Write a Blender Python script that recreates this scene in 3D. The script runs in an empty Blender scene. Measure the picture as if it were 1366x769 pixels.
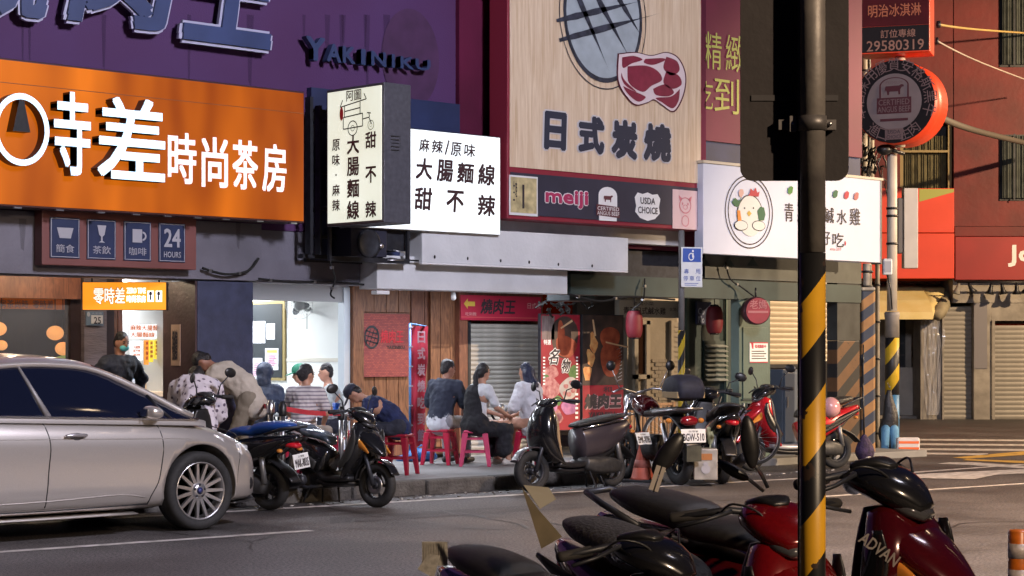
import bpy, math, random
from mathutils import Vector, Matrix
random.seed(7)
S = bpy.context.scene
COL = S.collection
PI = math.pi
sin, cos = math.sin, math.cos

# ---------------------------------------------------------------- camera
TH = math.radians(46.2)          # angle between the view direction and the street (street runs along +X)
F, HZ, CH = 2700.0, 473.0, 1.45  # focal length in photo pixels, horizon row, camera height
SN, CS = sin(TH), cos(TH)
cd = bpy.data.cameras.new('camera'); cam = bpy.data.objects.new('camera', cd); COL.objects.link(cam)
cam.location = (0, 0, CH)
cam.rotation_euler = (PI / 2, 0, -(PI / 2 - TH))
cd.sensor_width = 36.0; cd.lens = F / 1366.0 * 36.0
cd.shift_y = (HZ - 384.5) / 1366.0
cd.clip_start = 0.1; cd.clip_end = 500
S.camera = cam

# ---------------------------------------------------------------- world, exposure, street lighting
w = bpy.data.worlds.new('World'); S.world = w; w.use_nodes = True
nt = w.node_tree; bg = nt.nodes['Background']
sky = nt.nodes.new('ShaderNodeTexSky'); sky.sky_type = 'NISHITA'; sky.sun_disc = False
sky.sun_elevation = math.radians(1.0); sky.sun_rotation = math.radians(60)
sky.air_density = 2.0; sky.ozone_density = 6.0
tint = nt.nodes.new('ShaderNodeMixRGB'); tint.blend_type = 'MULTIPLY'; tint.inputs[0].default_value = 1.0
tint.inputs[2].default_value = (0.74, 0.66, 1.0, 1)
nt.links.new(sky.outputs[0], tint.inputs[1]); nt.links.new(tint.outputs[0], bg.inputs[0])
bg.inputs[1].default_value = 0.05
S.view_settings.view_transform = 'Standard'; S.view_settings.look = 'None'
S.view_settings.gamma = 1.0; S.view_settings.exposure = 0.0

def lamp(name, loc, power, color, radius=0.15, parent=None, spot=None, target=None):
    ld = bpy.data.lights.new(name, 'SPOT' if spot else 'POINT'); ld.energy = power; ld.color = color; ld.shadow_soft_size = radius
    o = bpy.data.objects.new(name, ld); COL.objects.link(o); o.location = loc; o.parent = parent
    if spot:
        ld.spot_size = math.radians(spot); ld.spot_blend = 0.5
        o.rotation_euler = (Vector(target) - Vector(loc)).to_track_quat('-Z', 'Y').to_euler()
    return o
def area(name, loc, sx, sy, power, color, rot=(0, 0, 0), parent=None):
    ld = bpy.data.lights.new(name, 'AREA'); ld.shape = 'RECTANGLE'; ld.size = sx; ld.size_y = sy; ld.energy = power; ld.color = color
    o = bpy.data.objects.new(name, ld); COL.objects.link(o); o.location = loc; o.rotation_euler = rot; o.parent = parent
    return o
WARM_POWER, COOL_POWER = 34000, 8000
LAMP_WARM = (30.0, -7.0, 7.0); LAMP_COOL = (11.0, 2.0, 8.5); FILL_FORE = (4.2, -6.5, 6.0); LAMP_NEAR = (17.0, 4.0, 9.0); FILL_LANE = (37.0, 11.0, 8.0)

# ---------------------------------------------------------------- pixel of the photograph -> point of the place
def ray(px, py=HZ):
    u = (px - 683) / F
    return SN * u + CS, -CS * u + SN, (HZ - py) / F
def xw(px, Y):
    a, b, c = ray(px); return a * Y / b
def zw(px, py, Y):
    a, b, c = ray(px, py); return CH + c * Y / b
def P(px, py, Y):
    return Vector((xw(px, Y), Y, zw(px, py, Y)))
def PG(px, py, z=0.0):
    a, b, c = ray(px, py); t = (z - CH) / c
    return Vector((a * t, b * t, z))
def PZ(px, py, Z):
    a, b, c = ray(px, py); return Vector((a * Z, b * Z, CH + c * Z))
def rect(x0, y0, x1, y1, Y):     # y0 top, y1 bottom, read at the middle column -> X0, X1, ztop, zbottom
    xc = (x0 + x1) / 2
    return xw(x0, Y), xw(x1, Y), zw(xc, y0, Y), zw(xc, y1, Y)

# ---------------------------------------------------------------- materials
MATS = {}
def mat(name, col, rough=0.6, metal=0.0, spec=0.5, nscale=0, namp=0.15, bump=0.0, bscale=None, emit=None, es=1.0,
        coat=0.0, alpha=None, trans=0.0, col2=None, detail=4, stretch=None, rvar=0.0, sub=0.0):
    if name in MATS: return MATS[name]
    m = bpy.data.materials.new(name); m.use_nodes = True; n = m.node_tree; L = n.links
    b = n.nodes['Principled BSDF']
    b.inputs['Base Color'].default_value = (*col, 1); b.inputs['Roughness'].default_value = rough
    b.inputs['Metallic'].default_value = metal; b.inputs['Specular IOR Level'].default_value = spec
    b.inputs['Coat Weight'].default_value = coat; b.inputs['Coat Roughness'].default_value = 0.05
    b.inputs['Transmission Weight'].default_value = trans
    if alpha is not None: b.inputs['Alpha'].default_value = alpha
    if emit: b.inputs['Emission Color'].default_value = (*emit, 1); b.inputs['Emission Strength'].default_value = es
    if nscale or bump:
        tc = n.nodes.new('ShaderNodeTexCoord'); src = tc.outputs['Object']
        if stretch:
            mp = n.nodes.new('ShaderNodeMapping'); mp.inputs['Scale'].default_value = stretch
            L.new(src, mp.inputs[0]); src = mp.outputs[0]
    if nscale:
        t = n.nodes.new('ShaderNodeTexNoise'); t.inputs['Scale'].default_value = nscale; t.inputs['Detail'].default_value = detail
        L.new(src, t.inputs['Vector'])
        r = n.nodes.new('ShaderNodeValToRGB'); r.color_ramp.elements[0].position = 0.3; r.color_ramp.elements[1].position = 0.7
        c2 = col2 or tuple(min(1, c * (1 + namp)) for c in col); c1 = col if col2 else tuple(c * (1 - namp) for c in col)
        r.color_ramp.elements[0].color = (*c1, 1); r.color_ramp.elements[1].color = (*c2, 1)
        L.new(t.outputs['Fac'], r.inputs[0]); L.new(r.outputs[0], b.inputs['Base Color'])
        if rvar:
            mr = n.nodes.new('ShaderNodeMapRange'); mr.inputs[3].default_value = max(0, rough - rvar); mr.inputs[4].default_value = min(1, rough + rvar)
            L.new(t.outputs['Fac'], mr.inputs[0]); L.new(mr.outputs[0], b.inputs['Roughness'])
    if bump:
        t2 = n.nodes.new('ShaderNodeTexNoise'); t2.inputs['Scale'].default_value = bscale or (nscale * 4 or 40); t2.inputs['Detail'].default_value = 3
        L.new(src, t2.inputs['Vector'])
        bp = n.nodes.new('ShaderNodeBump'); bp.inputs['Strength'].default_value = bump; bp.inputs['Distance'].default_value = 0.02
        L.new(t2.outputs['Fac'], bp.inputs['Height']); L.new(bp.outputs[0], b.inputs['Normal'])
    MATS[name] = m
    return m

def glow(name, col, s, nscale=0, col2=None, stretch=None, base=None):   # lit sign faces
    m = mat(name, base or col, 0.5, spec=.15, emit=col, es=s)
    if nscale and not m.get('done'):
        n = m.node_tree; L = n.links; b = n.nodes['Principled BSDF']
        tc = n.nodes.new('ShaderNodeTexCoord'); mp = n.nodes.new('ShaderNodeMapping'); mp.inputs['Scale'].default_value = stretch or (1, 1, 1)
        t = n.nodes.new('ShaderNodeTexNoise'); t.inputs['Scale'].default_value = nscale; t.inputs['Detail'].default_value = 2
        r = n.nodes.new('ShaderNodeValToRGB'); r.color_ramp.elements[0].position = 0.3; r.color_ramp.elements[1].position = 0.72
        r.color_ramp.elements[0].color = (*col, 1); r.color_ramp.elements[1].color = (*(col2 or col), 1)
        L.new(tc.outputs['Object'], mp.inputs[0]); L.new(mp.outputs[0], t.inputs['Vector']); L.new(t.outputs['Fac'], r.inputs[0])
        L.new(r.outputs[0], b.inputs['Emission Color']); m['done'] = 1
    return m

def wood(name, c1, c2, rough=0.5, scale=(1, 1, 1), dist=4.0):
    if name in MATS: return MATS[name]
    m = bpy.data.materials.new(name); m.use_nodes = True; n = m.node_tree; L = n.links; b = n.nodes['Principled BSDF']
    tc = n.nodes.new('ShaderNodeTexCoord'); mp = n.nodes.new('ShaderNodeMapping'); mp.inputs['Scale'].default_value = scale
    oi = n.nodes.new('ShaderNodeObjectInfo'); ad = n.nodes.new('ShaderNodeVectorMath'); ad.operation = 'ADD'
    mu = n.nodes.new('ShaderNodeVectorMath'); mu.operation = 'SCALE'; mu.inputs[0].default_value = (13, 7, 3)
    L.new(oi.outputs['Random'], mu.inputs['Scale']); L.new(tc.outputs['Object'], ad.inputs[0]); L.new(mu.outputs[0], ad.inputs[1])
    L.new(ad.outputs[0], mp.inputs[0])
    t = n.nodes.new('ShaderNodeTexNoise'); t.inputs['Scale'].default_value = 3.0; t.inputs['Detail'].default_value = 6; t.inputs['Distortion'].default_value = dist
    t2 = n.nodes.new('ShaderNodeTexNoise'); t2.inputs['Scale'].default_value = 22.0; t2.inputs['Detail'].default_value = 2
    L.new(mp.outputs[0], t.inputs['Vector']); L.new(mp.outputs[0], t2.inputs['Vector'])
    mx = n.nodes.new('ShaderNodeMath'); mx.operation = 'MULTIPLY_ADD'; mx.inputs[1].default_value = 0.3
    L.new(t2.outputs['Fac'], mx.inputs[0]); L.new(t.outputs['Fac'], mx.inputs[2])
    r = n.nodes.new('ShaderNodeValToRGB'); r.color_ramp.elements[0].position = 0.45; r.color_ramp.elements[1].position = 0.85
    r.color_ramp.elements[0].color = (*c1, 1); r.color_ramp.elements[1].color = (*c2, 1)
    L.new(mx.outputs[0], r.inputs[0]); L.new(r.outputs[0], b.inputs['Base Color']); b.inputs['Roughness'].default_value = rough
    MATS[name] = m
    return m

def stripes(name, c1, c2, freq, ang, axis='z', rough=0.5, duty=0.5, chips=0.25, phase=0.0):    # diagonal hazard paint, worn
    if name in MATS: return MATS[name]
    m = bpy.data.materials.new(name); m.use_nodes = True; n = m.node_tree; L = n.links; b = n.nodes['Principled BSDF']
    tc = n.nodes.new('ShaderNodeTexCoord'); sp = n.nodes.new('ShaderNodeSeparateXYZ'); L.new(tc.outputs['Object'], sp.inputs[0])
    def mth(op, a, bb):
        q = n.nodes.new('ShaderNodeMath'); q.operation = op
        for i, v in enumerate((a, bb)):
            if isinstance(v, (int, float)): q.inputs[i].default_value = v
            else: L.new(v, q.inputs[i])
        return q.outputs[0]
    # horizontal direction seen from the street side: local x
    v = mth('ADD', mth('ADD', mth('MULTIPLY', sp.outputs[2], freq), phase), mth('MULTIPLY', sp.outputs[0], -freq * ang))
    fr = mth('FRACT', v, 0); s = mth('GREATER_THAN', fr, duty)
    t = n.nodes.new('ShaderNodeTexNoise'); t.inputs['Scale'].default_value = 14; t.inputs['Detail'].default_value = 8
    L.new(tc.outputs['Object'], t.inputs['Vector'])
    ch = mth('GREATER_THAN', t.outputs['Fac'], 1 - chips)
    mx = n.nodes.new('ShaderNodeMixRGB'); mx.inputs[1].default_value = (*c1, 1); mx.inputs[2].default_value = (*c2, 1); L.new(s, mx.inputs[0])
    m2 = n.nodes.new('ShaderNodeMixRGB'); m2.inputs[2].default_value = (0.05, 0.03, 0.02, 1); L.new(ch, m2.inputs[0]); L.new(mx.outputs[0], m2.inputs[1])
    m3 = n.nodes.new('ShaderNodeMixRGB'); m3.blend_type = 'MULTIPLY'; m3.inputs[0].default_value = 0.6
    t3 = n.nodes.new('ShaderNodeTexNoise'); t3.inputs['Scale'].default_value = 5; t3.inputs['Detail'].default_value = 6; L.new(tc.outputs['Object'], t3.inputs['Vector'])
    L.new(m2.outputs[0], m3.inputs[1]); L.new(t3.outputs['Fac'], m3.inputs[2])
    L.new(m3.outputs[0], b.inputs['Base Color']); b.inputs['Roughness'].default_value = rough
    MATS[name] = m
    return m

def cloth_pattern(name, base, dark, kind, scale):
    if name in MATS: return MATS[name]
    m = bpy.data.materials.new(name); m.use_nodes = True; n = m.node_tree; L = n.links; b = n.nodes['Principled BSDF']
    tc = n.nodes.new('ShaderNodeTexCoord'); r = n.nodes.new('ShaderNodeValToRGB')
    if kind == 'stripe':
        t = n.nodes.new('ShaderNodeTexWave'); t.bands_direction = 'Z'; t.inputs['Scale'].default_value = scale; t.inputs['Distortion'].default_value = 0.6
        out = t.outputs['Fac']; p = (0.25, 0.4)
    elif kind == 'dots':
        t = n.nodes.new('ShaderNodeTexVoronoi'); t.inputs['Scale'].default_value = scale; t.inputs['Randomness'].default_value = 0.45
        out = t.outputs['Distance']; p = (0.25, 0.32)
    else:      # fade towards a splashed pale hem
        t = n.nodes.new('ShaderNodeTexNoise'); t.inputs['Scale'].default_value = 18; t.inputs['Detail'].default_value = 5
        sp = n.nodes.new('ShaderNodeSeparateXYZ'); L.new(tc.outputs['Object'], sp.inputs[0])
        q = n.nodes.new('ShaderNodeMapRange'); q.inputs[1].default_value = scale[0]; q.inputs[2].default_value = scale[1]
        L.new(sp.outputs[2], q.inputs[0])
        ad = n.nodes.new('ShaderNodeMath'); ad.operation = 'ADD'; L.new(q.outputs[0], ad.inputs[0]); L.new(t.outputs['Fac'], ad.inputs[1])
        out = ad.outputs[0]; p = (0.8, 0.95)
    L.new(tc.outputs['Object'], t.inputs['Vector'])
    r.color_ramp.elements[0].position = p[0]; r.color_ramp.elements[1].position = p[1]
    r.color_ramp.elements[0].color = (*dark, 1); r.color_ramp.elements[1].color = (*base, 1)
    L.new(out, r.inputs[0]); L.new(r.outputs[0], b.inputs['Base Color']); b.inputs['Roughness'].default_value = 0.9
    MATS[name] = m
    return m

# ---------------------------------------------------------------- mesh builder
_tmp = bpy.data.scenes.new('bake')
def bake(ob):
    _tmp.collection.objects.link(ob)
    with bpy.context.temp_override(scene=_tmp, view_layer=_tmp.view_layers[0]):
        dg = bpy.context.evaluated_depsgraph_get(); dg.update()
        me = bpy.data.meshes.new_from_object(ob.evaluated_get(dg), depsgraph=dg)
    _tmp.collection.objects.unlink(ob)
    return me
_tc = {}
def text_geo(s, bold=0.0, ext=0.0, res=2, shear=0.0):
    k = (s, bold, ext, res, shear)
    if k not in _tc:
        c = bpy.data.curves.new('text', 'FONT'); c.body = s; c.offset = bold; c.resolution_u = res; c.extrude = ext; c.shear = shear
        o = bpy.data.objects.new('text', c); me = bake(o)
        vs = [v.co.copy() for v in me.vertices]; fs = [tuple(p.vertices) for p in me.polygons]
        x0 = min(v.x for v in vs); x1 = max(v.x for v in vs); y0 = min(v.y for v in vs); y1 = max(v.y for v in vs)
        vs = [((v.x - x0) / (x1 - x0 + 1e-9), (v.y - y0) / (y1 - y0 + 1e-9), v.z) for v in vs]
        bpy.data.meshes.remove(me); bpy.data.objects.remove(o); bpy.data.curves.remove(c)
        _tc[k] = (vs, fs)
    return _tc[k]

def spl(pts, k):                 # Catmull-Rom resample of tuples
    n = len(pts); out = []
    for i in range(n - 1):
        p0 = pts[max(i - 1, 0)]; p1 = pts[i]; p2 = pts[i + 1]; p3 = pts[min(i + 2, n - 1)]
        for j in range(k):
            t = j / k
            out.append(tuple(0.5 * (2 * b + (c - a) * t + (2 * a - 5 * b + 4 * c - d) * t * t + (3 * b - a - 3 * c + d) * t ** 3) for a, b, c, d in zip(p0, p1, p2, p3)))
    out.append(tuple(pts[-1]))
    return out

class MB:
    def __init__(s): s.v = []; s.f = []; s.sm = []; s.mi = []
    def add(s, vs, fs, smooth=False, M=None, mi=0):
        o = len(s.v)
        for v in vs:
            v = Vector(v)
            s.v.append(M @ v if M else v)
        for f in fs: s.f.append(tuple(i + o for i in f)); s.sm.append(smooth); s.mi.append(mi)
        return s
    def box(s, x0, y0, z0, x1, y1, z1, M=None, mi=0):
        vs = [(x0, y0, z0), (x1, y0, z0), (x1, y1, z0), (x0, y1, z0), (x0, y0, z1), (x1, y0, z1), (x1, y1, z1), (x0, y1, z1)]
        return s.add(vs, [(0, 3, 2, 1), (4, 5, 6, 7), (0, 1, 5, 4), (1, 2, 6, 5), (2, 3, 7, 6), (3, 0, 4, 7)], M=M, mi=mi)
    def quad(s, a, b, c, d, mi=0): return s.add([a, b, c, d], [(0, 1, 2, 3)], mi=mi)
    def tube(s, pts, r, n=8, caps=True, smooth=True, M=None, mi=0):
        pts = [Vector(p) for p in pts]; m = len(pts); rs = r if isinstance(r, (list, tuple)) else [r] * m
        vs = []; fs = []; prev = None
        for i, p in enumerate(pts):
            t = (pts[min(i + 1, m - 1)] - pts[max(i - 1, 0)]).normalized()
            if prev is None:
                a = Vector((0, 0, 1)) if abs(t.z) < 0.9 else Vector((1, 0, 0)); u = t.cross(a).normalized()
            else: u = (prev - t * prev.dot(t)).normalized()
            prev = u; v = t.cross(u)
            for k in range(n):
                q = 2 * PI * k / n; vs.append(p + (u * cos(q) + v * sin(q)) * rs[i])
        for i in range(m - 1):
            for k in range(n): fs.append((i * n + k, i * n + (k + 1) % n, (i + 1) * n + (k + 1) % n, (i + 1) * n + k))
        if caps: fs.append(tuple(range(n))[::-1]); fs.append(tuple((m - 1) * n + k for k in range(n)))
        return s.add(vs, fs, smooth, M, mi)
    def lathe(s, prof, n=16, M=None, smooth=True, closed=False, mi=0, caps=True):    # prof (r,z) about local z
        m = len(prof); vs = [(r * cos(2 * PI * k / n), r * sin(2 * PI * k / n), z) for r, z in prof for k in range(n)]; fs = []
        for i in range(m if closed else m - 1):
            for k in range(n): a = i * n; b = ((i + 1) % m) * n; fs.append((a + k, a + (k + 1) % n, b + (k + 1) % n, b + k))
        if not closed and caps:
            if prof[0][0] > 1e-6: fs.append(tuple(range(n))[::-1])
            if prof[-1][0] > 1e-6: fs.append(tuple((m - 1) * n + k for k in range(n)))
        return s.add(vs, fs, smooth, M, mi)
    def ell(s, c, r, n=12, m=8, M=None, mi=0):
        vs = []; fs = []
        for i in range(m + 1):
            a = PI * i / m
            for k in range(n): q = 2 * PI * k / n; vs.append((c[0] + r[0] * sin(a) * cos(q), c[1] + r[1] * sin(a) * sin(q), c[2] + r[2] * cos(a)))
        for i in range(m):
            for k in range(n): fs.append((i * n + k, (i + 1) * n + k, (i + 1) * n + (k + 1) % n, i * n + (k + 1) % n))
        return s.add(vs, fs, True, M, mi)
    def cone(s, p0, p1, r0, r1, n=10):      # tapered capsule
        p0 = Vector(p0); p1 = Vector(p1); d = p1 - p0; L = d.length
        q = d.to_track_quat('Z', 'Y').to_matrix().to_4x4() if L > 1e-6 else Matrix()
        pr = [(r0 * sin(a), -r0 * cos(a)) for a in [PI / 2 * k / 4 for k in range(5)]] + [(r1 * cos(a), L + r1 * sin(a)) for a in [PI / 2 * k / 4 for k in range(5)]]
        return s.lathe([(max(r, 1e-4), z) for r, z in pr], n, Matrix.Translation(p0) @ q)
    def sweep(s, spine, n=20, e=2.4, k=4, M=None, y=0.0, mi=0):    # spine rows (x, z, halfwidth, halfheight) in the xz plane
        rows = spl(spine, k); m = len(rows); vs = []; fs = []
        for i, (x, z, hw, hh) in enumerate(rows):
            a = rows[max(i - 1, 0)]; b = rows[min(i + 1, m - 1)]; t = Vector((b[0] - a[0], 0, b[1] - a[1])).normalized(); nn = Vector((-t.z, 0, t.x))
            for j in range(n):
                q = 2 * PI * j / n; cy = abs(cos(q)) ** (2 / e) * (1 if cos(q) >= 0 else -1); cz = abs(sin(q)) ** (2 / e) * (1 if sin(q) >= 0 else -1)
                vs.append(Vector((x, y + hw * cy, z)) + nn * hh * cz)
        for i in range(m - 1):
            for j in range(n): fs.append((i * n + j, (i + 1) * n + j, (i + 1) * n + (j + 1) % n, i * n + (j + 1) % n))
        fs.append(tuple(range(n))); fs.append(tuple((m - 1) * n + j for j in range(n))[::-1])
        return s.add(vs, fs, True, M, mi)
    def prism(s, poly, h, M=None, mi=0):    # polygon in local xy extruded z 0..h
        n = len(poly); vs = [(x, y, 0) for x, y in poly] + [(x, y, h) for x, y in poly]
        fs = [tuple(range(n))[::-1], tuple(range(n, 2 * n))] + [(i, (i + 1) % n, n + (i + 1) % n, n + i) for i in range(n)]
        return s.add(vs, fs, False, M, mi)
    def disc(s, c, R, U, rx, ry, n=24, mi=0, a0=0, a1=2 * PI, rin=0.0):   # flat disc or ring piece
        c = Vector(c); R = Vector(R); U = Vector(U)
        if rin:
            o = [c + R * rx * cos(a0 + (a1 - a0) * i / n) + U * ry * sin(a0 + (a1 - a0) * i / n) for i in range(n + 1)]
            q = [c + R * rx * rin * cos(a0 + (a1 - a0) * i / n) + U * ry * rin * sin(a0 + (a1 - a0) * i / n) for i in range(n + 1)]
            return s.add(o + q, [(i, i + 1, n + 2 + i, n + 1 + i) for i in range(n)], mi=mi)
        return s.add([c + R * rx * cos(a0 + (a1 - a0) * i / n) + U * ry * sin(a0 + (a1 - a0) * i / n) for i in range(n)], [tuple(range(n))], mi=mi)
    def poly(s, O, R, U, pts, mi=0):
        O = Vector(O); R = Vector(R); U = Vector(U)
        return s.add([O + R * a + U * b for a, b in pts], [tuple(range(len(pts)))], mi=mi)
    def text(s, t, O, R, U, w, h, bold=0.0, ext=0.0, shear=0.0, mi=0, res=2):   # O lower-left corner, R and U unit axes
        vs, fs = text_geo(t, 0.0, ext, res, shear); O = Vector(O); R = Vector(R); U = Vector(U); N = R.cross(U)
        d = bold * h * 0.8; k = 0 if bold < 0.012 else (4 if bold < 0.06 else 8)
        sh = [(0, 0)] + [(cos(2 * PI * (i + .5) / k) * d, sin(2 * PI * (i + .5) / k) * d) for i in range(k)]
        for i, (a, b) in enumerate(sh):
            s.add([O + R * (d + x * (w - 2 * d) + a) + U * (d + y * (h - 2 * d) + b) + N * (z + i * .0003) for x, y, z in vs], fs, mi=mi)
        return s
    def build(s, name, m, parent=None, bevel=0, seg=2, loc=None, rot=None, kind=None, sub=0, solid=0):
        me = bpy.data.meshes.new(name); me.from_pydata([tuple(v) for v in s.v], [], s.f)
        me.polygons.foreach_set('use_smooth', s.sm)
        for q in (m if isinstance(m, (list, tuple)) else [m]): me.materials.append(q)
        if any(s.mi): me.polygons.foreach_set('material_index', s.mi)
        me.validate(); me.update()
        o = bpy.data.objects.new(name, me); COL.objects.link(o)
        if parent: o.parent = parent
        if loc: o.location = loc
        if rot: o.rotation_euler = rot
        if kind: o['kind'] = kind
        if solid:
            md = o.modifiers.new('solid', 'SOLIDIFY'); md.thickness = solid
        if bevel:
            md = o.modifiers.new('bevel', 'BEVEL'); md.width = bevel; md.segments = seg; md.limit_method = 'ANGLE'; md.angle_limit = 0.7
        if sub:
            md = o.modifiers.new('sub', 'SUBSURF'); md.levels = sub; md.render_levels = sub
        return o

def thing(name, label, cat, loc=(0, 0, 0), rotz=0.0, group=None):
    o = bpy.data.objects.new(name, None); COL.objects.link(o); o.empty_display_size = 0.2
    o.location = loc; o.rotation_euler = (0, 0, rotz); o['label'] = label; o['category'] = cat
    if group: o['group'] = group
    return o
def tag(o, label, cat, group=None):
    o['label'] = label; o['category'] = cat
    if group: o['group'] = group
    return o
def struct(o): o['kind'] = 'structure'; return o
def children(o): return [c for c in bpy.data.objects if c.parent == o]
def copy_tree(o, parent=None, kids=None):
    if kids is None:
        kids = {}
        for c in bpy.data.objects:
            if c.parent: kids.setdefault(c.parent.name, []).append(c)
    c = o.copy(); COL.objects.link(c)
    if parent: c.parent = parent
    for ch in kids.get(o.name, []): copy_tree(ch, c, kids)
    return c
XR, ZU = Vector((1, 0, 0)), Vector((0, 0, 1))
CAMR = -(PI / 2 - TH)           # rotation of things squared to the corner

# common materials
M_black = mat('black plastic', (0.012, 0.012, 0.014), 0.4, nscale=30, namp=0.3)
M_dark = mat('dark steel', (0.03, 0.032, 0.04), 0.45, metal=0.4, nscale=12, namp=0.3)
M_white = mat('white paint', (0.75, 0.75, 0.76), 0.5, nscale=3, namp=0.06)
M_chrome = mat('chrome', (0.75, 0.75, 0.78), 0.15, metal=1.0)
M_steel = mat('brushed steel', (0.55, 0.55, 0.57), 0.3, metal=1.0, nscale=20, namp=0.1)
M_rubber = mat('tyre rubber', (0.015, 0.015, 0.016), 0.8, nscale=40, namp=0.3)
M_ink = mat('dark ink', (0.03, 0.022, 0.03), 0.6)
M_wink = mat('white ink', (0.8, 0.8, 0.8), 0.5)
M_plate = mat('plate white', (0.75, 0.76, 0.74), 0.4, nscale=8, namp=0.08)
M_red = mat('red plastic', (0.5, 0.02, 0.05), 0.4, nscale=8, namp=0.12)
YK, YC, YB, YG, YL = 15.75, 17.0, 19.8, 20.6, 18.8
ZB, ZCEIL = 2.2, 2.42
XL0 = 4.0
# ================================================================ ground
M_asphalt = mat('asphalt', (0.075, 0.068, 0.068), 0.55, nscale=0.9, namp=0.5, bump=0.6, bscale=140, detail=8, rvar=0.12)
def speckle(m, amp):            # aggregate flecks in the tarmac
    n = m.node_tree; L = n.links; b = n.nodes['Principled BSDF']
    src = b.inputs['Base Color'].links[0].from_socket
    tc = n.nodes.new('ShaderNodeTexCoord'); t = n.nodes.new('ShaderNodeTexNoise'); t.inputs['Scale'].default_value = 45; t.inputs['Detail'].default_value = 5
    L.new(tc.outputs['Object'], t.inputs['Vector'])
    r = n.nodes.new('ShaderNodeValToRGB'); r.color_ramp.elements[0].position = 0.4; r.color_ramp.elements[1].position = 0.66
    r.color_ramp.elements[0].color = (1 - amp, 1 - amp, 1 - amp, 1); r.color_ramp.elements[1].color = (1 + amp, 1 + amp, 1 + amp, 1)
    x = n.nodes.new('ShaderNodeMixRGB'); x.blend_type = 'MULTIPLY'; x.inputs[0].default_value = 1
    L.new(t.outputs['Fac'], r.inputs[0]); L.new(src, x.inputs[1]); L.new(r.outputs[0], x.inputs[2]); L.new(x.outputs[0], b.inputs['Base Color'])
speckle(M_asphalt, 0.7)
struct(MB().quad((-150, -150, 0), (250, -150, 0), (250, 250, 0), (-150, 250, 0)).build('road', M_asphalt))
M_patch = mat('asphalt patch', (0.055, 0.05, 0.052), 0.6, nscale=3, namp=0.3, bump=0.6, bscale=120); speckle(M_patch, 0.5)
M_line = mat('worn white road paint', (0.22, 0.2, 0.19), 0.6, nscale=9, col2=(0.62, 0.58, 0.55), detail=8)
M_yline = mat('yellow road paint', (0.3, 0.17, 0.03), 0.6, nscale=7, col2=(0.6, 0.36, 0.06), detail=8)
def gquad(pts, m, name, z=0.004):
    v = [PG(x, y) for x, y in pts]
    for q in v: q.z = z
    return struct(MB().add(v, [tuple(range(len(v)))]).build(name, m))
def roadline(a, b, wd, m, z=0.004, name='road_marking'):
    A = PG(*a); B = PG(*b); d = (B - A).normalized(); nn = Vector((-d.y, d.x, 0)) * wd / 2
    mb = MB(); L = (B - A).length; k = max(1, int(L / 1.5))
    mb.add([A + nn + d * (-0.0) + Vector((0, 0, z)), A - nn + Vector((0, 0, z)), B - nn + Vector((0, 0, z)), B + nn + Vector((0, 0, z))], [(0, 1, 2, 3)])
    return struct(mb.build(name, m))
roadline((-300, 718.4), (1125, 635.5), 0.13, M_line)
roadline((1190, 633), (1366, 620), 0.13, M_line)
roadline((-300, 758), (415, 708.5), 0.12, M_line)
roadline((1075, 664.6), (1500, 637), 0.12, M_line)
# crossing stripes and turning marks on the right
for x0, x1, y, h in ((1222, 1420, 586, 2.2), (1218, 1420, 592, 2.4), (1222, 1420, 598.5, 2.6), (1215, 1318, 604, 2.5)):
    gquad([(x0, y), (x1, y + 1.5), (x1, y + 1.5 + h), (x0 + 4, y + h)], M_line, 'road_marking')
gquad([(1250, 619.5), (1265, 617.5), (1300, 617.5), (1420, 626), (1420, 629), (1290, 620.8)], M_line, 'road_marking', 0.005)
gquad([(1270, 611), (1366, 602.5), (1440, 600), (1440, 603), (1366, 607.5), (1290, 612.5)], M_yline, 'road_marking')
gquad([(1290, 613), (1366, 615.5), (1440, 618), (1440, 620.5), (1366, 618.5), (1284, 614.5)], M_yline, 'road_marking')
gquad([(1180, 636), (1290, 630), (1420, 624), (1420, 630), (1330, 634), (1300, 640), (1210, 638.5)], M_line, 'road_marking', 0.006)
gquad([(700, 646), (870, 640), (1120, 628), (1120, 633), (860, 652), (700, 660)], M_patch, 'road_patch', 0.003)
gquad([(440, 690), (900, 664), (1300, 651), (1300, 655), (905, 670), (440, 699)], M_patch, 'road_patch', 0.0025)

random.seed(21)
mb = MB()
for k in range(9):            # tar-filled cracks
    p = PG(random.uniform(150, 1300), random.uniform(668, 745)); a = random.uniform(-.5, .9); pts = [p]
    for j in range(14): a += random.uniform(-.5, .5); pts.append(pts[-1] + Vector((cos(a), sin(a), 0)) * random.uniform(.1, .3))
    for q0, q1 in zip(pts, pts[1:]):
        d = (q1 - q0).normalized(); nn = Vector((-d.y, d.x, 0)) * random.uniform(.006, .016); mb.add([q0 + nn + ZU * .0035, q0 - nn + ZU * .0035, q1 - nn + ZU * .0035, q1 + nn + ZU * .0035], [(0, 1, 2, 3)])
struct(mb.build('road_crack', mat('bitumen crack', (.02, .018, .018), .5)))
M_pave = mat('worn concrete paving', (0.2, 0.2, 0.2), 0.7, nscale=1.5, namp=0.25, bump=0.4, bscale=60, detail=8)
XK = PG(868, 648).x
mb = MB().box(XL0 - 12, YK + 0.16, -0.05, XK, 26, 0.15)
mb.box(XK, YC - 0.3, -0.05, 24.2, 26, 0.09)
struct(mb.build('sidewalk', M_pave, bevel=0.01))
M_kerb = mat('stained kerb concrete', (0.05, 0.045, 0.04), 0.85, nscale=5, col2=(0.12, 0.11, 0.1), bump=1.0, bscale=30, detail=8)
kerb = struct(MB().box(XL0 - 12, YK + 0.05, -0.05, XK - 0.02, YK + 0.16, 0.135).build('kerb', M_kerb))
kb = None; x = XL0 - 1; i = 0
kbm = MB().box(0, 0, 0, 0.97, 0.19, 0.2)
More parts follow.
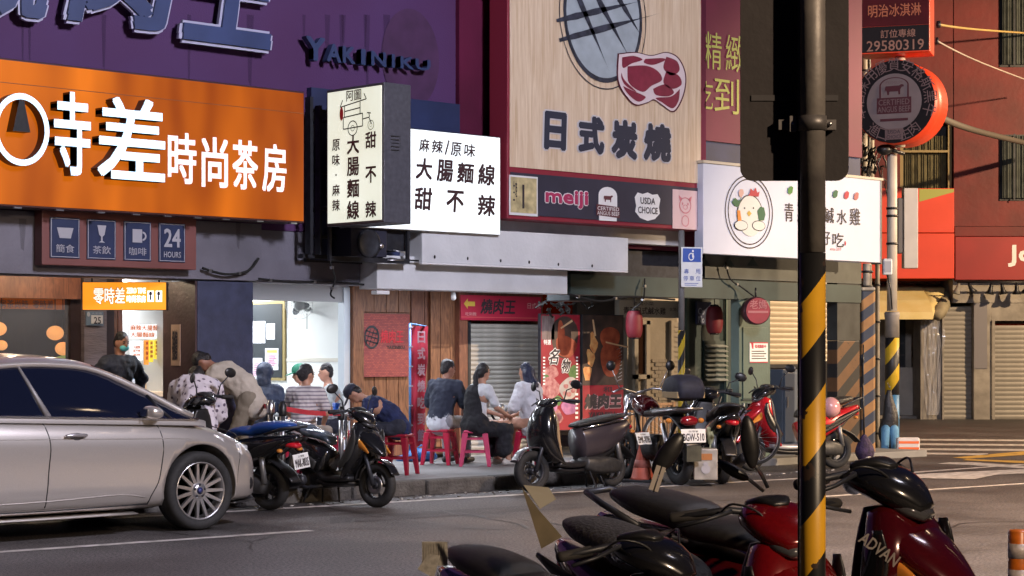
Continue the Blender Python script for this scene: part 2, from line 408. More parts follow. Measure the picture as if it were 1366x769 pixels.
while x < XK - 0.2:
    if kb is None:
        kb = kbm.build('kerb_stone', M_kerb, kerb, bevel=0.025); o = kb
    else:
        o = kb.copy(); COL.objects.link(o)
    o.location = (x, YK - 0.01 + random.uniform(-.01, .01), -0.05 + random.uniform(-.006, .004)); o.rotation_euler = (0, 0, random.uniform(-.006, .006))
    x += 0.99

# litter along the gutter, nobody could count it
mb = MB()
for i in range(170):
    px = random.uniform(330, 1180); p = Vector((xw(px, 15.6) , 15.66 - abs(random.gauss(0, 0.22)), 0)); s = random.uniform(.006, .02)
    M = Matrix.Translation((p.x, p.y, s * .3)) @ Matrix.Rotation(random.uniform(0, 6), 4, 'Z')
    mb.box(-s, -s * .6, -s * .3, s, s * .6, s * .3, M=M, mi=0 if random.random() < .7 else 1)
o = mb.build('litter', [mat('gravel', (0.12, 0.11, 0.1), 0.9), mat('paper scrap', (0.5, 0.48, 0.45), 0.9)]); tag(o, 'small stones and paper scraps lying along the foot of the kerb', 'litter'); o['kind'] = 'stuff'

# ================================================================ restaurant building
M_crim_bluelit = mat('crimson cladding', (0.078, 0.026, 0.09), 0.7, nscale=0.4, spec=.3, col2=(0.088, 0.042, 0.14), bump=0.15, bscale=60, detail=6)  # purple tone: bluish light put into the colour of the crimson wall
M_crim = mat('dark crimson cladding', (0.1, 0.007, 0.035), 0.7, spec=.3, nscale=1, namp=0.25, bump=0.15, bscale=60)
M_navy = mat('navy painted steel', (0.02, 0.03, 0.085), 0.5, nscale=2, namp=0.3)
M_fascia = mat('grey fascia', (0.13, 0.125, 0.155), 0.6, nscale=1.5, namp=0.25, bump=0.2, bscale=30, detail=7)
M_brown = mat('brown stone cladding', (0.065, 0.035, 0.038), 0.5, nscale=4, namp=0.3, bump=0.2, bscale=25)
M_navycol = mat('slate blue column tiles', (0.035, 0.042, 0.085), 0.55, nscale=8, namp=0.25, bump=0.2, bscale=40)
M_wood = wood('knotty pine boards', (0.085, 0.03, 0.014), (0.25, 0.105, 0.048), 0.5, (3, 3, 0.5))
M_woodD = wood('dark stained boards', (0.09, 0.03, 0.02), (0.2, 0.075, 0.04), 0.5, (3, 3, 0.5))
M_ceil = mat('arcade ceiling', (0.25, 0.24, 0.25), 0.8, nscale=2, namp=0.15)
M_wall = mat('shop plaster', (0.72, 0.73, 0.74), 0.6, nscale=2, namp=0.05)
M_grill = mat('shutter steel', (0.4, 0.38, 0.35), 0.5, metal=0.1, nscale=3, namp=0.3, detail=7)

XE1 = xw(937, YC)               # where the restaurant meets the green building
XE2 = xw(1146, YC)
B1 = thing('restaurant_building', 'crimson restaurant building with an arcade of small shops below', 'building', (XL0 - 4, YC, 0))
def loc1(mb):                   # world coordinates -> the building's own
    for v in mb.v: v -= Vector((XL0 - 4, YC, 0))
    return mb
xa, xb = xw(608, YC), xw(680, YC)
loc1(MB().box(XL0 - 4, YC, 2.75, xa - 0.003, YC + .3, 9)).build('upper_wall', M_crim_bluelit, B1)
loc1(MB().box(xa, YC - 0.06, 2.75, XE1, YC + .28, 9)).build('upper_wall', M_crim, B1)
loc1(MB().box(XL0 - 4, YC + .02, ZB, xw(565, YC), YC + .27, 2.745)).build('beam', M_fascia, B1)
loc1(MB().box(xw(565, YC) + .003, YC + .05, ZB - .02, XE1, YC + .26, 2.74)).build('beam', M_dark, B1)
X0, X1, zt, zb = rect(-160, 279, 345, 368, 16.97)
loc1(MB().box(X0, YC - .05, ZB + .01, xw(345, YC), YC + .015, 2.8)).build('fascia', M_fascia, B1)
loc1(MB().box(xw(345, YC) + .004, YC - .04, ZB + .03, xw(507, YC), YC + .015, 2.44)).build('fascia', M_fascia, B1)
# dark recess between orange box and white sign
loc1(MB().box(xw(409, YC), YC - .08, 2.45, xw(608, YC) - .01, YC - .005, zw(500, 128, YC))).build('recess_panel', M_navy, B1)
loc1(MB().box(xw(400, YC - .15), YC - .2, 2.46, xw(438, YC - .15), YC - .12, 2.5)).build('recess_rail', M_dark, B1)
for py in (150, 232, 318):
    loc1(MB().box(xw(409, 16.85), 16.8, zw(420, py, 16.85), xw(445, 16.85), 16.86, zw(420, py, 16.85) + .03)).build('recess_rail', M_dark, B1)
loc1(MB().box(xw(410, 16.75), 16.7, 2.5, xw(414, 16.75), 16.79, zw(412, 130, 16.75))).build('recess_post', M_dark, B1)
loc1(MB().box(xw(423, 16.75), 16.7, 2.5, xw(425.5, 16.75), 16.79, zw(412, 140, 16.75))).build('recess_post', M_dark, B1)
# arcade ceiling and end walls
loc1(MB().box(XL0 - 4, YC + .3, ZCEIL, XE1, 25.3, ZCEIL + .12)).build('arcade_ceiling', M_ceil, B1)
loc1(MB().box(XL0 - 4, 25.0, 0.1, XE2, 25.2, 2.4)).build('rear_wall', M_wall, B1)
# column
cx0, cx1 = xw(263, YC - .02), xw(338, YC - .02)
loc1(MB().box(cx0 + .006, YC - .02, .15, cx1, YC + .5, ZB - .004)).build('column', M_navycol, B1, bevel=.01)
loc1(MB().box(cx0 - .02, YC - .015, .15, cx0 + .002, YC + .56, ZB - .006)).build('column_cladding', M_brown, B1)
o = MB().box(-.001, 0, 0, .006, .16, .42).text('招財進寶', (-.004, .14, .05), (0, -1, 0), (0, 0, 1), .1, .32, .02, mi=1)
a, b, c = ray(247, 0)
o.build('paper_notice', [mat('buff paper', (0.42, 0.28, 0.2), .8), M_ink], B1, loc=(cx0 - .028 - XL0 + 4, .24, zw(238, 488, 17.3)))

# ---- left shopfront (glass with lamps), door pillar, kitchen
SF = MB
M_frame = mat('dark bronze frame', (0.03, 0.018, 0.02), 0.4, nscale=5, namp=.3)
M_tintglass = mat('shop glass', (0.25, 0.27, 0.35), 0.03, trans=0.0, alpha=0.22, spec=0.9)
lint = loc1(MB().box(XL0 - 4, YL - .1, zw(60, 399, YL), xw(108, YL - .1), YL + .05, ZCEIL - .01)).build('lintel', M_woodD, B1)
for a, b in ((-140, -125), (94, 108), (-12, -8)):
    loc1(MB().box(xw(a, YL), YL, .15, xw(b, YL), YL + .1, zw(60, 399, YL) - .003)).build('window_frame', M_frame, B1)
loc1(MB().box(xw(-130, YL), YL + .04, .6, xw(97, YL), YL + .05, zw(60, 399, YL))).build('shop_window', M_tintglass, B1)
loc1(MB().box(xw(-130, YL), YL + .02, .15, xw(97, YL), YL + .09, .59)).build('stall_riser', M_brown, B1)
loc1(MB().box(xw(109, YL), YL - .05, .15, xw(139, YL), YL + .3, ZCEIL - .01)).build('pillar', mat('grey brown stone', (0.13, 0.1, 0.11), .7, nscale=2, namp=.2, bump=.4, bscale=12, stretch=(1, 1, 6)), B1)
loc1(MB().box(xw(139.5, YL), YL - .02, .15, xw(151, YL), YL + .12, ZCEIL - .01)).build('door_post', M_frame, B1)
loc1(MB().box(xw(151.5, YL), YL + .02, .15, xw(158, YL), YL + .15, ZCEIL - .01)).build('door_post', M_wood, B1)
loc1(MB().box(xw(159, YL), YL + .02, .15, xw(165, YL), YL + .15, ZCEIL - .01)).build('door_post', M_woodD, B1)
M_inner = mat('dim interior wall', (0.09, 0.075, 0.09), .7, nscale=2, namp=.5)
loc1(MB().box(XL0 - 4, 21.6, .15, xw(120, 21.6), 21.7, ZCEIL - .01)).build('inner_wall', M_inner, B1)
for i, (a, c) in enumerate(((8, (0.14, .12, .16)), (30, (.05, .05, .08)), (48, (.1, .09, .12)), (66, (.035, .035, .06)))):
    loc1(MB().box(xw(a, 21.3), 21.3, .15, xw(a + 13, 21.3), 21.4, 2.2)).build('inner_panel', mat('inner panel %d' % i, c, .5), B1)
loc1(MB().box(xw(-130, 19.3), 19.3, zw(60, 413, 19.3), xw(86, 19.3), 19.34, zw(60, 399, 19.3) + .03)).build('sign_reflection', glow('orange reflection', (.55, .13, .02), .4), B1)  # glowing band stands in for the small orange sign's reflection in the glass
loc1(MB().text('房茶尚時  零時差', (xw(0, 19.28), 19.29, zw(60, 412, 19.28)), (1, 0, 0), (0, 0, 1), xw(72, 19.28) - xw(0, 19.28), .09, .02)).build('lettering', mat('reflected ink', (.1, .08, .1), .6), B1)  # mirrored lettering belonging to that stand-in reflection
p0, p1 = P(55, 487, 19.6), P(98, 473, 19.6)
loc1(MB().tube([p0, p1], .03, 8)).build('lit_rail', glow('lime strip', (.35, .45, .12), .7), B1)
loc1(MB().box(xw(60, 19.9), 19.9, .15, xw(100, 19.9), 20.3, zw(75, 490, 19.9))).build('cabinet', mat('ochre cabinet', (.3, .18, .06), .5), B1)
# kitchen room behind the door
kx0, kx1 = xw(140, 20.4), xw(236, 19.9)
MK = mat('kitchen tiles', (0.5, 0.52, 0.56), .4, nscale=2, namp=.1)
loc1(MB().box(kx0, 21.5, .15, kx1 + .5, 21.6, ZCEIL - .012)).build('kitchen_wall', MK, B1)
loc1(MB().box(kx1 + .0, YL + .2, .15, kx1 + .08, 21.49, ZCEIL - .014)).build('kitchen_wall', MK, B1)
loc1(MB().box(xw(150, 19.0) - .15, YL + .3, .15, xw(150, 19.0) - .05, 21.49, ZCEIL - .014)).build('partition', M_frame, B1)
area('kitchen_light', ((kx0 + kx1) / 2, 20.6, ZCEIL - .06), 1.0, .5, 150, (.95, .97, 1))
# ---- white room
RX = xw(463, YB); RL = xw(300, YB)
MWR = mat('cream room wall', (0.78, 0.8, 0.78), .5, nscale=1.5, namp=.05)
loc1(MB().box(RX - .0, YB + .1, .15, RX + .1, 24.9, ZCEIL - .01)).build('room_wall', MWR, B1)
loc1(MB().box(RL - 1, 24.0, .15, RX - .01, 24.1, ZCEIL - .012)).build('room_wall', MWR, B1)
loc1(MB().box(RL - 1.1, YB - .5, .15, RL - 1, 23.99, ZCEIL - .014)).build('room_wall', MWR, B1)
loc1(MB().box(RL - 1, YB, zw(400, 402, YB), RX + .1, YB + .09, ZCEIL - .013)).build('door_header', mat('grey header', (.4, .4, .42), .5), B1)
loc1(MB().box(xw(457, YB), YB - .03, .15, xw(465, YB), YB + .09, zw(461, 384, YB))).build('door_jamb', mat('aluminium jamb', (.55, .6, .66), .4, metal=.3), B1)
area('room_light', ((RL + RX) / 2 , 21.8, ZCEIL - .06), 1.8, .6, 125, (.93, .97, 1))
def PX(px, py, X):
    a, b, c = ray(px, py); t = X / a; return Vector((X, b * t, CH + c * t))
def sidebox(px0, py0, px1, py1, X, d, name, m, par=B1, off=Vector((XL0 - 4, YC, 0))):    # box on a wall that runs along Y, seen from the left
    A = PX(px0, py0, X); B = PX(px1, py1, X)
    y0, y1 = min(A.y, B.y), max(A.y, B.y); z1, z0 = A.z, B.z
    mb = MB().box(X - d, y0, z0, X, y1, z1)
    for v in mb.v: v -= off
    return mb.build(name, m, par)
# board, notices, rail on the side wall
nb = thing('notice_board', 'black notice board with a gold frame on the bright room wall', 'notice board', PX(355, 460, RX))
for nm, r, d, m in (('frame', (325, 403, 382, 508), .03, mat('gold frame', (.35, .27, .12), .4, metal=.4)), ('board', (325, 407, 379, 504), .036, mat('board black', (.02, .025, .03), .6))):
    sidebox(*r, RX, d, nm, m, nb, Vector(nb.location))
for r, c in (((337.5, 429, 354, 458), 0), ((354, 465, 371.5, 494), 0), ((334, 478, 350, 507), 0), ((356, 432, 367, 453), 1)):
    o = sidebox(*r, RX - .038, .004, 'paper_sheet', mat('paper sheet', (.75, .78, .85), .7), nb, Vector(nb.location))
o = sidebox(356, 467, 369.5, 471, RX - .044, .003, 'heading_strip', mat('yellow print', (.7, .6, .1), .7), nb, Vector(nb.location))
mb = MB()
for (x0, x1, y0, y1, n) in ((340, 352, 434, 455, 7), (356, 370, 474, 490, 7), (337, 348, 483, 503, 8), (357.5, 365.5, 441, 451, 3)):
    for k in range(n):
        A = PX(x0 + random.uniform(0, 2), y0 + (y1 - y0) * k / n, RX - .05); B = PX(x1 - random.uniform(0, 5), y0 + (y1 - y0) * k / n, RX - .05)
        mb.box(A.x - .001, min(A.y, B.y), A.z - .006, A.x, max(A.y, B.y), A.z + .006)
for v in mb.v: v -= Vector(nb.location)
mb.build('print_line', mat('pinkish print', (.45, .2, .3), .7), nb)
sidebox(382, 478, 460, 483, RX, .012, 'wall_rail', mat('wall rail', (.6, .57, .5), .5))
sidebox(457, 400, 463, 600, RX, .02, 'corner_trim', M_white)
# table against it comes later
# ---- timber front: posts, brick panel, boards
post = loc1(MB().box(xw(466, YB), YB - .08, .15, xw(480, YB), YB + .05, ZCEIL - .01)).build('post', M_wood, B1)
loc1(MB().box(xw(480.5, YB), YB, .15, xw(724, YB), YB + .12, ZCEIL - .01)).build('front_wall', M_woodD, B1)
def boards(px0, px1, py0, py1, n, Y, m, th=.02):
    X0, X1, z1, z0 = rect(px0, py0, px1, py1, Y)
    wd = (X1 - X0) / n
    for k in range(n):
        loc1(MB().box(X0 + k * wd + .004, Y - th - random.uniform(0, .006), z0, X0 + (k + 1) * wd - .004, Y, z1)).build('board', m, B1, bevel=.003)
boards(481, 546, 380, 417, 4, YB, M_wood)
boards(481, 546, 502, 590, 4, YB - .0, M_wood)
boards(547, 600, 380, 590, 3, YB, M_woodD)
boards(573, 612, 382, 596, 3, YB - .05, M_wood)
loc1(MB().box(xw(602, YB), YB - .16, .15, xw(613, YB), YB - .06, ZCEIL - .01)).build('post', M_woodD, B1)
boards(613, 627, 428, 606, 1, YB - .06, M_woodD)
# red brick panel: logo board
def brickmat():
    m = bpy.data.materials.new('red brick board'); m.use_nodes = True; n = m.node_tree; L = n.links; b = n.nodes['Principled BSDF']
    tc = n.nodes.new('ShaderNodeTexCoord'); mp = n.nodes.new('ShaderNodeMapping'); mp.inputs['Rotation'].default_value = (PI / 2, 0, 0)
    t = n.nodes.new('ShaderNodeTexBrick'); t.inputs['Scale'].default_value = 12; t.inputs['Color1'].default_value = (.33, .07, .05, 1); t.inputs['Color2'].default_value = (.22, .04, .04, 1)
    t.inputs['Mortar'].default_value = (.16, .035, .035, 1); t.inputs['Mortar Size'].default_value = .03
    L.new(tc.outputs['Object'], mp.inputs[0]); L.new(mp.outputs[0], t.inputs[0]); L.new(t.outputs[0], b.inputs['Base Color']); b.inputs['Roughness'].default_value = .7
    return m
X0, X1, z1, z0 = rect(481, 419, 545, 503, YB - .05)
loc1(MB().box(X0, YB - .07, z0, X1, YB - .03, z1)).build('brick_panel', brickmat(), B1)
lx, lz = (X0 + X1) / 2, z0
mb = MB(); c = P(496, 450, YB - .075); mb.disc(c, XR, ZU, .125, .15, 24, rin=.8)
for k in (-.06, 0, .06):
    mb.quad(c + Vector((k - .05, 0, -.11)), c + Vector((k - .04, 0, -.11)), c + Vector((k + .05, 0, .11)), c + Vector((k + .04, 0, .11)))
    mb.quad(c + Vector((-.1, 0, k + .03)), c + Vector((-.1, 0, k + .015)), c + Vector((.1, 0, k - .03)), c + Vector((.1, 0, k - .015)))
mb.text('YAKINIKU', P(516, 466, YB - .075), (1, 0, 0), (0, 0, 1), .3, .045, .04)
loc1(mb).build('grill_emblem', mat('iron black', (.015, .015, .02), .5), B1)
loc1(MB().text('燒肉王', P(508, 458, YB - .074), (1, 0, 0), (0, 0, 1), .38, .17, .03)).build('lettering', mat('bright red', (.5, .02, .03), .5), B1)

# ---- generic shutter
def shutter(parent, W, H, m, pitch=.075, x0=0, y0=0, z0=0, off=None):
    prof = [(0, 0), (-.004, .1), (-.016, .35), (-.018, .6), (-.008, .85), (0, .94), (.004, .97), (.004, 1)]
    n = int(H / pitch); first = None
    vs = [(x, p[0], p[1] * pitch) for p in prof for x in (0, W)]
    fs = [(2 * i, 2 * i + 1, 2 * i + 3, 2 * i + 2) for i in range(len(prof) - 1)]
    for k in range(n):
        if first is None: o = first = MB().add(vs, fs).build('slat', m, parent)
        else:
            o = first.copy(); COL.objects.link(o)
        o.location = (x0, y0 + random.uniform(-.002, .002), z0 + k * pitch)
    return first
X0, X1, z1, z0 = rect(627, 429, 722, 611, YB - .08)
sh = thing('roller_shutter', 'closed grey roller shutter below the red sign behind the seated diners', 'shutter', (X0, YB - .08, z0))
shutter(sh, X1 - X0, z1 - z0, M_grill, .062)
MB().box(-.05, -.02, 0, -.002, .04, z1 - z0).build('guide_rail', M_dark, sh)
# its red header sign
X0, X1, z1, z0 = rect(615, 395, 722, 428, YB - .18)
hs = thing('header_sign', 'long red restaurant sign with an arrow above the grey shutter', 'sign', (X0, YB - .18, z0))
W, H = X1 - X0, z1 - z0
MB().box(0, 0, 0, W, .08, H).build('panel', mat('red sign vinyl', (.42, .015, .05), .5, nscale=2, namp=.12), hs, bevel=.004)
MB().box(0, -.004, .035, W, -.001, .045).build('trim_line', mat('pale red', (.6, .1, .1), .5), hs)
MB().text('燒肉王', (W * .23, -.006, H * .25), XR, ZU, W * .44, H * .62, .04, shear=.15).build('lettering', M_ink, hs)
MB().text('日式炭', (W * .82, -.006, H * .5), XR, ZU, W * .17, H * .25, .01).text('吃到飽', (W * .05, -.006, H * .18), XR, ZU, W * .13, H * .14, .01).build('lettering', mat('pale pink print', (.65, .35, .35), .6), hs)
MB().poly((W * .03, -.006, H * .65), XR, ZU, [(0, 0), (.07, .07), (.07, .03), (.2, .03), (.2, -.03), (.07, -.03), (.07, -.07)]).build('arrow', mat('gold print', (.6, .4, .06), .5), hs)

# ---- pale boards over the arcade
M_board = mat('pale painted board', (0.62, 0.64, 0.66), 0.55, nscale=2, namp=.12, bump=.15, bscale=20, detail=8)
def slab(px0, py0, px1, py1, Y, d, name, m):
    X0, X1, z1, z0 = rect(px0, py0, px1, py1, Y)
    return loc1(MB().box(X0, Y, z0, X1, Y + d, z1)).build(name, m, B1, bevel=.006)
slab(563, 310, 838, 356, 16.55, .43, 'canopy_board', M_board)
slab(503, 346, 757, 389, 16.68, .3, 'canopy_board', M_board)
slab(662, 292, 912, 322, 16.78, .16, 'canopy_board', mat('grey ledge', (.45, .45, .46), .6, nscale=3, namp=.2))
slab(503, 388, 520, 393, 16.66, .1, 'canopy_lip', M_white)
slab(563, 356, 838, 358.5, 16.53, .05, 'canopy_lip', M_white)
mb = MB()
for px, py in ((580, 346), (624, 348), (668, 351), (706, 353), (745, 356), (790, 358)):
    q = P(px, py - 3, 16.54); mb.ell(q, (.012, .01, .02), 6, 4)
loc1(mb).build('bolt', M_black, B1)

# ================================================================ green building
B2 = thing('green_building', 'green painted arcade building with pale shop walls beside the lane', 'building', (XE1, YC, 0))
def loc2(mb):
    for v in mb.v: v -= Vector((XE1, YC, 0))
    return mb
M_green = mat('sea green paint', (0.075, 0.115, 0.095), 0.55, nscale=2, namp=.2, bump=.15, bscale=20, detail=7)
M_greenD = mat('dark green paint', (0.02, 0.04, 0.042), 0.5, nscale=2, namp=.3, bump=.1, bscale=20)
M_magenta = mat('magenta vinyl', (.14, .008, .045), .5, nscale=1, namp=.15)
X3 = xw(1176, YC)
loc2(MB().box(XE1 + .005, YC - .05, zw(963, 190, YC - .05), XE2, YC + .25, 9)).build('upper_wall', M_magenta, B2)
loc2(MB().box(XE1 + .005, YC - .02, 2.45, XE2, YC + .24, zw(963, 190, YC - .05) - .004)).build('upper_wall', M_navy, B2)
loc2(MB().box(XE1 + .005, YC - .04, zw(963, 372, YC), XE2 + .0, YC - .022, zw(963, 342, YC))).build('fascia', mat('grey green fascia', (.08, .09, .085), .6, nscale=3, namp=.3), B2)
loc2(MB().box(xw(760, YC - .03), YC - .045, zw(963, 399, YC), XE2 - .01, YC + .2, zw(963, 374, YC))).build('beam', mat('dark teal beam', (.035, .055, .05), .55, nscale=2, namp=.25), B2)
loc2(MB().box(XE1, YC + .26, ZCEIL + .05, XE2, 25.3, ZCEIL + .2)).build('arcade_ceiling', M_greenD, B2)
for px in (1008, 985, 930, 1010):
    q = P(px, 347, 16.9)
mb = MB()
for px in (940, 972, 1004):
    c = P(px, 352, YC - .05); mb.add([c + Vector((-.12, 0, -.03)), c + Vector((.12, 0, -.03)), c + Vector((0, 0, .08))], [(0, 1, 2)])
    mb.tube([c + Vector((0, -.01, .06)), c + Vector((0, -.01, .22))], .012, 6)
loc2(mb).build('sign_bracket', M_greenD, B2)
# green pillar
p0x, p1x = xw(986, YC - .03), xw(1028, YC - .03)
loc2(MB().box(p0x, YC - .03, .0, p1x, YC + .12, zw(1005, 399, YC) - .003)).build('column', M_green, B2, bevel=.015)
X0, X1, z1, z0 = rect(990, 437, 1023, 532, YC - .03)
loc2(MB().box(X0, YC - .05, z0, X1, YC - .033, z1)).build('panel', M_green, B2, bevel=.006)
loc2(MB().box(X0 - .02, YC - .06, z0 - .02, X1 + .02, YC - .034, z0 - .002)).build('panel_ledge', M_greenD, B2)
mb = MB()
for k in range(6):
    q = P(992 + k * 5.4, 543, YC - .05); mb.lathe([(.02, 0), (.025, .03), (.012, .06), (.012, .1)], 8, Matrix.Translation(q - Vector((0, 0, .05))))
loc2(mb).build('hook', mat('pewter', (.35, .36, .34), .4, metal=.6), B2)
# striped corner column and the grey wall beyond the pillar
hz = stripes('shaded yellow and black hazard paint', (.15, .07, .025), (.012, .012, .014), 2.6, .75, rough=.6, chips=.3)  # yellow stripes darkened to brown, the column's shade put into the colour
x0, x1 = xw(1117, YC - .03), xw(1147, YC - .03)
zs = zw(1130, 455, YC)
loc2(MB().box(x0, YC - .03, 0, x1, YC + .15, zs)).build('column', hz, B2, bevel=.01)
loc2(MB().box(x0, YC - .03, zs + .003, x1, YC + .15, zw(1130, 395, YC) + .2)).build('column', mat('blackened paint', (.025, .028, .026), .6, nscale=5, namp=.4), B2)
# back wall of this arcade
M_cream = mat('cream wall', (.5, .44, .36), .7, nscale=2, namp=.15, bump=.2, bscale=15)
M_greyw = mat('grey render', (.12, .11, .11), .7, nscale=2, namp=.3, bump=.2, bscale=20)
loc2(MB().box(xw(770, YG + .3), YG + .3, .05, xw(1120, YG + .3), YG + .4, ZCEIL + .05)).build('back_wall', M_greyw, B2)
# cream shopfront with white brick dado: bricks as parts
X0, X1, z1, z0 = rect(838, 425, 917, 552, YG)
loc2(MB().box(X0, YG + .02, .1, X1, YG + .28, ZCEIL)).build('shop_wall', M_cream, B2)
bx0, bx1, bz1, bz0 = rect(869, 482, 896, 545, YG + .02)
bw, bh = .15, .058; r = 0; first = None; cnt = 0
M_wbrick = mat('cream brick', (.48, .42, .35), .7, nscale=6, namp=.15)
z = bz0
while z < bz1 and cnt < 260:
    x = bx0 + (bw / 2 if r % 2 else 0)
    while x + bw < bx1 + .1:
        if first is None: o = first = MB().box(.004, -.014, .004, bw - .004, .01, bh - .004).build('brick', M_wbrick, B2)
        else:
            o = first.copy(); COL.objects.link(o)
        o.location = (x - XE1, YG + .02 - YC + random.uniform(-.003, .003), z); x += bw; cnt += 1
    z += bh; r += 1
M_ww = mat('cream timber', (.62, .55, .45), .5, nscale=3, namp=.1)
for a, b, c, d in ((846, 428, 851, 552), (862, 428, 867, 552), (846, 500, 867, 506), (842, 428, 870, 433), (895, 428, 899, 552)):
    X0, X1, z1, z0 = rect(a, c if False else b, c, d, YG) if False else rect(a, b, c, d, YG - .02)
    loc2(MB().box(X0, YG - .03, z0, X1, YG + .015, z1)).build('timber_trim', M_ww, B2)
X0, X1, z1, z0 = rect(851.5, 434, 861.5, 499, YG - .01)
loc2(MB().box(X0, YG, z0, X1, YG + .012, z1)).build('window_pane', mat('brown glass', (.06, .03, .02), .1), B2)
X0, X1, z1, z0 = rect(852, 532, 862, 545, YG - .04)
loc2(MB().box(X0, YG - .06, z0, X1, YG - .02, z1)).build('meter_box', M_ww, B2)
# shiplap sheets to the right of the brick
X0, X1, z1, z0 = rect(899.5, 430, 917, 575, YG)
for k in range(22):
    z = z0 + k * (z1 - z0) / 22
    loc2(MB().add([(X0, YG + .01, z), (X1, YG + .01, z), (X1, YG - .012, z + .002), (X0, YG - .012, z + .002), (X1, YG + .008, z + (z1 - z0) / 22), (X0, YG + .008, z + (z1 - z0) / 22)],
                  [(0, 1, 2, 3), (3, 2, 4, 5)])).build('shiplap_board', M_cream, B2)
# dark green partition with louvre window
X0, X1, z1, z0 = rect(918, 398, 985, 600, YG - 1.2)
loc2(MB().box(X0, YG - 1.2, .05, X1 + .3, YG - 1.1, ZCEIL + .04)).build('partition', M_greenD, B2)
X0, X1, z1, z0 = rect(938, 455, 968, 509, YG - 1.21)
lf = loc2(MB().box(X0, YG - 1.23, z0, X1, YG - 1.203, z1)).build('louvre_window', M_greenD, B2)
nl = 8
for k in range(nl):
    z = z0 + .02 + k * (z1 - z0 - .03) / nl; Mx = Matrix.Translation((0, YG - 1.25, z)) @ Matrix.Rotation(.5, 4, 'X')
    o = loc2(MB().box(X0 + .02, -.03, 0, X1 - .02, .03, .012, M=Mx)).build('louvre_blade', mat('grey glass blades', (.3, .33, .33), .3, nscale=4, namp=.3), lf)
for a, b in ((916.5, 919.5), (969, 970.5)):
    loc2(MB().box(xw(a, YG - 1.25), YG - 1.25, .05, xw(b, YG - 1.25), YG - 1.21, zw(a, 398, YG))).build('partition_post', M_green, B2)
# navy poster behind lanterns
X0, X1, z1, z0 = rect(929, 403, 948, 433, YG - 1.26)
ob = loc2(MB().box(X0, YG - 1.27, z0, X1, YG - 1.24, z1).text('Co', (X0 + .02, YG - 1.275, z0 + .14), XR, ZU, .14, .1, .03, mi=1).text('No', (X0 + .02, YG - 1.275, z0 + .02), XR, ZU, .14, .1, .03, mi=1)).build('wall_poster', [M_navy, mat('pale blue print', (.25, .3, .42), .6)], B2)
# menu board over the shopfront
X0, X1, z1, z0 = rect(826, 401, 916, 424, YG - 1.0)
mn = thing('menu_sign', 'dim white handwritten shop sign above the cream shopfront', 'sign', (X0, YG - 1.0, z0))
MB().box(0, 0, 0, X1 - X0, .08, z1 - z0).build('panel', mat('dim white panel', (.45, .43, .38), .5, nscale=2, namp=.1), mn, bevel=.004)
W, H = X1 - X0, z1 - z0
MB().text('老闆小菜', (W * .2, -.003, H * .7), XR, ZU, W * .3, H * .2, .01).text('青菜日式鹹水雞', (W * .06, -.003, H * .18), XR, ZU, W * .62, H * .42, .02).text('台灣小吃', (W * .74, -.003, H * .4), XR, ZU, W * .2, H * .22, .01).build('lettering', M_ink, mn)
# shutters right of the pillar
sx0, sx1, sz1, sz0 = rect(1026, 372, 1119, 486, YG - .1)
s2 = thing('roller_shutter', 'half lowered cream shutter between the green pillar and striped column', 'shutter', (sx0, YG - .1, sz0))
shutter(s2, sx1 - sx0, sz1 - sz0, mat('cream shutter steel', (.42, .36, .27), .45, nscale=2, namp=.12), .085)
MB().box(0, .0, -.06, sx1 - sx0, .05, -.004).build('bottom_bar', M_dark, s2)
X0, X1, z1, z0 = rect(1090, 482, 1118, 600, YG - .3)
loc2(MB().box(X0, YG - .3, .05, X1, YG - .2, z1)).build('dark_door', M_black, B2)
X0, X1, z1, z0 = rect(1044, 493, 1064, 545, 18.2)
bin_ = thing('storage_cabinet', 'slate blue cabinet in the arcade behind the red scooter', 'cabinet', (X0, 18.2, .09))
MB().box(0, 0, 0, X1 - X0, .4, z1 - .09).build('carcass', mat('slate steel', (.06, .08, .11), .5, nscale=3, namp=.2), bin_, bevel=.01)
MB().box(.03, -.02, .1, X1 - X0 - .03, -.002, z1 - .14).build('door', mat('slate steel door', (.07, .09, .12), .5), bin_, bevel=.006)
MB().box(.06, -.04, .6, .08, -.021, .75).build('handle', M_steel, bin_)

# bamboo fence
X0, X1, z1, z0 = rect(834, 538, 897, 573, 19.0)
z0 = .16
fn = thing('slatted_fence', 'low brown slatted fence in front of the cream shopfront', 'fence', (X0, 19.0, .09))
n = int((X1 - X0) / .085)
M_slat = wood('weathered slats', (.12, .06, .03), (.3, .17, .08), .6, (4, 4, .8))
for k in range(n):
    MB().box(k * .085, -.02 - random.uniform(0, .01), .04, k * .085 + .05, .0, z1 - .14 + random.uniform(-.01, .01)).build('slat', M_slat, fn)
MB().box(-.03, -.03, z1 - .13, X1 - X0 + .03, .02, z1 - .09).build('top_rail', M_slat, fn, bevel=.005)
MB().box(-.03, .003, .2, X1 - X0 + .03, .03, .25).build('lower_rail', M_slat, fn)
MB().box(-.05, -.12, -.01, X1 - X0 + .05, .05, .035).build('plinth', M_black, fn)
for k in (0, 1):
    MB().box(k * (X1 - X0) - .03, -.035, 0, k * (X1 - X0) + .03, .025, z1 - .08).build('post', M_slat, fn)

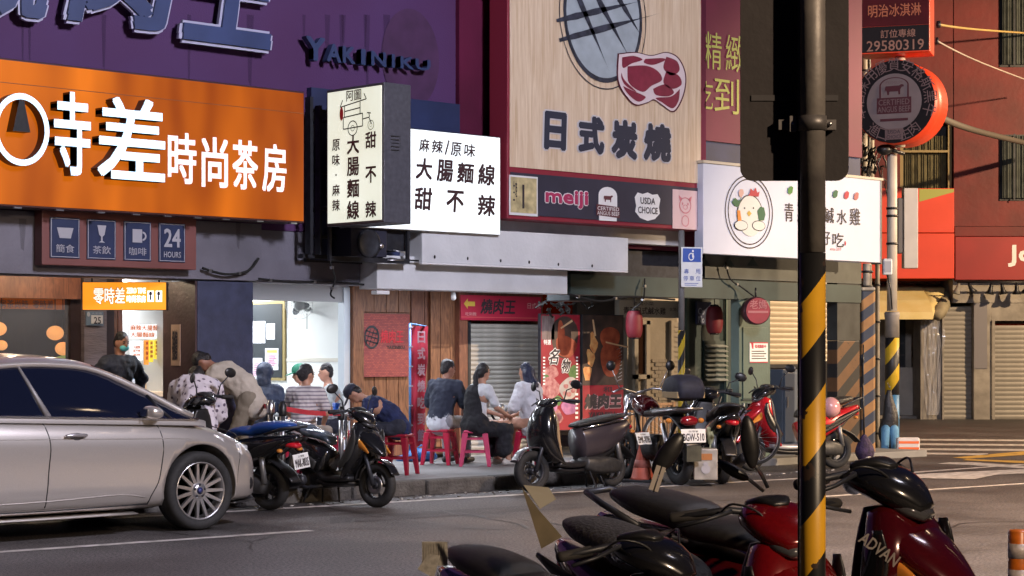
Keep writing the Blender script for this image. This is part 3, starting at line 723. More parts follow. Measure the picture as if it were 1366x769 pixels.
# ================================================================ corner building across the lane (squared to the camera-side corner)
ZC = 45.0; SC = ZC / F
o0 = PZ(683, HZ, ZC); o0.z = 0
B3 = thing('corner_building', 'dark red corner building with shuttered shops across the lane', 'building', o0, CAMR)
def cx(px): return (px - 683) * SC
def cz(py): return CH + (HZ - py) * SC
def cbox(px0, py0, px1, py1, y0, y1, name, m, par=B3, **k):
    return MB().box(cx(px0), y0, cz(py1), cx(px1), y1, cz(py0)).build(name, m, par, **k)
M_redw = mat('oxblood render', (.14, .009, .007), .6, nscale=1.2, namp=.3, bump=.25, bscale=8, detail=7)
M_redb = mat('deep red signboard', (.3, .012, .01), .5, nscale=1, namp=.15)
M_orb = mat('vermilion signboard', (.75, .06, .02), .45, nscale=1, namp=.08)
M_grime = mat('grimy white render', (.22, .2, .17), .7, nscale=4, col2=(.36, .33, .28), bump=.3, bscale=10, detail=8)
XRT = 1560
cbox(1110, -320, 1201, 300, .02, 5, 'wall', M_redw)
cbox(1201, -320, 1272, 164, .02, 5, 'wall', M_redw)
cbox(1272.5, -320, XRT, 302, .0, 5, 'wall', M_redw)
cbox(1201, 165, 1271.5, 252, .5, 5, 'window_recess', M_black)
cbox(1110, 372, 1272, 561, 1.4, 5, 'wall', M_grime)
cbox(1272.5, 372, XRT, 404, .1, 5, 'wall', M_grime)
cbox(1300, 404.2, 1324, 562, .1, 5, 'pier', M_grime, bevel=.02)
cbox(1300.5, 404.5, 1318, 492, .08, .12, 'pier_plate', mat('grey pier plate', (.2, .19, .2), .6))
cbox(1324.2, 404.2, XRT, 428, .12, 5, 'wall', M_grime)
cbox(1230, 404.2, 1259, 560, .16, 1.0, 'pier', M_grime)
# signboards
cbox(1110, 312, 1271.5, 372, -.12, .019, 'signboard', M_orb, bevel=.01)
cbox(1110, 252, 1271.5, 311, -.11, .019, 'signboard', M_orb, bevel=.01)
MB().add([(cx(1225), -.114, cz(253)), (cx(1271), -.114, cz(253)), (cx(1271), -.114, cz(257)), (cx(1225), -.114, cz(270))], [(3, 2, 1, 0)]).build('lime_flash', mat('lime vinyl', (.38, .4, .08), .5), B3)
cbox(1272.5, 316.5, XRT, 374, -.14, -.005, 'signboard', M_redb, bevel=.01)
cbox(1272.5, 303, XRT, 315.5, -.1, -.002, 'signboard', M_redw)
MB().text('Jo', (cx(1342), -.145, cz(357)), XR, ZU, cx(1378) - cx(1342), cz(327) - cz(357), .05).build('lettering', M_wink, B3)
# curtained windows
def curtain(px0, py0, px1, py1, y, m, name='curtain'):
    n = 26; vs = []; fs = []
    for k in range(n * 3 + 1):
        x = cx(px0) + (cx(px1) - cx(px0)) * k / (n * 3); yy = y + .03 * sin(k * 1.7) + .02 * sin(k * .6)
        vs += [(x, yy, cz(py1)), (x, yy, cz(py0))]
    fs = [(2 * k, 2 * k + 2, 2 * k + 3, 2 * k + 1) for k in range(n * 3)]
    return MB().add(vs, fs, True).build(name, m, B3)
M_cur = mat('olive curtain', (.16, .14, .07), .8, nscale=6, namp=.3); M_cur2 = mat('grey green curtain', (.07, .08, .07), .8, nscale=6, namp=.3)
curtain(1206, 196, 1266, 250, .3, M_cur); curtain(1206, 180, 1266, 200, .25, M_cur)
for a in ((1201, 165, 1206, 252), (1266, 165, 1271, 252), (1206, 200, 1266, 203)): cbox(a[0], a[1], a[2], a[3], .1, .2, 'window_frame', mat('ochre frame', (.32, .24, .1), .6))
for y0, y1 in ((-20, 90), (180, 268)):
    cbox(1333, y0, 1420, y1, -.03, -.002, 'window_frame', M_black)
    curtain(1336, y0 + 2, 1418, y1 - 3, -.1, M_cur2)
    cbox(1350, y0, 1352, y1, -.16, -.15, 'window_bar', M_dark)
# shutters
for (a, b, t, lab) in ((1259.5, 1299.5, 404.2, 'narrow white roller shutter beside the plastic curtain'), (1325, XRT - 60, 429, 'wide white roller shutter at the right edge of the picture')):
    p = PZ(a, 560, ZC); th_ = B3.matrix_basis
    sh3 = thing('roller_shutter', lab, 'shutter', (0, 0, 0), CAMR)
    bpy.context.view_layer.update()
    sh3.location = Matrix.Rotation(CAMR, 4, 'Z') @ Vector((cx(a), .3, 0)) + o0
    shutter(sh3, cx(b) - cx(a), cz(t), mat('white shutter steel', (.3, .28, .24), .45, nscale=2, namp=.15), .105)
cbox(1324.2, 428, 1328, 560, .05, .11, 'guide_rail', M_grime); cbox(1257.5, 404, 1260, 560, .04, .15, 'guide_rail', M_grime)
# left shop under the awning
cbox(1200, 425, 1223, 491, 1.3, 1.39, 'window', M_black)
for k in range(2):
    for j in range(4): cbox(1201.5 + k * 11, 427 + j * 16, 1210.5 + k * 11, 440.5 + j * 16, 1.26, 1.298, 'pane', mat('night glass', (.04, .045, .05), .1))
cbox(1198, 491, 1232, 562, 1.1, 1.39, 'counter_front', mat('pale counter', (.45, .42, .36), .6, nscale=3, namp=.15))
cbox(1110, 556, 1262, 562, .6, 5, 'step', M_grime)
# awning
mb = MB(); n = 12; x0, x1 = cx(1150), cx(1238)
prof = [(1.4, cz(378)), (.6, cz(385)), (-.1, cz(402)), (-.5, cz(418)), (-.52, cz(427))]
mb.add([(x, y, z) for y, z in prof for x in (x0, x1)], [(2 * i, 2 * i + 1, 2 * i + 3, 2 * i + 2) for i in range(len(prof) - 1)])
mb.add([(x1, y, z) for y, z in prof] + [(x1 + .55, 1.4, cz(378)), (x1 + .5, .6, cz(384)), (x1 + .35, .1, cz(398)), (x1 + .1, -.3, cz(414))], [(0, 1, 6, 5), (1, 2, 7, 6), (2, 3, 8, 7), (3, 4, 8)], True)
aw = mb.build('awning', mat('yellow awning canvas', (.7, .54, .2), .7, nscale=2, col2=(.8, .66, .32), bump=.3, bscale=6), None, solid=.02)
aw.location = o0; aw.rotation_euler = (0, 0, CAMR); tag(aw, 'yellow canvas awning under the vermilion signboard of the corner shop', 'awning')
aw2 = MB(); pts = []
for k in range(9):
    q = k / 8; pts.append((cx(1238) + .1 + .5 * q, -.3 + 1.6 * q * q, cz(424 - 34 * q)))
aw2.tube(pts, [.12, .14, .16, .15, .17, .15, .16, .14, .1], 10); o = aw2.build('rolled_canvas', mat('dirty canvas', (.3, .26, .17), .9, nscale=3, namp=.4, bump=1, bscale=6), aw)
# plastic strip curtain
mb = MB()
M_plastic = mat('clear plastic strip', (.55, .56, .62), .12, alpha=.35, spec=.9)
pc = thing('strip_curtain', 'wrinkled clear plastic strip curtain hanging below the awning', 'curtain', (0, 0, 0), CAMR); pc.location = Matrix.Rotation(CAMR, 4, 'Z') @ Vector((cx(1232), .05, 0)) + o0
for k in range(9):
    vs = []; fs = []; x = k * .05; ph = random.uniform(0, 6)
    for j in range(26):
        z = cz(424) - (cz(424) - .1) * j / 25; dx = .04 * sin(z * 2 + ph) - .02 * j / 25 * (k - 4); dy = .03 * sin(z * 5 + ph * 2)
        vs += [(x + dx, dy + k % 2 * .03, z), (x + dx + .05 + .015 * sin(z * 9 + ph), dy + .02 * sin(z * 11 + ph) + k % 2 * .03, z)]
    fs = [(2 * j, 2 * j + 1, 2 * j + 3, 2 * j + 2) for j in range(25)]
    MB().add(vs, fs, True).build('strip', M_plastic, pc)
# spotlights on a rail
rl = thing('spotlight_rail', 'black rail of small unlit spotlights below the deep red signboard', 'lights', (0, 0, 0), CAMR); rl.location = Matrix.Rotation(CAMR, 4, 'Z') @ Vector((0, -.35, 0)) + o0
MB().tube([(cx(1272), 0, cz(377.5)), (cx(1400), 0, cz(377.5))], .025, 6).build('rail', M_black, rl)
for px, t in ((1275, .3), (1287, -.5), (1318, .2), (1331, -.2), (1351, 0), (1366, .3)):
    M = Matrix.Translation((cx(px), 0, cz(379))) @ Matrix.Rotation(t, 4, 'Y')
    MB().lathe([(.02, 0), (.04, -.05), (.05, -.14), (.1, -.24), (.09, -.245), (.0, -.18)], 10, M).build('spotlight', M_black if px != 1275 else M_grime, rl)
# ================================================================ big letters on the crimson wall
M_blueL = mat('slate blue letter face', (.035, .055, .15), .5, nscale=2, namp=.2)
M_rim = mat('pale letter rim', (.45, .45, .6), .5)
Y = YC - .12
def wallsign(name, label, px, py, Y):
    return thing(name, label, 'sign', P(px, py, Y))
def world_text(root, name, s, px0, py0, px1, py1, Y, m, bold=.03, ext=0, shear=0, dy=0, drop=0.0):
    X0, X1, z1, z0 = rect(px0, py0, px1, py1, Y)
    mb = MB().text(s, (X0, Y - dy, z0), XR, ZU, X1 - X0, z1 - z0, bold, ext, shear)
    for v in mb.v: v -= Vector(root.location)
    return mb.build(name, m, root)
r = wallsign('wall_lettering', 'huge blue brush style characters with pale rims on the crimson wall', 200, 40, Y)
for s, a, b, c, d in (('燒', -45, -120, 72, 28), ('肉', 82, -95, 240, 42), ('王', 236, -90, 372, 66)):
    world_text(r, 'character_rim', s, a, b, c, d, Y, M_rim, .075, .02, .18, 0)
    world_text(r, 'character', s, a + 3, b + 3, c - 3, d - 3, Y, M_blueL, .055, .02, .18, .03)
r = wallsign('wall_lettering', 'navy raised latin letters reading YAKINIKU on the crimson wall', 480, 70, Y)
word = 'YAKINIKU'; x = 405
for i, ch in enumerate(word):
    wd = (28, 21, 19, 19, 22, 17, 20, 22)[i]
    q_ = 5.5 if ch == 'I' else 0; world_text(r, 'letter', ch, x + q_, 50 + i * 3.4 + (0 if i == 0 else 6), x + wd - 2 - q_, 82 + i * 1.8, Y, mat('navy letter', (.03, .05, .13), .5), .06, .04); x += wd
mb = MB().disc((0, 0, 0), XR, ZU, .42, .55, 40)
e = mb.build('wall_stain', mat('faded plum paint', (.062, .022, .075), .7, nscale=4, namp=.2), r); e.location = P(548, 78, YC - .012) - Vector(r.location)

# ================================================================ orange lightbox
Yo = 16.6
X0, X1 = xw(-170, Yo), xw(406, Yo); zt = zw(200, 99.5, Yo); zb_ = zw(200, 286.5, Yo)
ob = thing('lit_sign', 'large glowing orange sign with white raised characters over the tea shop', 'sign', (X0, Yo, zb_)); W, H = X1 - X0, zt - zb_
MB().box(0, 0, 0, W, .3, H).build('case', mat('dark red case', (.06, .02, .02), .5), ob, bevel=.01)
og = glow('orange sign face', (.24, .034, .0015), .95, 1.5, (.9, .21, .008), (1.0, 1, .25), base=(.06, .012, .002))
MB().box(.02, -.012, .02, W - .02, -.002, H - .02).build('face', og, ob)
mb = MB().box(.02, -.016, H * .83, W - .02, -.013, H * .835); mb.build('face_seam', mat('seam brown', (.25, .07, .01), .6), ob)
for px in (22, 78, 133, 180, 222, 262, 300, 345, 390): MB().box(xw(px, Yo) - X0 - .04, -.03, -.014, xw(px, Yo) - X0 + .04, .0, -.002).build('fixing_clip', M_steel, ob)
M_lit = glow('white lit letter', (.62, .84, 1.0), 1.0)
M_dim = glow('dim white letter', (.85, .78, .78), .62)
M_side = mat('letter return', (.08, .05, .05), .5)
def raised(root, s, px0, py0, px1, py1, Y, face, depth, bold, lift=.0):
    X0, X1, z1, z0 = rect(px0, py0, px1, py1, Y); o = Vector(root.location)
    if depth:
        mb = MB().text(s, (X0, Y - depth / 2, z0), XR, ZU, X1 - X0, z1 - z0, bold, depth / 2)
        for v in mb.v: v -= o
        mb.build('letter_return', M_side, root)
    mb = MB().text(s, (X0, Y - depth - .006, z0), XR, ZU, X1 - X0, z1 - z0, bold)
    for v in mb.v: v -= o
    mb.build('character', face, root)
raised(ob, '差', 120, 132, 211, 242, Yo - .01, M_lit, .12, .022)
raised(ob, '寺', 62, 124, 112, 236, Yo - .01, M_lit, .12, .022)
for i, ch in enumerate('時尚茶房'):
    raised(ob, ch, (223, 268, 309, 349)[i], (177, 183, 187, 192)[i], (262, 304, 344, 382)[i], (246, 251, 254, 257)[i], Yo - .012, M_dim, 0, .028)
c = P(29, 173, Yo - .13) - Vector(ob.location); rx = (xw(66, Yo) - xw(-8, Yo)) / 2; rz = (zw(29, 125, Yo) - zw(29, 221, Yo)) / 2
mb = MB().disc(c, XR, ZU, rx, rz, 48, rin=.83); mb.build('clock_ring', M_lit, ob)
mb = MB()
for rr in (1, .83):
    n = 48; o_ = [c + XR * rx * rr * cos(2 * PI * k / n) + ZU * rz * rr * sin(2 * PI * k / n) for k in range(n)]
    mb.add(o_ + [v + Vector((0, .118, 0)) for v in o_], [(k, (k + 1) % n, n + (k + 1) % n, n + k) for k in range(n)])
mb.build('ring_return', M_side, ob)
mb = MB().add([c + Vector((-.025, -.0, rz * .8)), c + Vector((.025, 0, rz * .8)), c + Vector((.09, 0, -.02)), c + Vector((-.09, 0, -.02)), c + Vector((-.025, .12, rz * .8)), c + Vector((.025, .12, rz * .8)), c + Vector((.09, .12, -.02)), c + Vector((-.09, .12, -.02))],
              [(0, 3, 2, 1), (0, 1, 5, 4), (1, 2, 6, 5), (2, 3, 7, 6), (3, 0, 4, 7)]); mb.build('clock_hand', M_black, ob)

# ---- four icon tiles
X0, X1, z1, z0 = rect(56, 285, 262, 357, YC - .2)
ic = thing('icon_sign', 'brown framed box with four dark tiles of food and drink icons under the orange sign', 'sign', (X0, YC - .2, z0)); W, H = X1 - X0, z1 - z0
MB().box(0, 0, 0, W, .14, H).build('frame', mat('russet frame', (.16, .055, .05), .5, nscale=2, namp=.15), ic, bevel=.008)
M_tile = mat('tile navy', (.025, .035, .085), .35, nscale=3, namp=.2); M_pi = mat('pale icon print', (.34, .34, .38), .6)
for k in range(4):
    a = (.045, .275, .51, .74)[k] * W; b = a + (.185, .185, .18, .18)[k] * W; t0, t1 = H * .13, H * .87; w = b - a; h = t1 - t0
    tl = MB().box(a, -.012, t0, b, -.002, t1).build('tile', M_tile, ic, bevel=.012)
    mb = MB(); e_ = .014
    for q in ((a + .01, t0 + .01, b - .01, t0 + .016), (a + .01, t1 - .016, b - .01, t1 - .01), (a + .01, t0 + .017, a + .016, t1 - .017), (b - .016, t0 + .017, b - .01, t1 - .017)): mb.box(q[0], -.015, q[1], q[2], -.013, q[3])
    cxx = (a + b) / 2
    def pl(pts): mb.poly((cxx, -.016, t0 + h * .62), XR, ZU, pts)
    if k == 0:
        pl([(-.09, .05), (.09, .05), (.06, -.05), (-.06, -.05)]); mb.text('簡食', (cxx - .1, -.016, t0 + h * .14), XR, ZU, .2, h * .2, .01)
    elif k == 1:
        pl([(-.05, .09), (.05, .09), (.03, -.0), (.008, -.02), (.008, -.06), (.035, -.075), (-.035, -.075), (-.008, -.06), (-.008, -.02), (-.03, 0)]); mb.text('茶飲', (cxx - .1, -.016, t0 + h * .14), XR, ZU, .2, h * .2, .01)
    elif k == 2:
        pl([(-.06, .07), (.05, .07), (.05, -.06), (-.06, -.06)]); mb.disc((cxx + .055, -.016, t0 + h * .63), XR, ZU, .045, .045, 16, rin=.6, a0=-PI / 2, a1=PI / 2); mb.text('咖啡', (cxx - .1, -.016, t0 + h * .14), XR, ZU, .2, h * .2, .01)
    else: mb.text('24', (cxx - .1, -.016, t0 + h * .38), XR, ZU, .2, h * .48, .04).text('HOURS', (cxx - .1, -.016, t0 + h * .12), XR, ZU, .2, h * .15, .015)
    mb.build('icon', M_pi, tl)

# ================================================================ blade sign
Yb0 = 15.55; xf = xw(512, Yb0); dpt = .92
zT, zBm = zw(512, 109.5, Yb0), zw(510, 297, Yb0)
bl = thing('blade_sign', 'tall cream lit box sign with a food cart drawing sticking out from the wall', 'sign', (xf, Yb0, zBm)); H = zT - zBm
MB().box(0, 0, 0, .36, dpt, H).build('case', mat('brushed grey case', (.07, .07, .085), .45, nscale=20, namp=.2), bl, bevel=.008)
MB().box(-.008, .03, .03, -.001, dpt - .03, H - .03).build('face', glow('cream lit face', (.74, .76, .6), .85, 1.6, (.95, 1.0, .88), base=(.6, .6, .5)), bl)
Rv = Vector((0, -1, 0))
mb = MB()
def vt(s, ys, z_top, size, step, bold=.03):
    for i, ch in enumerate(s):
        if ch == '·': mb.disc((-.012, ys - size / 2, z_top - step * i - size / 2), Rv, ZU, .012, .012, 8); continue
        if ch != ' ': mb.text(ch, (-.012, ys, z_top - step * i - size), Rv, ZU, size, size * .98, bold)
vt('大腸麵線', dpt * .62, H * .65, .2, .222, .045)
vt('甜不辣', dpt * .3, H * .66, .175, .35, .045)
vt('原味·麻辣', dpt * .88, H * .635, .125, .155, .035)
mb.text('阿圖', (-.012, dpt * .63, H * .895), Rv, ZU, .24, .11, .02)
mb.build('lettering', mat('maroon brush ink', (.07, .02, .025), .6), bl)
mb = MB(); o_ = Vector((-.011, dpt * .5, H * .74))
def ln(a, b, t=.006):
    A = Vector(a); B = Vector(b); d = (B - A); nn = Vector((-d.y, d.x)).normalized() * t
    q = [A + nn.to_2d(), A - nn.to_2d(), B - nn.to_2d(), B + nn.to_2d()] if False else [Vector((A[0], A[1])) + Vector((-d[1], d[0])).normalized() * t, Vector((A[0], A[1])) - Vector((-d[1], d[0])).normalized() * t, Vector((B[0], B[1])) - Vector((-d[1], d[0])).normalized() * t, Vector((B[0], B[1])) + Vector((-d[1], d[0])).normalized() * t]
    mb.poly(o_, Rv, ZU, [(v[0], v[1]) for v in q])
def V2(a, b): return Vector((a, b))
for a, b in (((-.22, .17), (.2, .22)), ((-.22, .17), (-.18, .24)), ((.2, .22), (.16, .28)), ((-.15, .18), (-.15, .06)), ((.1, .2), (.1, .07)), ((-.17, .06), (.14, .08)), ((-.17, .06), (-.17, -.06)), ((.14, .08), (.14, -.05)), ((-.17, -.06), (.14, -.05)), ((.14, .02), (.24, .03)), ((.24, .03), (.28, -.04)), ((.21, .08), (.27, .07)), ((.24, .07), (.25, .03)), ((-.15, .12), (.1, .14))): ln(V2(*a), V2(*b))
for x, z, q in ((-.02, -.06, .08), (.27, -.05, .05)): mb.disc(o_ + Rv * x + ZU * z, Rv, ZU, q, q, 20, rin=.86); mb.disc(o_ + Rv * x + ZU * z, Rv, ZU, q * .4, q * .4, 14, rin=.8)
mb.build('cart_drawing', M_ink, bl)
MB().disc(o_ + Rv * -.2 + ZU * .1, Rv, ZU, .03, .07, 16).build('lantern_print', mat('print red', (.6, .03, .04), .6), bl)
mb = MB()
for k in range(5): mb.box(.09, -.012, H * .52 + k * .035, .2, -.001, H * .52 + k * .035 + .008)
mb.build('vent', M_steel, bl)
MB().tube([(.18, dpt, H * .8), (.18, dpt + .45, H * .8)], .025, 8).tube([(.18, dpt, H * .15), (.18, dpt + .45, H * .15)], .025, 8).build('wall_bracket', M_dark, bl)

# ================================================================ white lit sign
Yw = 16.5; X0, X1 = xw(470, Yw), xw(667, Yw); zt = zw(605, 177, Yw); zb_ = zw(605, 311, Yw)
ws = thing('lit_sign', 'bright white lit noodle sign with dark brush lettering beside the wooden billboard', 'sign', (X0, Yw, zb_)); W, H = X1 - X0, zt - zb_
MB().box(0, 0, 0, W, .22, H).build('case', M_steel, ws, bevel=.006)
MB().box(.01, -.01, .01, W - .01, -.001, H - .01).build('face', glow('white lit face', (.78, .9, .95), 1.0, .9, (.92, 1.0, 1.0), base=(.7, .7, .7)), ws)
mb = MB()
def wt(s, px0, py0, px1, py1, bold=.045, sh=.08):
    a0, a1, b1, b0 = rect(px0, py0, px1, py1, Yw - .015); mb.text(s, (a0 - X0, -.015, b0 - zb_), XR, ZU, a1 - a0, b1 - b0, bold, 0, sh)
for ch, a, b, c, d in (('麻', 559, 185, 573, 203), ('辣', 576, 187, 591, 205), ('/', 593, 187, 600, 207), ('原', 601, 190, 616, 209), ('味', 619, 192, 634, 210)): wt(ch, a, b, c, d, .03)
for ch, a, b, c, d in (('大', 554, 211, 577, 240), ('腸', 582, 213, 605, 243), ('麵', 609, 217, 633, 245), ('線', 637, 219, 660, 248), ('甜', 553, 250, 577, 281), ('不', 595, 254, 619, 284), ('辣', 637, 260, 661, 289)): wt(ch, a, b, c, d)
mb.build('lettering', mat('dark maroon ink', (.045, .015, .02), .6), ws)
mb = MB(); c = P(543, 261, Yw - .015) - Vector(ws.location); mb.disc(c, XR, ZU, .05, .08, 20, rin=.85).disc(c, XR, ZU, .03, .05, 14, rin=.8)
mb.build('logo', mat('pale blue ink', (.15, .25, .5), .6), ws)

# AC unit on a bracket under the signs
X0, X1, z1, z0 = rect(468, 301, 545, 351, 16.55)
ac = thing('air_conditioner', 'dark air conditioner unit on a wall bracket below the lit signs', 'air conditioner', (X0, 16.55, z0)); W, H = X1 - X0, z1 - z0
MB().box(0, 0, .06, W * .62, .4, H).build('casing', mat('navy black casing', (.02, .022, .04), .5), ac, bevel=.01)
MB().lathe([(.15, 0), (.16, .01), (.14, .02), (.12, .01)], 20, Matrix.Translation((W * .3, -.001, H * .5)) @ Matrix.Rotation(PI / 2, 4, 'X')).build('fan_grille', M_dark, ac)
MB().box(W * .66, .05, H * .35, W, .35, H * .95).build('control_box', M_dark, ac, bevel=.005)
mb = MB().box(-.3, -.02, 0, W, .02, .05).box(-.3, .38, 0, W, .42, .05)
mb.box(W - .03, -.018, .05, W, .018, H).box(-.3, -.018, .05, -.27, .018, H).build('bracket', M_dark, ac)
MB().ell((W * .5, -.02, H * .45), (.03, .02, .03), 10, 6).build('lamp_lens', M_steel, ac)
MB().tube([(W * .7, -.03, H * .35), (W * .9, -.03, H * .3), (W * .88, -.03, H * .1), (W * .6, -.03, H * .08)], .008, 6).build('cable', M_steel, ac)

# ================================================================ wooden billboard
Yd = 16.45; X0, X1 = xw(677, Yd), xw(936, Yd); zb2 = zw(805, 300, Yd); zm = zw(805, 236, Yd); zt = 8.4
bb = thing('billboard', 'tall pale wood grain billboard with a grill, a steak and dark characters', 'billboard', (X0, Yd, zb2)); W, H = X1 - X0, zt - zb2
hm = zm - zb2
MB().box(0, 0, 0, W, .3, H).build('case', mat('crimson case', (.25, .02, .04), .5), bb, bevel=.01)
M_bw = wood('printed pale wood', (.58, .42, .27), (.78, .64, .48), .5, (7, 1, .35), .8)
MB().box(.03, -.012, hm + .02, W - .03, -.001, H).build('wood_panel', M_bw, bb)
MB().box(.04, -.012, .05, W - .04, -.001, hm - .04).build('brand_strip', mat('navy strip', (.035, .035, .06), .45, nscale=3, namp=.15), bb)
M_bk = mat('charcoal print', (.035, .04, .06), .5, nscale=14, namp=.5)
def bl_(px, py): return P(px, py, Yd - .02) - Vector(bb.location)
c = bl_(805, 22); mb = MB(); mb.disc(c, XR, ZU, .66, .76, 60); mb.build('grill_ground', mat('blue grey print', (.36, .42, .46), .6, nscale=5, namp=.12), bb)
mb = MB(); c2 = c + Vector((0, -.003, 0)); mb.disc(c2, XR, ZU, .67, .78, 60, rin=.93).disc(c2, XR, ZU, .74, .86, 60, rin=.985)
def stroke(a, b, w0, w1, oy=-.006):
    A = bl_(*a); B = bl_(*b); A.y = B.y = c.y + oy; d = (B - A); nn = Vector((-d.z, 0, d.x)).normalized(); vs = []; k = 14
    for i in range(k + 1):
        t = i / k; wd = (w0 * sin(PI * min(1, t * 1.15 + .08)) + w1 * (1 - t)) * random.uniform(.8, 1.15); p = A.lerp(B, t)
        vs += [p + nn * wd, p - nn * wd]
    mb.add(vs, [(2 * i, 2 * i + 1, 2 * i + 3, 2 * i + 2) for i in range(k)])
for a, b in (((760, -30), (813, 97)), ((782, -30), (845, 88)), ((805, -35), (862, 60)), ((742, 28), (862, 0)), ((746, 54), (880, 18)), ((742, -5), (850, -40))): stroke(a, b, .03, .012)
mb.build('grill_print', M_bk, bb)
# steak
def blob(pts, px, py, oy, m, name):
    q = spl([(x, y, 0) for x, y in pts] + [(pts[0][0], pts[0][1], 0)], 6)[:-1]
    A = [bl_(px + x, py + y) for x, y, _ in q]
    for v in A: v.y = c.y + oy
    return MB().add(A[::-1], [tuple(range(len(A)))]).build(name, m, bb)
out = [(-43, -30), (-20, -32), (0, -28), (20, -32), (36, -24), (45, -2), (42, 24), (30, 45), (16, 38), (4, 30), (-6, 34), (-22, 36), (-38, 18), (-44, 0)]
blob([(x * 1.04, y * 1.04) for x, y in out], 868, 103, -.008, mat('maroon outline', (.09, .01, .025), .6), 'steak_outline')
blob(out, 868, 103, -.010, mat('fat print', (.7, .6, .62), .6), 'steak_fat')
M_meat = mat('meat print', (.22, .02, .05), .55, nscale=8, namp=.15)
for pts in ([(-39, -26), (-24, -28), (-12, -23), (-26, -18), (-38, -12)], [(-8, -24), (14, -25), (18, -22), (2, -16), (-10, -19)], [(20, -27), (34, -21), (37, -8), (26, -2), (16, -12)], [(-32, -14), (-8, -15), (8, -8), (14, 4), (0, 12), (-12, 20), (-30, 8)], [(-40, -6), (-36, 4), (-20, 20), (-34, 12), (-40, 2)], [(-38, 12), (-26, 18), (-12, 24), (-8, 28), (-18, 33), (-32, 22)],
            [(20, -8), (36, -2), (40, 10), (28, 16), (16, 8)], [(2, 16), (18, 10), (30, 20), (22, 26), (6, 24)], [(38, 16), (36, 32), (28, 42), (14, 34), (6, 28), (26, 26)]):
    blob(pts, 868, 103, -.013, M_meat, 'steak_patch')
mb = MB()
for ch, a, b, c_, d in (('日', 725, 149, 756, 201), ('式', 771, 155, 806, 206), ('炭', 815, 160, 850, 213), ('燒', 858, 165, 895, 216)):
    a0, a1, b1, b0 = rect(a, b, c_, d, Yd - .02); mb.text(ch, (a0 - X0, -.024, b0 - zb2), XR, ZU, a1 - a0, b1 - b0, .07, 0, .04)
mb2 = MB()
for ch, a, b, c_, d in (('日', 723, 147, 758, 203), ('式', 769, 153, 808, 208), ('炭', 813, 158, 852, 215), ('燒', 856, 163, 897, 218)):
    a0, a1, b1, b0 = rect(a, b, c_, d, Yd - .02); mb2.text(ch, (a0 - X0, -.018, b0 - zb2), XR, ZU, a1 - a0, b1 - b0, .11, 0, .04)
mb2.build('lettering_halo', mat('pale halo print', (.6, .58, .6), .6), bb); mb.build('lettering', mat('ink blue black', (.03, .035, .06), .5), bb)
# five badges
def brect(px0, py0, px1, py1): a0, a1, b1, b0 = rect(px0, py0, px1, py1, Yd - .012); return a0 - X0, b0 - zb2, a1 - X0, b1 - zb2
a, b, c_, d = brect(679, 235, 717, 288); MB().box(a, -.016, b, c_, -.013, d).build('badge', M_white, bb)
MB().box(a + .02, -.02, b + .03, c_ - .02, -.017, d - .02).build('badge_print', mat('straw print', (.5, .42, .22), .6, nscale=9, namp=.4), bb)
MB().text('生啤', (a + .05, -.023, b + .15), XR, ZU, .07, .24, .01).box(a + .2, -.024, b + .08, a + .23, -.021, d - .1).build('badge_ink', M_ink, bb)
a, b, c_, d = brect(727, 254, 784, 278)
MB().text('meiji', (a - .01, -.015, b - .01), XR, ZU, c_ - a + .02, d - b + .02, .12).build('lettering_halo', M_wink, bb)
MB().text('meiji', (a, -.02, b), XR, ZU, c_ - a, d - b, .06).build('lettering', mat('raspberry print', (.42, .03, .11), .5), bb)
a, b, c_, d = brect(795, 249, 826, 295)
mid = (a + c_) / 2; ww = c_ - a
mb = MB().poly((mid, -.016, b + .1), XR, ZU, [(-ww * .4, 0), (ww * .4, 0), (ww * .4, .2)] + [(ww * .4 * cos(t), .2 + .1 * sin(t)) for t in [PI * k / 10 for k in range(1, 10)]] + [(-ww * .4, .2)])
mb.poly((mid, -.02, b), XR, ZU, [(-ww * .5, .06), (ww * .5, .04), (ww * .5, .17), (-ww * .5, .19)], mi=1).poly((mid, -.017, b), XR, ZU, [(-ww * .38, -.0), (ww * .38, -.0), (ww * .38, .1), (-ww * .38, .1)])
mb.text('CERTIFIED', (a + .015, -.023, b + .12), XR, ZU, ww - .03, .045, .01).text('ANGUS BEEF', (a + .01, -.023, b + .065), XR, ZU, ww - .02, .045, .01)
def cow(mb, O, R, s, mi=0):
    mb.poly(O, R, ZU, [(-1 * s, .55 * s), (-.9 * s, .7 * s), (.55 * s, .72 * s), (.8 * s, .85 * s), (1.05 * s, .8 * s), (1.1 * s, .6 * s), (.85 * s, .55 * s), (.7 * s, .3 * s), (.68 * s, -.25 * s), (.5 * s, -.25 * s), (.45 * s, .1 * s), (-.5 * s, .1 * s), (-.55 * s, -.25 * s), (-.75 * s, -.25 * s), (-.8 * s, .1 * s), (-.92 * s, .3 * s), (-1.02 * s, .0)][::1], mi=mi)
cow(mb, (mid, -.02, b + .24), XR, .075, 1)
mb.build('badge', [M_wink, mat('badge maroon', (.12, .03, .04), .6)], bb)
a, b, c_, d = brect(847, 257, 880, 295); mid = (a + c_) / 2; ww = c_ - a; hh = d - b
MB().poly((mid, -.016, b), XR, ZU, [(0, 0), (ww * .3, .03), (ww * .5, .1), (ww * .46, hh * .5), (ww * .52, hh * .8), (ww * .4, hh * .97), (ww * .2, hh * .93), (0, hh), (-ww * .2, hh * .93), (-ww * .4, hh * .97), (-ww * .52, hh * .8), (-ww * .46, hh * .5), (-ww * .5, .1), (-ww * .3, .03)]).build('badge', M_wink, bb)
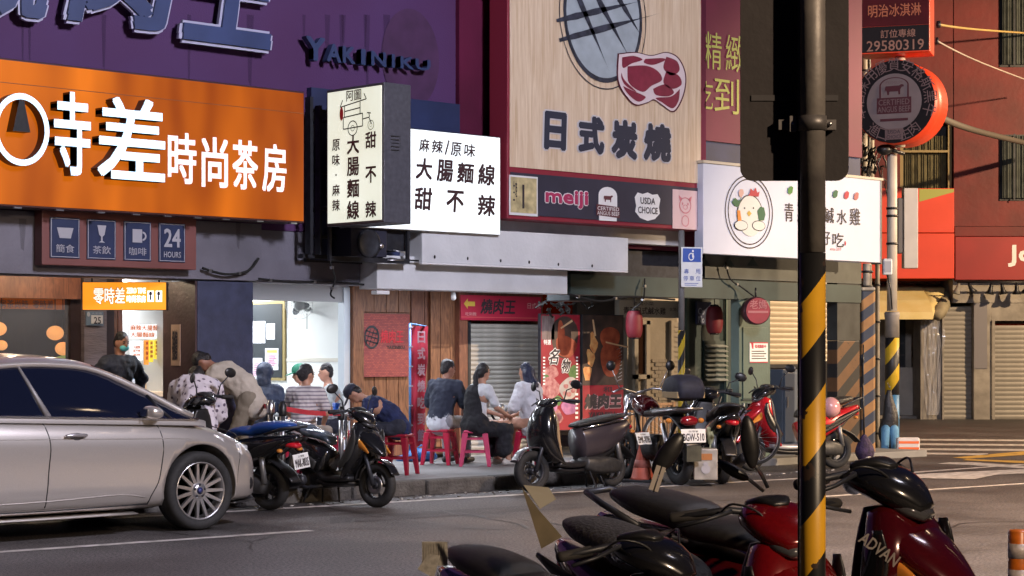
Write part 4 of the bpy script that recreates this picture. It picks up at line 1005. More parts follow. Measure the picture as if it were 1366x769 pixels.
MB().text('USDA', (mid - ww * .3, -.02, b + hh * .58), XR, ZU, ww * .6, hh * .24, .03).text('CHOICE', (mid - ww * .4, -.02, b + hh * .25), XR, ZU, ww * .8, hh * .24, .03).build('badge_ink', M_ink, bb)
a, b, c_, d = brect(897, 254, 930, 306); mid = (a + c_) / 2
MB().box(a, -.016, b, c_, -.013, d).build('badge', mat('blush print', (.68, .5, .52), .6), bb)
mb = MB().disc((mid, -.02, b + .29), XR, ZU, .11, .1, 20, rin=.88).disc((mid, -.02, b + .27), XR, ZU, .045, .03, 14, rin=.8).disc((mid, -.02, b + .1), XR, ZU, .07, .07, 16, rin=.85)
for s in (-1, 1):
    mb.poly((mid, -.02, b + .29), XR, ZU, [(s * .05, .08), (s * .1, .05), (s * .12, .12)][::s]); mb.disc((mid + s * .05, -.02, b + .31), XR, ZU, .012, .018, 8)
mb.build('badge_print', mat('pig pink', (.6, .2, .24), .6), bb)

# magenta panel words
mp_ = wallsign('wall_lettering', 'yellow green characters on the magenta panel behind the traffic sign', 965, 90, YC - .06)
for ch, a, b, c_, d in (('精', 940, 43, 963, 93), ('緻', 968, 47, 992, 97), ('吃', 940, 100, 951, 148) if False else ('乞', 938, 108, 951, 146), ('到', 953, 104, 986, 152), ('飽', 990, 108, 1020, 156)):
    world_text(mp_, 'character', ch, a, b, c_, d, YC - .06, mat('lime print', (.4, .42, .1), .5), .01)

# ================================================================ chicken shop sign
Yk2 = 16.35; X0, X1 = xw(938, Yk2), xw(1174, Yk2); zt = zw(1056, 229.5, Yk2); zb_ = zw(1056, 344.5, Yk2)
ck = thing('shop_sign', 'unlit white sign with a round drawing of a white hen and vegetables', 'sign', (X0, Yk2, zb_)); W, H = X1 - X0, zt - zb_
MB().box(0, 0, 0, W, .14, H).build('case', mat('matt white sheet', (.58, .63, .76), .6, nscale=1.5, namp=.05), ck, bevel=.004)
MB().box(-.02, -.02, H + .002, W + .05, .16, H + .035).build('top_rail', mat('cream rail', (.55, .5, .4), .5), ck)
MB().box(W + .002, -.01, -.02, W + .03, .15, H).build('side_rail', M_steel, ck)
def cl(px, py, off=.006): v = P(px, py, Yk2) - Vector(ck.location); v.y = -off; return v
sx = (xw(1001, Yk2) - xw(999, Yk2)) / 2; sz_ = (zw(1000, 280, Yk2) - zw(1000, 282, Yk2)) / 2
mb = MB(); c = cl(999, 283)
mb.disc(c, XR, ZU, 32 * sx, 49 * sz_, 56, rin=.965).disc(c, XR, ZU, 28 * sx, 44 * sz_, 56, rin=.965)
mb.build('ring_print', M_ink, ck)
M_hb = mat('hen white', (.62, .66, .64), .6); c = cl(1000, 287, .008)
MB().disc(c, XR, ZU, 17.5 * sx, 27 * sz_, 40).build('hen_outline', M_ink, ck)
c.y = -.011; MB().disc(c - ZU * sz_ * 1.5, XR, ZU, 16.6 * sx, 27 * sz_, 40).build('hen_body', M_hb, ck)
for dx in (-12.5, 11): 
    q = cl(1000 + dx, 301 + (dx > 0) * .5, .014); MB().disc(q, XR, ZU, 9 * sx, 7 * sz_, 24).disc(q - Vector((0, .003, 0)), XR, ZU, 8.2 * sx, 6 * sz_, 24, mi=1).build('wing', [M_ink, M_hb], ck)
def fl(px, py, pts, m, nm, off=.016): MB().poly(cl(px, py, off), XR * sx, ZU * sz_, pts).build(nm, m, ck)
M_com = mat('comb red', (.4, .04, .06), .6)
fl(1003, 260, [(-6, -2), (8, -2), (9, 5), (6, 3), (4, 10), (1, 5), (-3, 8), (-4, 2)][::1], M_com, 'comb')
fl(998, 285, [(-3, 0), (0, -4), (3.5, 0), (0, 4)], mat('beak ochre', (.5, .35, .06), .6), 'beak')
for dx in (-6, 6): MB().disc(cl(998 + dx, 278, .016), XR, ZU, .9 * sx, 1.3 * sz_, 10).build('eye', M_ink, ck)
fl(983, 289, [(-1, 8), (3, 8), (5, -6), (2, -8), (0, -6)], mat('carrot print', (.6, .22, .04), .6), 'carrot')
M_veg = mat('leaf print', (.03, .12, .06), .6)
fl(979, 272, [(-4, 2), (0, 8), (5, 4), (8, 9), (7, 2), (4, -4), (0, -3)], M_veg, 'carrot_leaf')
fl(1014, 286, [(-3, -9), (4, -8), (6, 0), (4, 9), (-1, 10), (-5, 4), (-4, -2)], M_veg, 'greens')
fl(988, 258, [(-3, -4), (0, -6), (3, 0), (2, 5), (-2, 5), (-4, 1)], mat('mushroom print', (.55, .36, .32), .6), 'mushroom')
for px, py, m in ((1053, 254, mat('bean green', (.06, .2, .04), .6)), (1095, 256, mat('plum print', (.3, .1, .12), .6)), (1113, 259, M_veg), (1128, 260.5, M_com), (1141, 262, mat('radish print', (.4, .14, .14), .6))):
    fl(px, py, [(-3.5, -4), (0, -6), (3, -3), (4, 4), (1, 6), (-3, 2)], m, 'vegetable')
mb = MB()
for ch, a, b, c_, d in (('青', 1046, 271, 1058, 296), ('菜', 1063, 271, 1077, 297), ('ㄟ', 1080, 275, 1094, 296), ('鹹', 1098, 277, 1112, 298), ('水', 1116, 280, 1129, 300), ('雞', 1133, 278, 1147, 301), ('好', 1094, 308, 1107, 327), ('吃', 1110, 311, 1125, 330)):
    a0, a1, b1, b0 = rect(a, b, c_, d, Yk2); mb.text(ch, (a0 - X0, -.008, b0 - zb_), XR, ZU, a1 - a0, b1 - b0, .012)
mb.build('lettering', M_ink, ck)
MB().disc(cl(1127, 325, .008), XR, ZU, 1.2 * sx, 3.5 * sz_, 8).text('since 2019', cl(1107, 334, .008), XR, ZU, 16 * sx, 4 * sz_).build('seal_print', M_com, ck)

# ================================================================ small orange hanging sign (squared to the doorway)
o1 = PZ(110, 414, 20.3); s1 = 20.3 / F
hs2 = thing('lit_sign', 'small glowing orange hanging sign inside the arcade by the tea shop door', 'sign', o1, CAMR); W, H = 112 * s1, 37.5 * s1
MB().box(0, 0, 0, W, .12, H).build('case', M_dark, hs2)
MB().box(.004, -.008, .004, W - .004, -.001, H - .004).build('face', glow('amber lit face', (1.0, .3, .015), 1.0, 2, (1.0, .38, .03), base=(.5, .2, .02)), hs2)
def st(mb, s, px0, py0, px1, py1, bold, off=.012): mb.text(s, ((px0 - 110) * s1, -off, (414 - py1) * s1), XR, ZU, (px1 - px0) * s1, (py1 - py0) * s1, bold)
M_lw = glow('lit white print', (1, .95, .85), 1.1)
mb = MB(); st(mb, '零時差', 124.5, 383, 167, 406.5, .05, .011); mb.build('lettering_shadow', mat('brown shade', (.12, .04, .02), .5), hs2)
mb = MB(); st(mb, '零時差', 125, 384, 167, 406, .015, .014); st(mb, 'ZERO TIME', 169, 384, 195, 392, .07); st(mb, '時尚茶房', 169, 394, 195, 404, .05)
for px in (197, 208): mb.box((px - 110) * s1, -.013, 11 * s1, (px + 8.5 - 110) * s1, -.012, 26 * s1)
mb.build('lettering', M_lw, hs2)
mb = MB()
for px in (201.2, 212): mb.disc(((px - 110) * s1, -.016, 22 * s1), XR, ZU, 2 * s1, 3 * s1, 10); mb.box((px - 1 - 110) * s1, -.017, 13.5 * s1, (px + 1 - 110) * s1, -.016, 19 * s1)
mb.build('icon', M_ink, hs2)
for k in (.1, .9): pass
MB().tube([(W * .1, .06, H), (W * .1, .06, ZCEIL - o1.z)], .01, 6).tube([(W * .9, .06, H), (W * .9, .06, ZCEIL - o1.z)], .01, 6).build('hanger', M_dark, hs2)

# house number plate
X0, X1, z1, z0 = rect(115, 416, 138, 434.5, YL - .07)
hn = thing('number_plate', 'pale house number plate reading 25 on the stone pillar', 'plate', (X0, YL - .07, z0)); W, H = X1 - X0, z1 - z0
MB().box(0, 0, 0, W, .012, H).build('plate', mat('blue grey enamel', (.12, .16, .22), .4), hn)
MB().box(W * .28, -.004, .02, W - .01, -.001, H * .74).build('number_field', mat('enamel cream', (.5, .48, .48), .4), hn)
MB().text('25', (W * .42, -.006, H * .12), XR, ZU, W * .42, H * .5, .03).build('number', M_ink, hn)
MB().text('大忠街', (W * .3, -.004, H * .8), XR, ZU, W * .6, H * .14, .01).disc((W * .13, -.003, H * .8), XR, ZU, .02, .025, 12).build('street_name', M_pi, hn)

# lamps seen in the tea shop
M_globe = glow('amber globe', (1.0, .42, .13), 1.15)
for px, py, r_, lab in ((-2, 439, 9.5, 'topmost glowing amber globe lamp at the left edge'), (73.5, 444.5, 10.2, 'larger upper amber globe lamp behind the shop window'), (84, 465.5, 9.4, 'lower amber globe lamp beside the green strip'), (2, 461, 7, 'dim amber lamp low at the left edge')):
    Y_ = 19.1; c = P(px, py, Y_); t = thing('globe_lamp', lab, 'lamp', c); rr = r_ / F * 24.5
    MB().ell((0, 0, 0), (rr, rr, rr * .85), 20, 12).build('lamp_shade', M_globe, t)
    MB().tube([(0, 0, rr * .8), (0, 0, ZCEIL - c.z)], .006, 5).build('cord', M_black, t)
# downlights
for px, py in ((20, 371), (85, 372.5), (128, 370.5)):
    c = P(px, py, 18.0); t = thing('downlight', {20: 'ceiling downlight nearest the left edge of the arcade', 85: 'middle ceiling downlight over the tea shop front', 128: 'ceiling downlight just left of the small orange sign'}[px], 'light', (c.x, 18.0, ZCEIL))
    MB().lathe([(.07, 0), (.07, -.02), (.05, -.025)], 16).build('ring', M_white, t)
    MB().disc((0, 0, -.028), (1, 0, 0), (0, -1, 0), .05, .05, 16).build('lens', glow('downlight lens', (1, .85, .7), 8), t)
    lamp('downlight_lamp', (c.x, 18.0, ZCEIL - .08), 14, (1, .8, .55), .04)
t = thing('arcade_light', 'small white light under the arcade beam near the white room', 'light', P(390, 374, YC + .5))
MB().box(-.1, -.04, 0, .1, .04, .03).build('tube', glow('tube white', (.8, .9, 1), 3), t)

# ---- posters
def poster(name, lab, px0, py0, px1, py1, Y):
    X0, X1, z1, z0 = rect(px0, py0, px1, py1, Y); t = thing(name, lab, 'poster', (X0, Y, z0)); W, H = X1 - X0, z1 - z0
    MB().box(0, 0, 0, W, .05, H).build('frame', M_dark, t, bevel=.004)
    return t, W, H
M_pr = mat('poster red', (.26, .01, .025), .45, nscale=2, namp=.15)
M_pm = mat('grilled meat print', (.16, .02, .012), .45, nscale=7, col2=(.4, .09, .04)); M_pk = mat('smoky black print', (.02, .016, .016), .45, nscale=5, col2=(.09, .05, .04))
M_pp = mat('raw meat print', (.25, .04, .05), .5, nscale=16, col2=(.5, .26, .24)); M_pc = mat('plate print', (.4, .36, .33), .5, nscale=9, namp=.15); M_pg = mat('greens print', (.04, .12, .03), .5, nscale=9, col2=(.12, .2, .06)); M_pv = mat('violet print', (.2, .06, .2), .5, nscale=9, col2=(.5, .2, .35))
def pb(t, name, m, cx_, cz_, rx, rz, off=-.004, n=22, wob=.12, ph=0):
    pts = [(cx_ + rx * cos(2 * PI * k / n) * (1 + wob * sin(3 * 2 * PI * k / n + ph)), cz_ + rz * sin(2 * PI * k / n) * (1 + wob * cos(2 * 2 * PI * k / n + ph))) for k in range(n)]
    return MB().poly((0, off, 0), XR, ZU, pts).build(name, m, t)
t, W, H = poster('poster_panel', 'tall red food poster with plates of meat left of the steak poster', 721, 419, 774, 575, 18.9)
MB().box(.01, -.003, .01, W - .01, -.001, H - .01).build('print', M_pr, t)
MB().box(.02, -.005, H * .78, W * .34, -.004, H - .03).build('steel_print', mat('grey steel print', (.16, .12, .12), .4, nscale=5, namp=.4, stretch=(6, 1, 1)), t)
pb(t, 'smoke_print', M_pk, W * .6, H * .8, W * .34, H * .19, -.005, wob=.05)
pb(t, 'meat_print', M_pm, W * .62, H * .72, W * .26, H * .1, -.007, ph=1); pb(t, 'meat_print', M_pm, W * .5, H * .84, W * .09, H * .1, -.008, ph=2)
MB().poly((W * .5, -.009, H * .87), XR, ZU, [(0, 0), (.22, .1), (.21, .13), (-.01, .02)]).build('chopsticks_print', mat('stick print', (.55, .35, .2), .5), t)
mb = MB().text('特選', (W * .07, -.006, H * .735), XR, ZU, W * .18, H * .045, .03).build('lettering', M_wink, t)
MB().text('名', (W * .18, -.008, H * .56), XR, ZU, W * .3, H * .15, .1, 0, .3).text('物', (W * .5, -.008, H * .49), XR, ZU, W * .26, H * .13, .1, 0, .3).build('lettering_halo', M_wink, t)
MB().text('名', (W * .19, -.011, H * .565), XR, ZU, W * .28, H * .14, .03, 0, .3).text('物', (W * .51, -.011, H * .495), XR, ZU, W * .24, H * .12, .03, 0, .3).build('lettering', M_ink, t)
for q in ((M_pp, .25, .5, .2, .05), (M_pg, .14, .44, .1, .04), (M_pp, .24, .37, .24, .085), (M_pc, .7, .36, .22, .1), (M_pg, .4, .26, .12, .05), (M_pv, .72, .2, .2, .07), (M_pp, .3, .12, .26, .07), (M_pg, .82, .5, .12, .06), (M_pv, .3, .2, .12, .04)):
    pb(t, 'plate_print', q[0], W * q[1], H * q[2], W * q[3], H * q[4], -.005 - random.random() * .004, ph=random.uniform(0, 6))
for a, b in ((.62, .38), (.76, .41), (.7, .31), (.8, .34), (.6, .32)): pb(t, 'slice_print', M_pp, W * a, H * b, W * .06, H * .022, -.013, 12)
mb = MB()
for a in (.88, .05):
    for k in range(9): mb.box(W * a, -.012, H * (.62 - .028 * k), W * (a + .05), -.010, H * (.62 - .028 * k) + .02)
for k in range(6): mb.box(W * .86, -.012, H * (.3 - .04 * k), W * .93, -.01, H * (.3 - .04 * k) + .03)
mb.build('small_print', M_wink, t)
t, W, H = poster('poster_panel', 'tall poster of a grilled steak over a red panel with dark characters', 776.5, 420, 832, 577, 18.9)
MB().box(.01, -.003, .01, W - .01, -.001, H * .4).build('print', M_pr, t)
MB().box(.01, -.003, H * .402, W - .01, -.001, H - .01).build('photo_print', M_pk, t)
pb(t, 'meat_print', M_pm, W * .68, H * .62, W * .25, H * .16, -.006, wob=.06); pb(t, 'meat_print', M_pm, W * .66, H * .8, W * .24, H * .1, -.007, wob=.05)
for k in range(3): pb(t, 'flame_print', mat('ember print', (.5, .16, .05), .5, nscale=12, col2=(.7, .4, .15)), W * (.12 + .07 * k), H * (.5 + .13 * k), W * .09, H * .08, -.005, 14, .3, k)
MB().poly((W * .3, -.009, H * .83), XR, ZU, [(-.06, .2), (-.03, .2), (.02, -.02), (-.02, -.02)]).poly((W * .55, -.01, H * .76), XR, ZU, [(0, .02), (.45, -.05), (.44, -.07), (0, 0)]).build('chopsticks_print', mat('stick print', (.55, .35, .2), .5), t)
mb = MB()
for k in range(10): mb.add([Vector((W * .82 + .025 * (k % 3), -.006, H * (.43 + .03 * k))), Vector((W * .95, -.006, H * (.45 + .03 * k))), Vector((W * .95, -.006, H * (.455 + .03 * k))), Vector((W * .82 + .025 * (k % 3), -.006, H * (.437 + .03 * k)))], [(0, 1, 2, 3)])
mb.build('grid_print', M_pi, t)
MB().text('燒肉王', (W * .04, -.007, H * .2), XR, ZU, W * .9, H * .13, .09, 0, .1).text('和', (W * .5, -.007, H * .34), XR, ZU, W * .2, H * .05, .02).build('lettering', M_ink, t)
MB().text('燒肉王', (W * .05, -.0055, H * .193), XR, ZU, W * .9, H * .135, .14, 0, .1).build('lettering_halo', mat('halo print', (.5, .3, .32), .6), t)
MB().text('YAKINIKU', (W * .14, -.007, H * .125), XR, ZU, W * .64, H * .05, .06).build('lettering', M_ink, t)
MB().box(W * .03, -.006, H * .02, W * .97, -.004, H * .07).build('white_strip', M_pi, t)
MB().box(W * .06, -.008, H * .025, W * .2, -.006, H * .065).text('日式炭燒吃到飽', (W * .3, -.008, H * .03), XR, ZU, W * .6, H * .03, .02).build('small_print', M_ink, t)

# ---- lanterns and round sign
M_lan = mat('red lantern cloth', (.15, .01, .02), .6, nscale=5, namp=.2)
for px, py, Y_, lab in ((846, 433, 18.0, 'left red lantern hanging beside the steak poster'), (953, 427, 18.2, 'right red lantern hanging before the dark green partition')):
    c = P(px, py, Y_); t = thing('lantern', lab, 'lantern', c); rz = 20 / F * c.length * .98; rx = rz * .58; n = 14; pr = []
    for k in range(n * 2 + 1):
        q = -1 + 2 * k / (n * 2); pr.append((rx * (1 - abs(q) ** 3.2 * .3) * (1 + (.02 if k % 2 else -.01)), rz * q * .9))
    MB().lathe(pr, 20).build('shade', M_lan, t)
    MB().lathe([(rx * .55, rz * .9), (rx * .5, rz * 1.02), (rx * .1, rz * 1.05)], 16).build('cap', M_black, t); MB().lathe([(rx * .5, -rz), (rx * .6, -rz * .9)], 16).build('cap', M_black, t)
    MB().tube([(0, 0, rz), (0, 0, max(rz + .05, ZCEIL - c.z))], .006, 5).build('cord', M_black, t)
c = P(1008, 415, 16.7); t = thing('round_sign', 'round dark red sign projecting from the green pillar', 'sign', c, CAMR * .6)
R_ = 18.5 / F * 26
MB().lathe([(R_, -.07), (R_ * 1.02, 0), (R_, .07)], 36, Matrix.Rotation(PI / 2, 4, 'X')).build('case', mat('plum black case', (.05, .012, .02), .4), t)
MB().disc((0, -.075, 0), XR, ZU, R_ * .93, R_ * .93, 36).build('face', mat('dull red face', (.22, .012, .035), .5, nscale=4, namp=.2), t)
MB().box(-R_ * .8, -.08, -.03, R_ * .8, -.077, .0).text('老媽', (-.12, -.08, .02), XR, ZU, .24, .12, .02).build('face_print', mat('rose print', (.35, .12, .14), .6), t)
MB().tube([(R_ * .0, .0, R_), (0, .0, R_ + .12)], .012, 6).tube([(0, 0, R_ * .9), (.0, .35, R_ * .9)], .012, 6).build('bracket', M_black, t)
# notice on the pillar
X0, X1, z1, z0 = rect(1000, 457, 1024, 484, YC - .055)
t = thing('notice', 'white notice with a red heading on the green pillar', 'notice', (X0, YC - .058, z0)); W, H = X1 - X0, z1 - z0
MB().box(0, 0, 0, W, .006, H).build('sheet', M_plate, t)
mb = MB().text('監視錄影中', (W * .28, -.003, H * .72), XR, ZU, W * .62, H * .17, .03).poly((W * .06, -.003, H * .68), XR, ZU, [(0, .08), (.05, .08), (.05, 0), (.025, .0)]); mb.box(.0, -.003, .0, W, -.001, .012).box(0, -.003, H - .012, W, -.001, H)
mb.build('heading', mat('notice red', (.5, .03, .06), .5), t)
mb = MB()
for k in range(4): mb.box(W * .1, -.003, H * (.18 + .12 * k), W * (.9 - .1 * (k % 2)), -.001, H * (.18 + .12 * k) + .012)
mb.build('small_print', M_ink, t)
# speaker and box over the posters
X0, X1, z1, z0 = rect(760, 364, 806, 402, 17.6)
t = thing('condenser_box', 'dark teal equipment box hanging under the arcade above the posters', 'box', (X0, 17.6, z0)); W, H = X1 - X0, z1 - z0
MB().box(0, 0, 0, W * .72, .4, H).build('casing', mat('teal black steel', (.03, .05, .06), .5, nscale=4, namp=.3), t, bevel=.01)
MB().box(W * .73, .05, .08, W, .3, H * .9).build('side_box', mat('slate steel 2', (.05, .08, .11), .45), t, bevel=.01)
MB().text('S', (W * .8, .04, H * .3), XR, ZU, .05, .1, .03).build('letter', mat('lime digit', (.3, .35, .1), .5), t)
MB().tube([(W * .9, .2, .1), (W * 1.0, .2, -.05), (W * .85, .2, -.09), (W * .6, .2, .02)], .012, 6).build('hose', mat('hose rubber', (.01, .01, .01), .9), t)
mb = MB(); random.seed(11)
for k in range(14):
    a = P(726 + random.uniform(0, 34), 401 + random.uniform(0, 12), 18.6 + random.uniform(-.1, .2)); pts = [a]
    for j in range(5): pts.append(pts[-1] + Vector((random.uniform(-.05, .06), random.uniform(-.03, .03), random.uniform(-.05, .04))))
    mb.tube(pts, random.uniform(.008, .02), 5)
o = mb.build('cable_tangle', mat('hose rubber', (.01, .01, .01), .9)); tag(o, 'tangle of black hoses and cables above the red food poster', 'cables'); o['kind'] = 'stuff'
# small security camera
t = thing('security_camera', 'small white security camera on the timber front', 'camera', P(603, 394, 19.4))
MB().tube([(-.08, -.12, -.04), (.02, .0, .03)], [.035, .03], 10).build('housing', M_white, t); MB().tube([(.02, 0, .03), (.06, .05, .0)], .012, 6).build('arm', M_white, t)
# ================================================================ foreground sign post
fp = PZ(1084, 769, 5.6); Zf = 5.6; sp_ = Zf / F
hz2 = stripes('yellow and black hazard paint', (.8, .42, .02), (.012, .012, .013), 3.26, 1.3, rough=.42, chips=.36, phase=.175)
t = thing('sign_post', 'thick roadside post painted with yellow and black hazard stripes in the foreground', 'post', (fp.x, fp.y, 0), CAMR)
zsp = CH + (HZ - 338) * sp_
rp = 17.3 * sp_
MB().lathe([(rp, 0), (rp, zsp)], 28).build('striped_base', hz2, t)
MB().lathe([(rp * .98, zsp + .002), (rp * .98, 2.85)], 28).build('pole', mat('grimy galvanised steel', (.11, .1, .1), .5, metal=.3, nscale=9, col2=(.24, .22, .2), bump=.06, bscale=60, detail=8), t)
MB().tube([(-rp * .9, rp * .7, .1), (-rp * .9, rp * .7, 2.8)], .006, 6).build('cable', M_black, t)
# clamp
zc = CH + (HZ - 165) * sp_
mb = MB().lathe([(rp * 1.0, zc - .02), (rp * 1.1, zc - .02), (rp * 1.1, zc + .02), (rp, zc + .02)], 24).box(-.09, rp * .8, zc - .014, .07, rp * 1.5, zc + .014).box(-.062, rp * .2, zc - .022, -.045, rp * 1.2, zc + .022)
mb.build('clamp', mat('dull clamp steel', (.16, .15, .15), .45, metal=.5, nscale=20, namp=.3), t)
for dx in (-.054, .05): MB().lathe([(.006, 0), (.006, .02), (.003, .022)], 8, Matrix.Translation((dx, rp * .8, zc)) @ Matrix.Rotation(PI / 2, 4, 'X')).build('bolt', M_steel, t)
# the back of the traffic sign panel
x0, x1 = (990 - 1083) * sp_, (1136 - 1083) * sp_; z0 = CH + (HZ - 239) * sp_; z1 = 2.75
t2 = thing('traffic_sign', 'dark unlit back of a large rounded traffic sign on the striped post', 'traffic sign', (fp.x, fp.y, 0), CAMR)
r_ = .035; pts = []
for cxx, czz, a0 in ((x1 - r_, z0 + r_, -PI / 2), (x1 - r_, z1 - r_, 0), (x0 + r_, z1 - r_, PI / 2), (x0 + r_, z0 + r_, PI)):
    for k in range(7): a = a0 + PI / 2 * k / 6; pts.append((cxx + r_ * cos(a), czz + r_ * sin(a)))
M = Matrix.Translation((0, rp * 1.5 + .012, 0)) @ Matrix.Rotation(PI / 2, 4, 'X')
MB().prism(pts, .006, M).build('panel', mat('dull sign back', (.024, .02, .022), .8, metal=.0, nscale=3, namp=.35, bump=.1, bscale=40, detail=8), t2)
for z in (zc + .07,): MB().box(x0 + .03, rp * 1.5 + .002, z, x1 - .03, rp * 1.5 + .004, z + .016).build('stiffener', mat('dull aluminium', (.035, .032, .036), .6, metal=.1, nscale=6, namp=.3), t2)

# ================================================================ parking sign pole
b = PG(906, 640, .09); b = P(909, 520, 15.4); b.z = 0
t = thing('parking_sign_post', 'thin grey post with striped base carrying a small blue and white disabled parking sign', 'sign post', (b.x, b.y, 0), CAMR * .75)
zz = zw(911, 441, b.y)
MB().lathe([(.042, 0), (.042, zz)], 14).build('striped_base', stripes('fine hazard paint', (.6, .42, .02), (.012, .012, .013), 3.4, 2.2, chips=.2), t)
MB().lathe([(.036, zz + .002), (.034, zw(911, 308, b.y))], 14).build('pole', mat('grey steel pole', (.17, .17, .17), .5, nscale=5, namp=.3), t)
a0 = zw(923, 384, b.y); a1 = zw(923, 331, b.y); wd = 27 / F * 23.3
MB().box(-.02, -.06, a0, wd, -.045, a1).build('sign_panel', M_plate, t, bevel=.004)
MB().box(.0, -.066, a1 - .17, wd - .02, -.061, a1 - .015).build('blue_field', mat('traffic blue', (.02, .08, .4), .4), t)
mb = MB().disc((wd * .5 - .02, -.07, a1 - .11), XR, ZU, .035, .045, 16, rin=.7).disc((wd * .5, -.07, a1 - .045), XR, ZU, .012, .015, 10).poly((wd * .5, -.069, a1 - .07), XR, ZU, [(-.01, 0), (.01, 0), (.012, -.05), (-.008, -.05)]); mb.build('symbol', M_wink, t)
mb = MB()
for ch, x, z in (('專', .015, .15), ('用', .15, .15), ('停', .005, .07), ('車', .08, .07), ('位', .155, .07)): mb.text(ch, (x, -.063, a0 + z), XR, ZU, .055, .06, .01)
mb.box(.02, -.064, a0 + .04, wd - .05, -.062, a0 + .046).box(.02, -.064, a0 + .02, wd - .07, -.062, a0 + .026)
mb.build('lettering', mat('traffic blue', (.02, .08, .4), .4), t)

# ================================================================ right hand pole cluster
Zp = 30.0; sc = Zp / F
pp = PZ(1190, 604, Zp)
pp.z = 0
t = thing('utility_pole', 'tall cream pole with a yellow and black striped sleeve at the lane corner', 'pole', (pp.x, pp.y, 0), CAMR)
def lz(py): return CH + (HZ - py) * sc
rr = 8.6 * sc
MB().lathe([(rr * 1.12, 0), (rr * 1.12, lz(527))], 18).build('lower_sleeve', mat('blue tarpaulin', (.04, .16, .32), .5, nscale=5, namp=.3, bump=.4, bscale=12), t)
MB().lathe([(rr * 1.1, lz(527)), (rr * 1.1, lz(451))], 20).build('striped_sleeve', stripes('bright hazard paint', (.75, .5, .03), (.015, .015, .016), 2.1, 1.3, chips=.15), t)
MB().lathe([(rr * 1.12, lz(450.5)), (rr * 1.12, lz(424)), (rr * 1.2, lz(422)), (rr * 1.2, lz(418)), (rr, lz(416))], 20).build('sleeve', mat('grey sleeve', (.22, .2, .18), .6, nscale=6, namp=.3), t)
MB().lathe([(rr * .8, lz(415)), (rr * .76, lz(180))], 20).build('pole', mat('cream pole paint', (.55, .5, .42), .5, nscale=3, namp=.2, bump=.2, bscale=10), t)
for py in (280, 327, 290): MB().lathe([(rr * .8, lz(py)), (rr * .92, lz(py)), (rr * .92, lz(py - 3)), (rr * .8, lz(py - 3))], 16).build('strap', M_black, t)
# things tied to it
o = thing('meter_box', 'small white meter box strapped to the cream pole', 'box', PZ(1178, 367, Zp - .3), CAMR)
MB().box(0, 0, 0, .14, .1, .24).build('casing', mat('box white', (.6, .62, .66), .3), o, bevel=.02); MB().box(.02, -.012, .04, .12, -.002, .2).build('cover', mat('box grey', (.35, .36, .4), .3), o)
MB().tube([(.07, .05, 0), (.12, .05, -.2), (.15, .1, -.5)], .012, 6).build('cable', M_black, o)
o = thing('vertical_sign', 'narrow blank pale sign box mounted behind the cream pole', 'sign', PZ(1206, 358, Zp + .3), CAMR)
MB().box(0, 0, 0, 19 * sc, .2, 108 * sc).build('case', mat('pale sign case', (.5, .47, .42), .5, nscale=3, namp=.1), o, bevel=.01)
MB().box(-.09, .02, 20 * sc, -.004, .16, 95 * sc).build('side_case', mat('grey brown case', (.12, .11, .1), .6), o, bevel=.02)
o = thing('lamp_bracket', 'black bracket lamp on the cream pole below the round sign', 'lamp', PZ(1180, 200, Zp - .2), CAMR)
MB().ell((0, 0, 0), (.12, .09, .08), 12, 8).build('housing', M_black, o); MB().tube([(.1, 0, 0), (.3, .1, -.05)], .03, 6).tube([(0, 0, 0), (-.1, 0, -.2), (-.06, 0, -.4)], .012, 5).build('arm', M_black, o)
# jacket hanging on the pole, blue tarp, broom
o = thing('raincoat', 'black raincoat hanging from the foot of the striped sleeve', 'raincoat', PZ(1186, 526, Zp - .35), CAMR)
mb = MB(); mb.sweep([(0, .06, .02, .03), (0, -.1, .05, .07), (.02, -.35, .09, .12), (-.02, -.6, .06, .14), (0, -.8, .05, .06)], 16, 2)
mb.build('cloth', mat('black oilcloth', (.012, .012, .015), .5, bump=1, bscale=9), o); MB().tube([(0, -.05, .1), (0, .1, .16)], .01, 6).build('hanger', M_steel, o)
o = thing('blue_trousers', 'pair of blue work trousers hanging against the utility pole', 'trousers', PZ(1187, 573, Zp - .4), CAMR)
for s in (-1, 1): MB().cone((s * .06, 0, .0), (s * .08, .0, -.38), .07, .05).build('leg', mat('faded blue cotton', (.1, .25, .42), .8, nscale=5, namp=.3, bump=.6, bscale=10), o)

# red box sign (unlit face, vermilion side) and the round sign
xa0 = PZ(1237, 0, Zp)
def bladeframe(px, Z): p = PZ(px, HZ, Z); return p
# its face is squared to the camera corner as the photograph shows it
o = thing('box_sign', 'dark red box sign with a phone number high on the pole', 'sign', PZ(1147, 73, Zp - .5), CAMR - .32)
s_ = (Zp - .5) / F
W = 92 * s_; H = 150 * s_
MB().box(0, 0, 0, W, .55, H).build('case', mat('vermilion case', (.75, .06, .015), .4, nscale=2, namp=.06), o, bevel=.01)
MB().box(.01, -.012, 36 * s_, W - .01, -.002, H).build('face', mat('maroon face', (.07, .006, .01), .7, spec=.2, nscale=3, namp=.2), o)
MB().box(.01, -.012, .02, W - .01, -.001, 35.5 * s_).build('number_strip', mat('black face', (.012, .01, .012), .7, spec=.2), o)
MB().text('明治冰淇淋', (W * .12, -.016, 48 * s_), XR, ZU, W * .76, 17 * s_, .015).text('特級牛排', (W * .12, -.016, 80 * s_), XR, ZU, W * .76, 22 * s_, .015).build('lettering', mat('ochre print', (.42, .12, .05), .6), o)
MB().text('訂位專線', (W * .3, -.016, 20 * s_), XR, ZU, W * .5, 11 * s_, .012).text('29580319', (W * .1, -.016, 3 * s_), XR, ZU, W * .82, 14 * s_, .015).build('number', mat('dim brown print', (.28, .14, .1), .6), o)
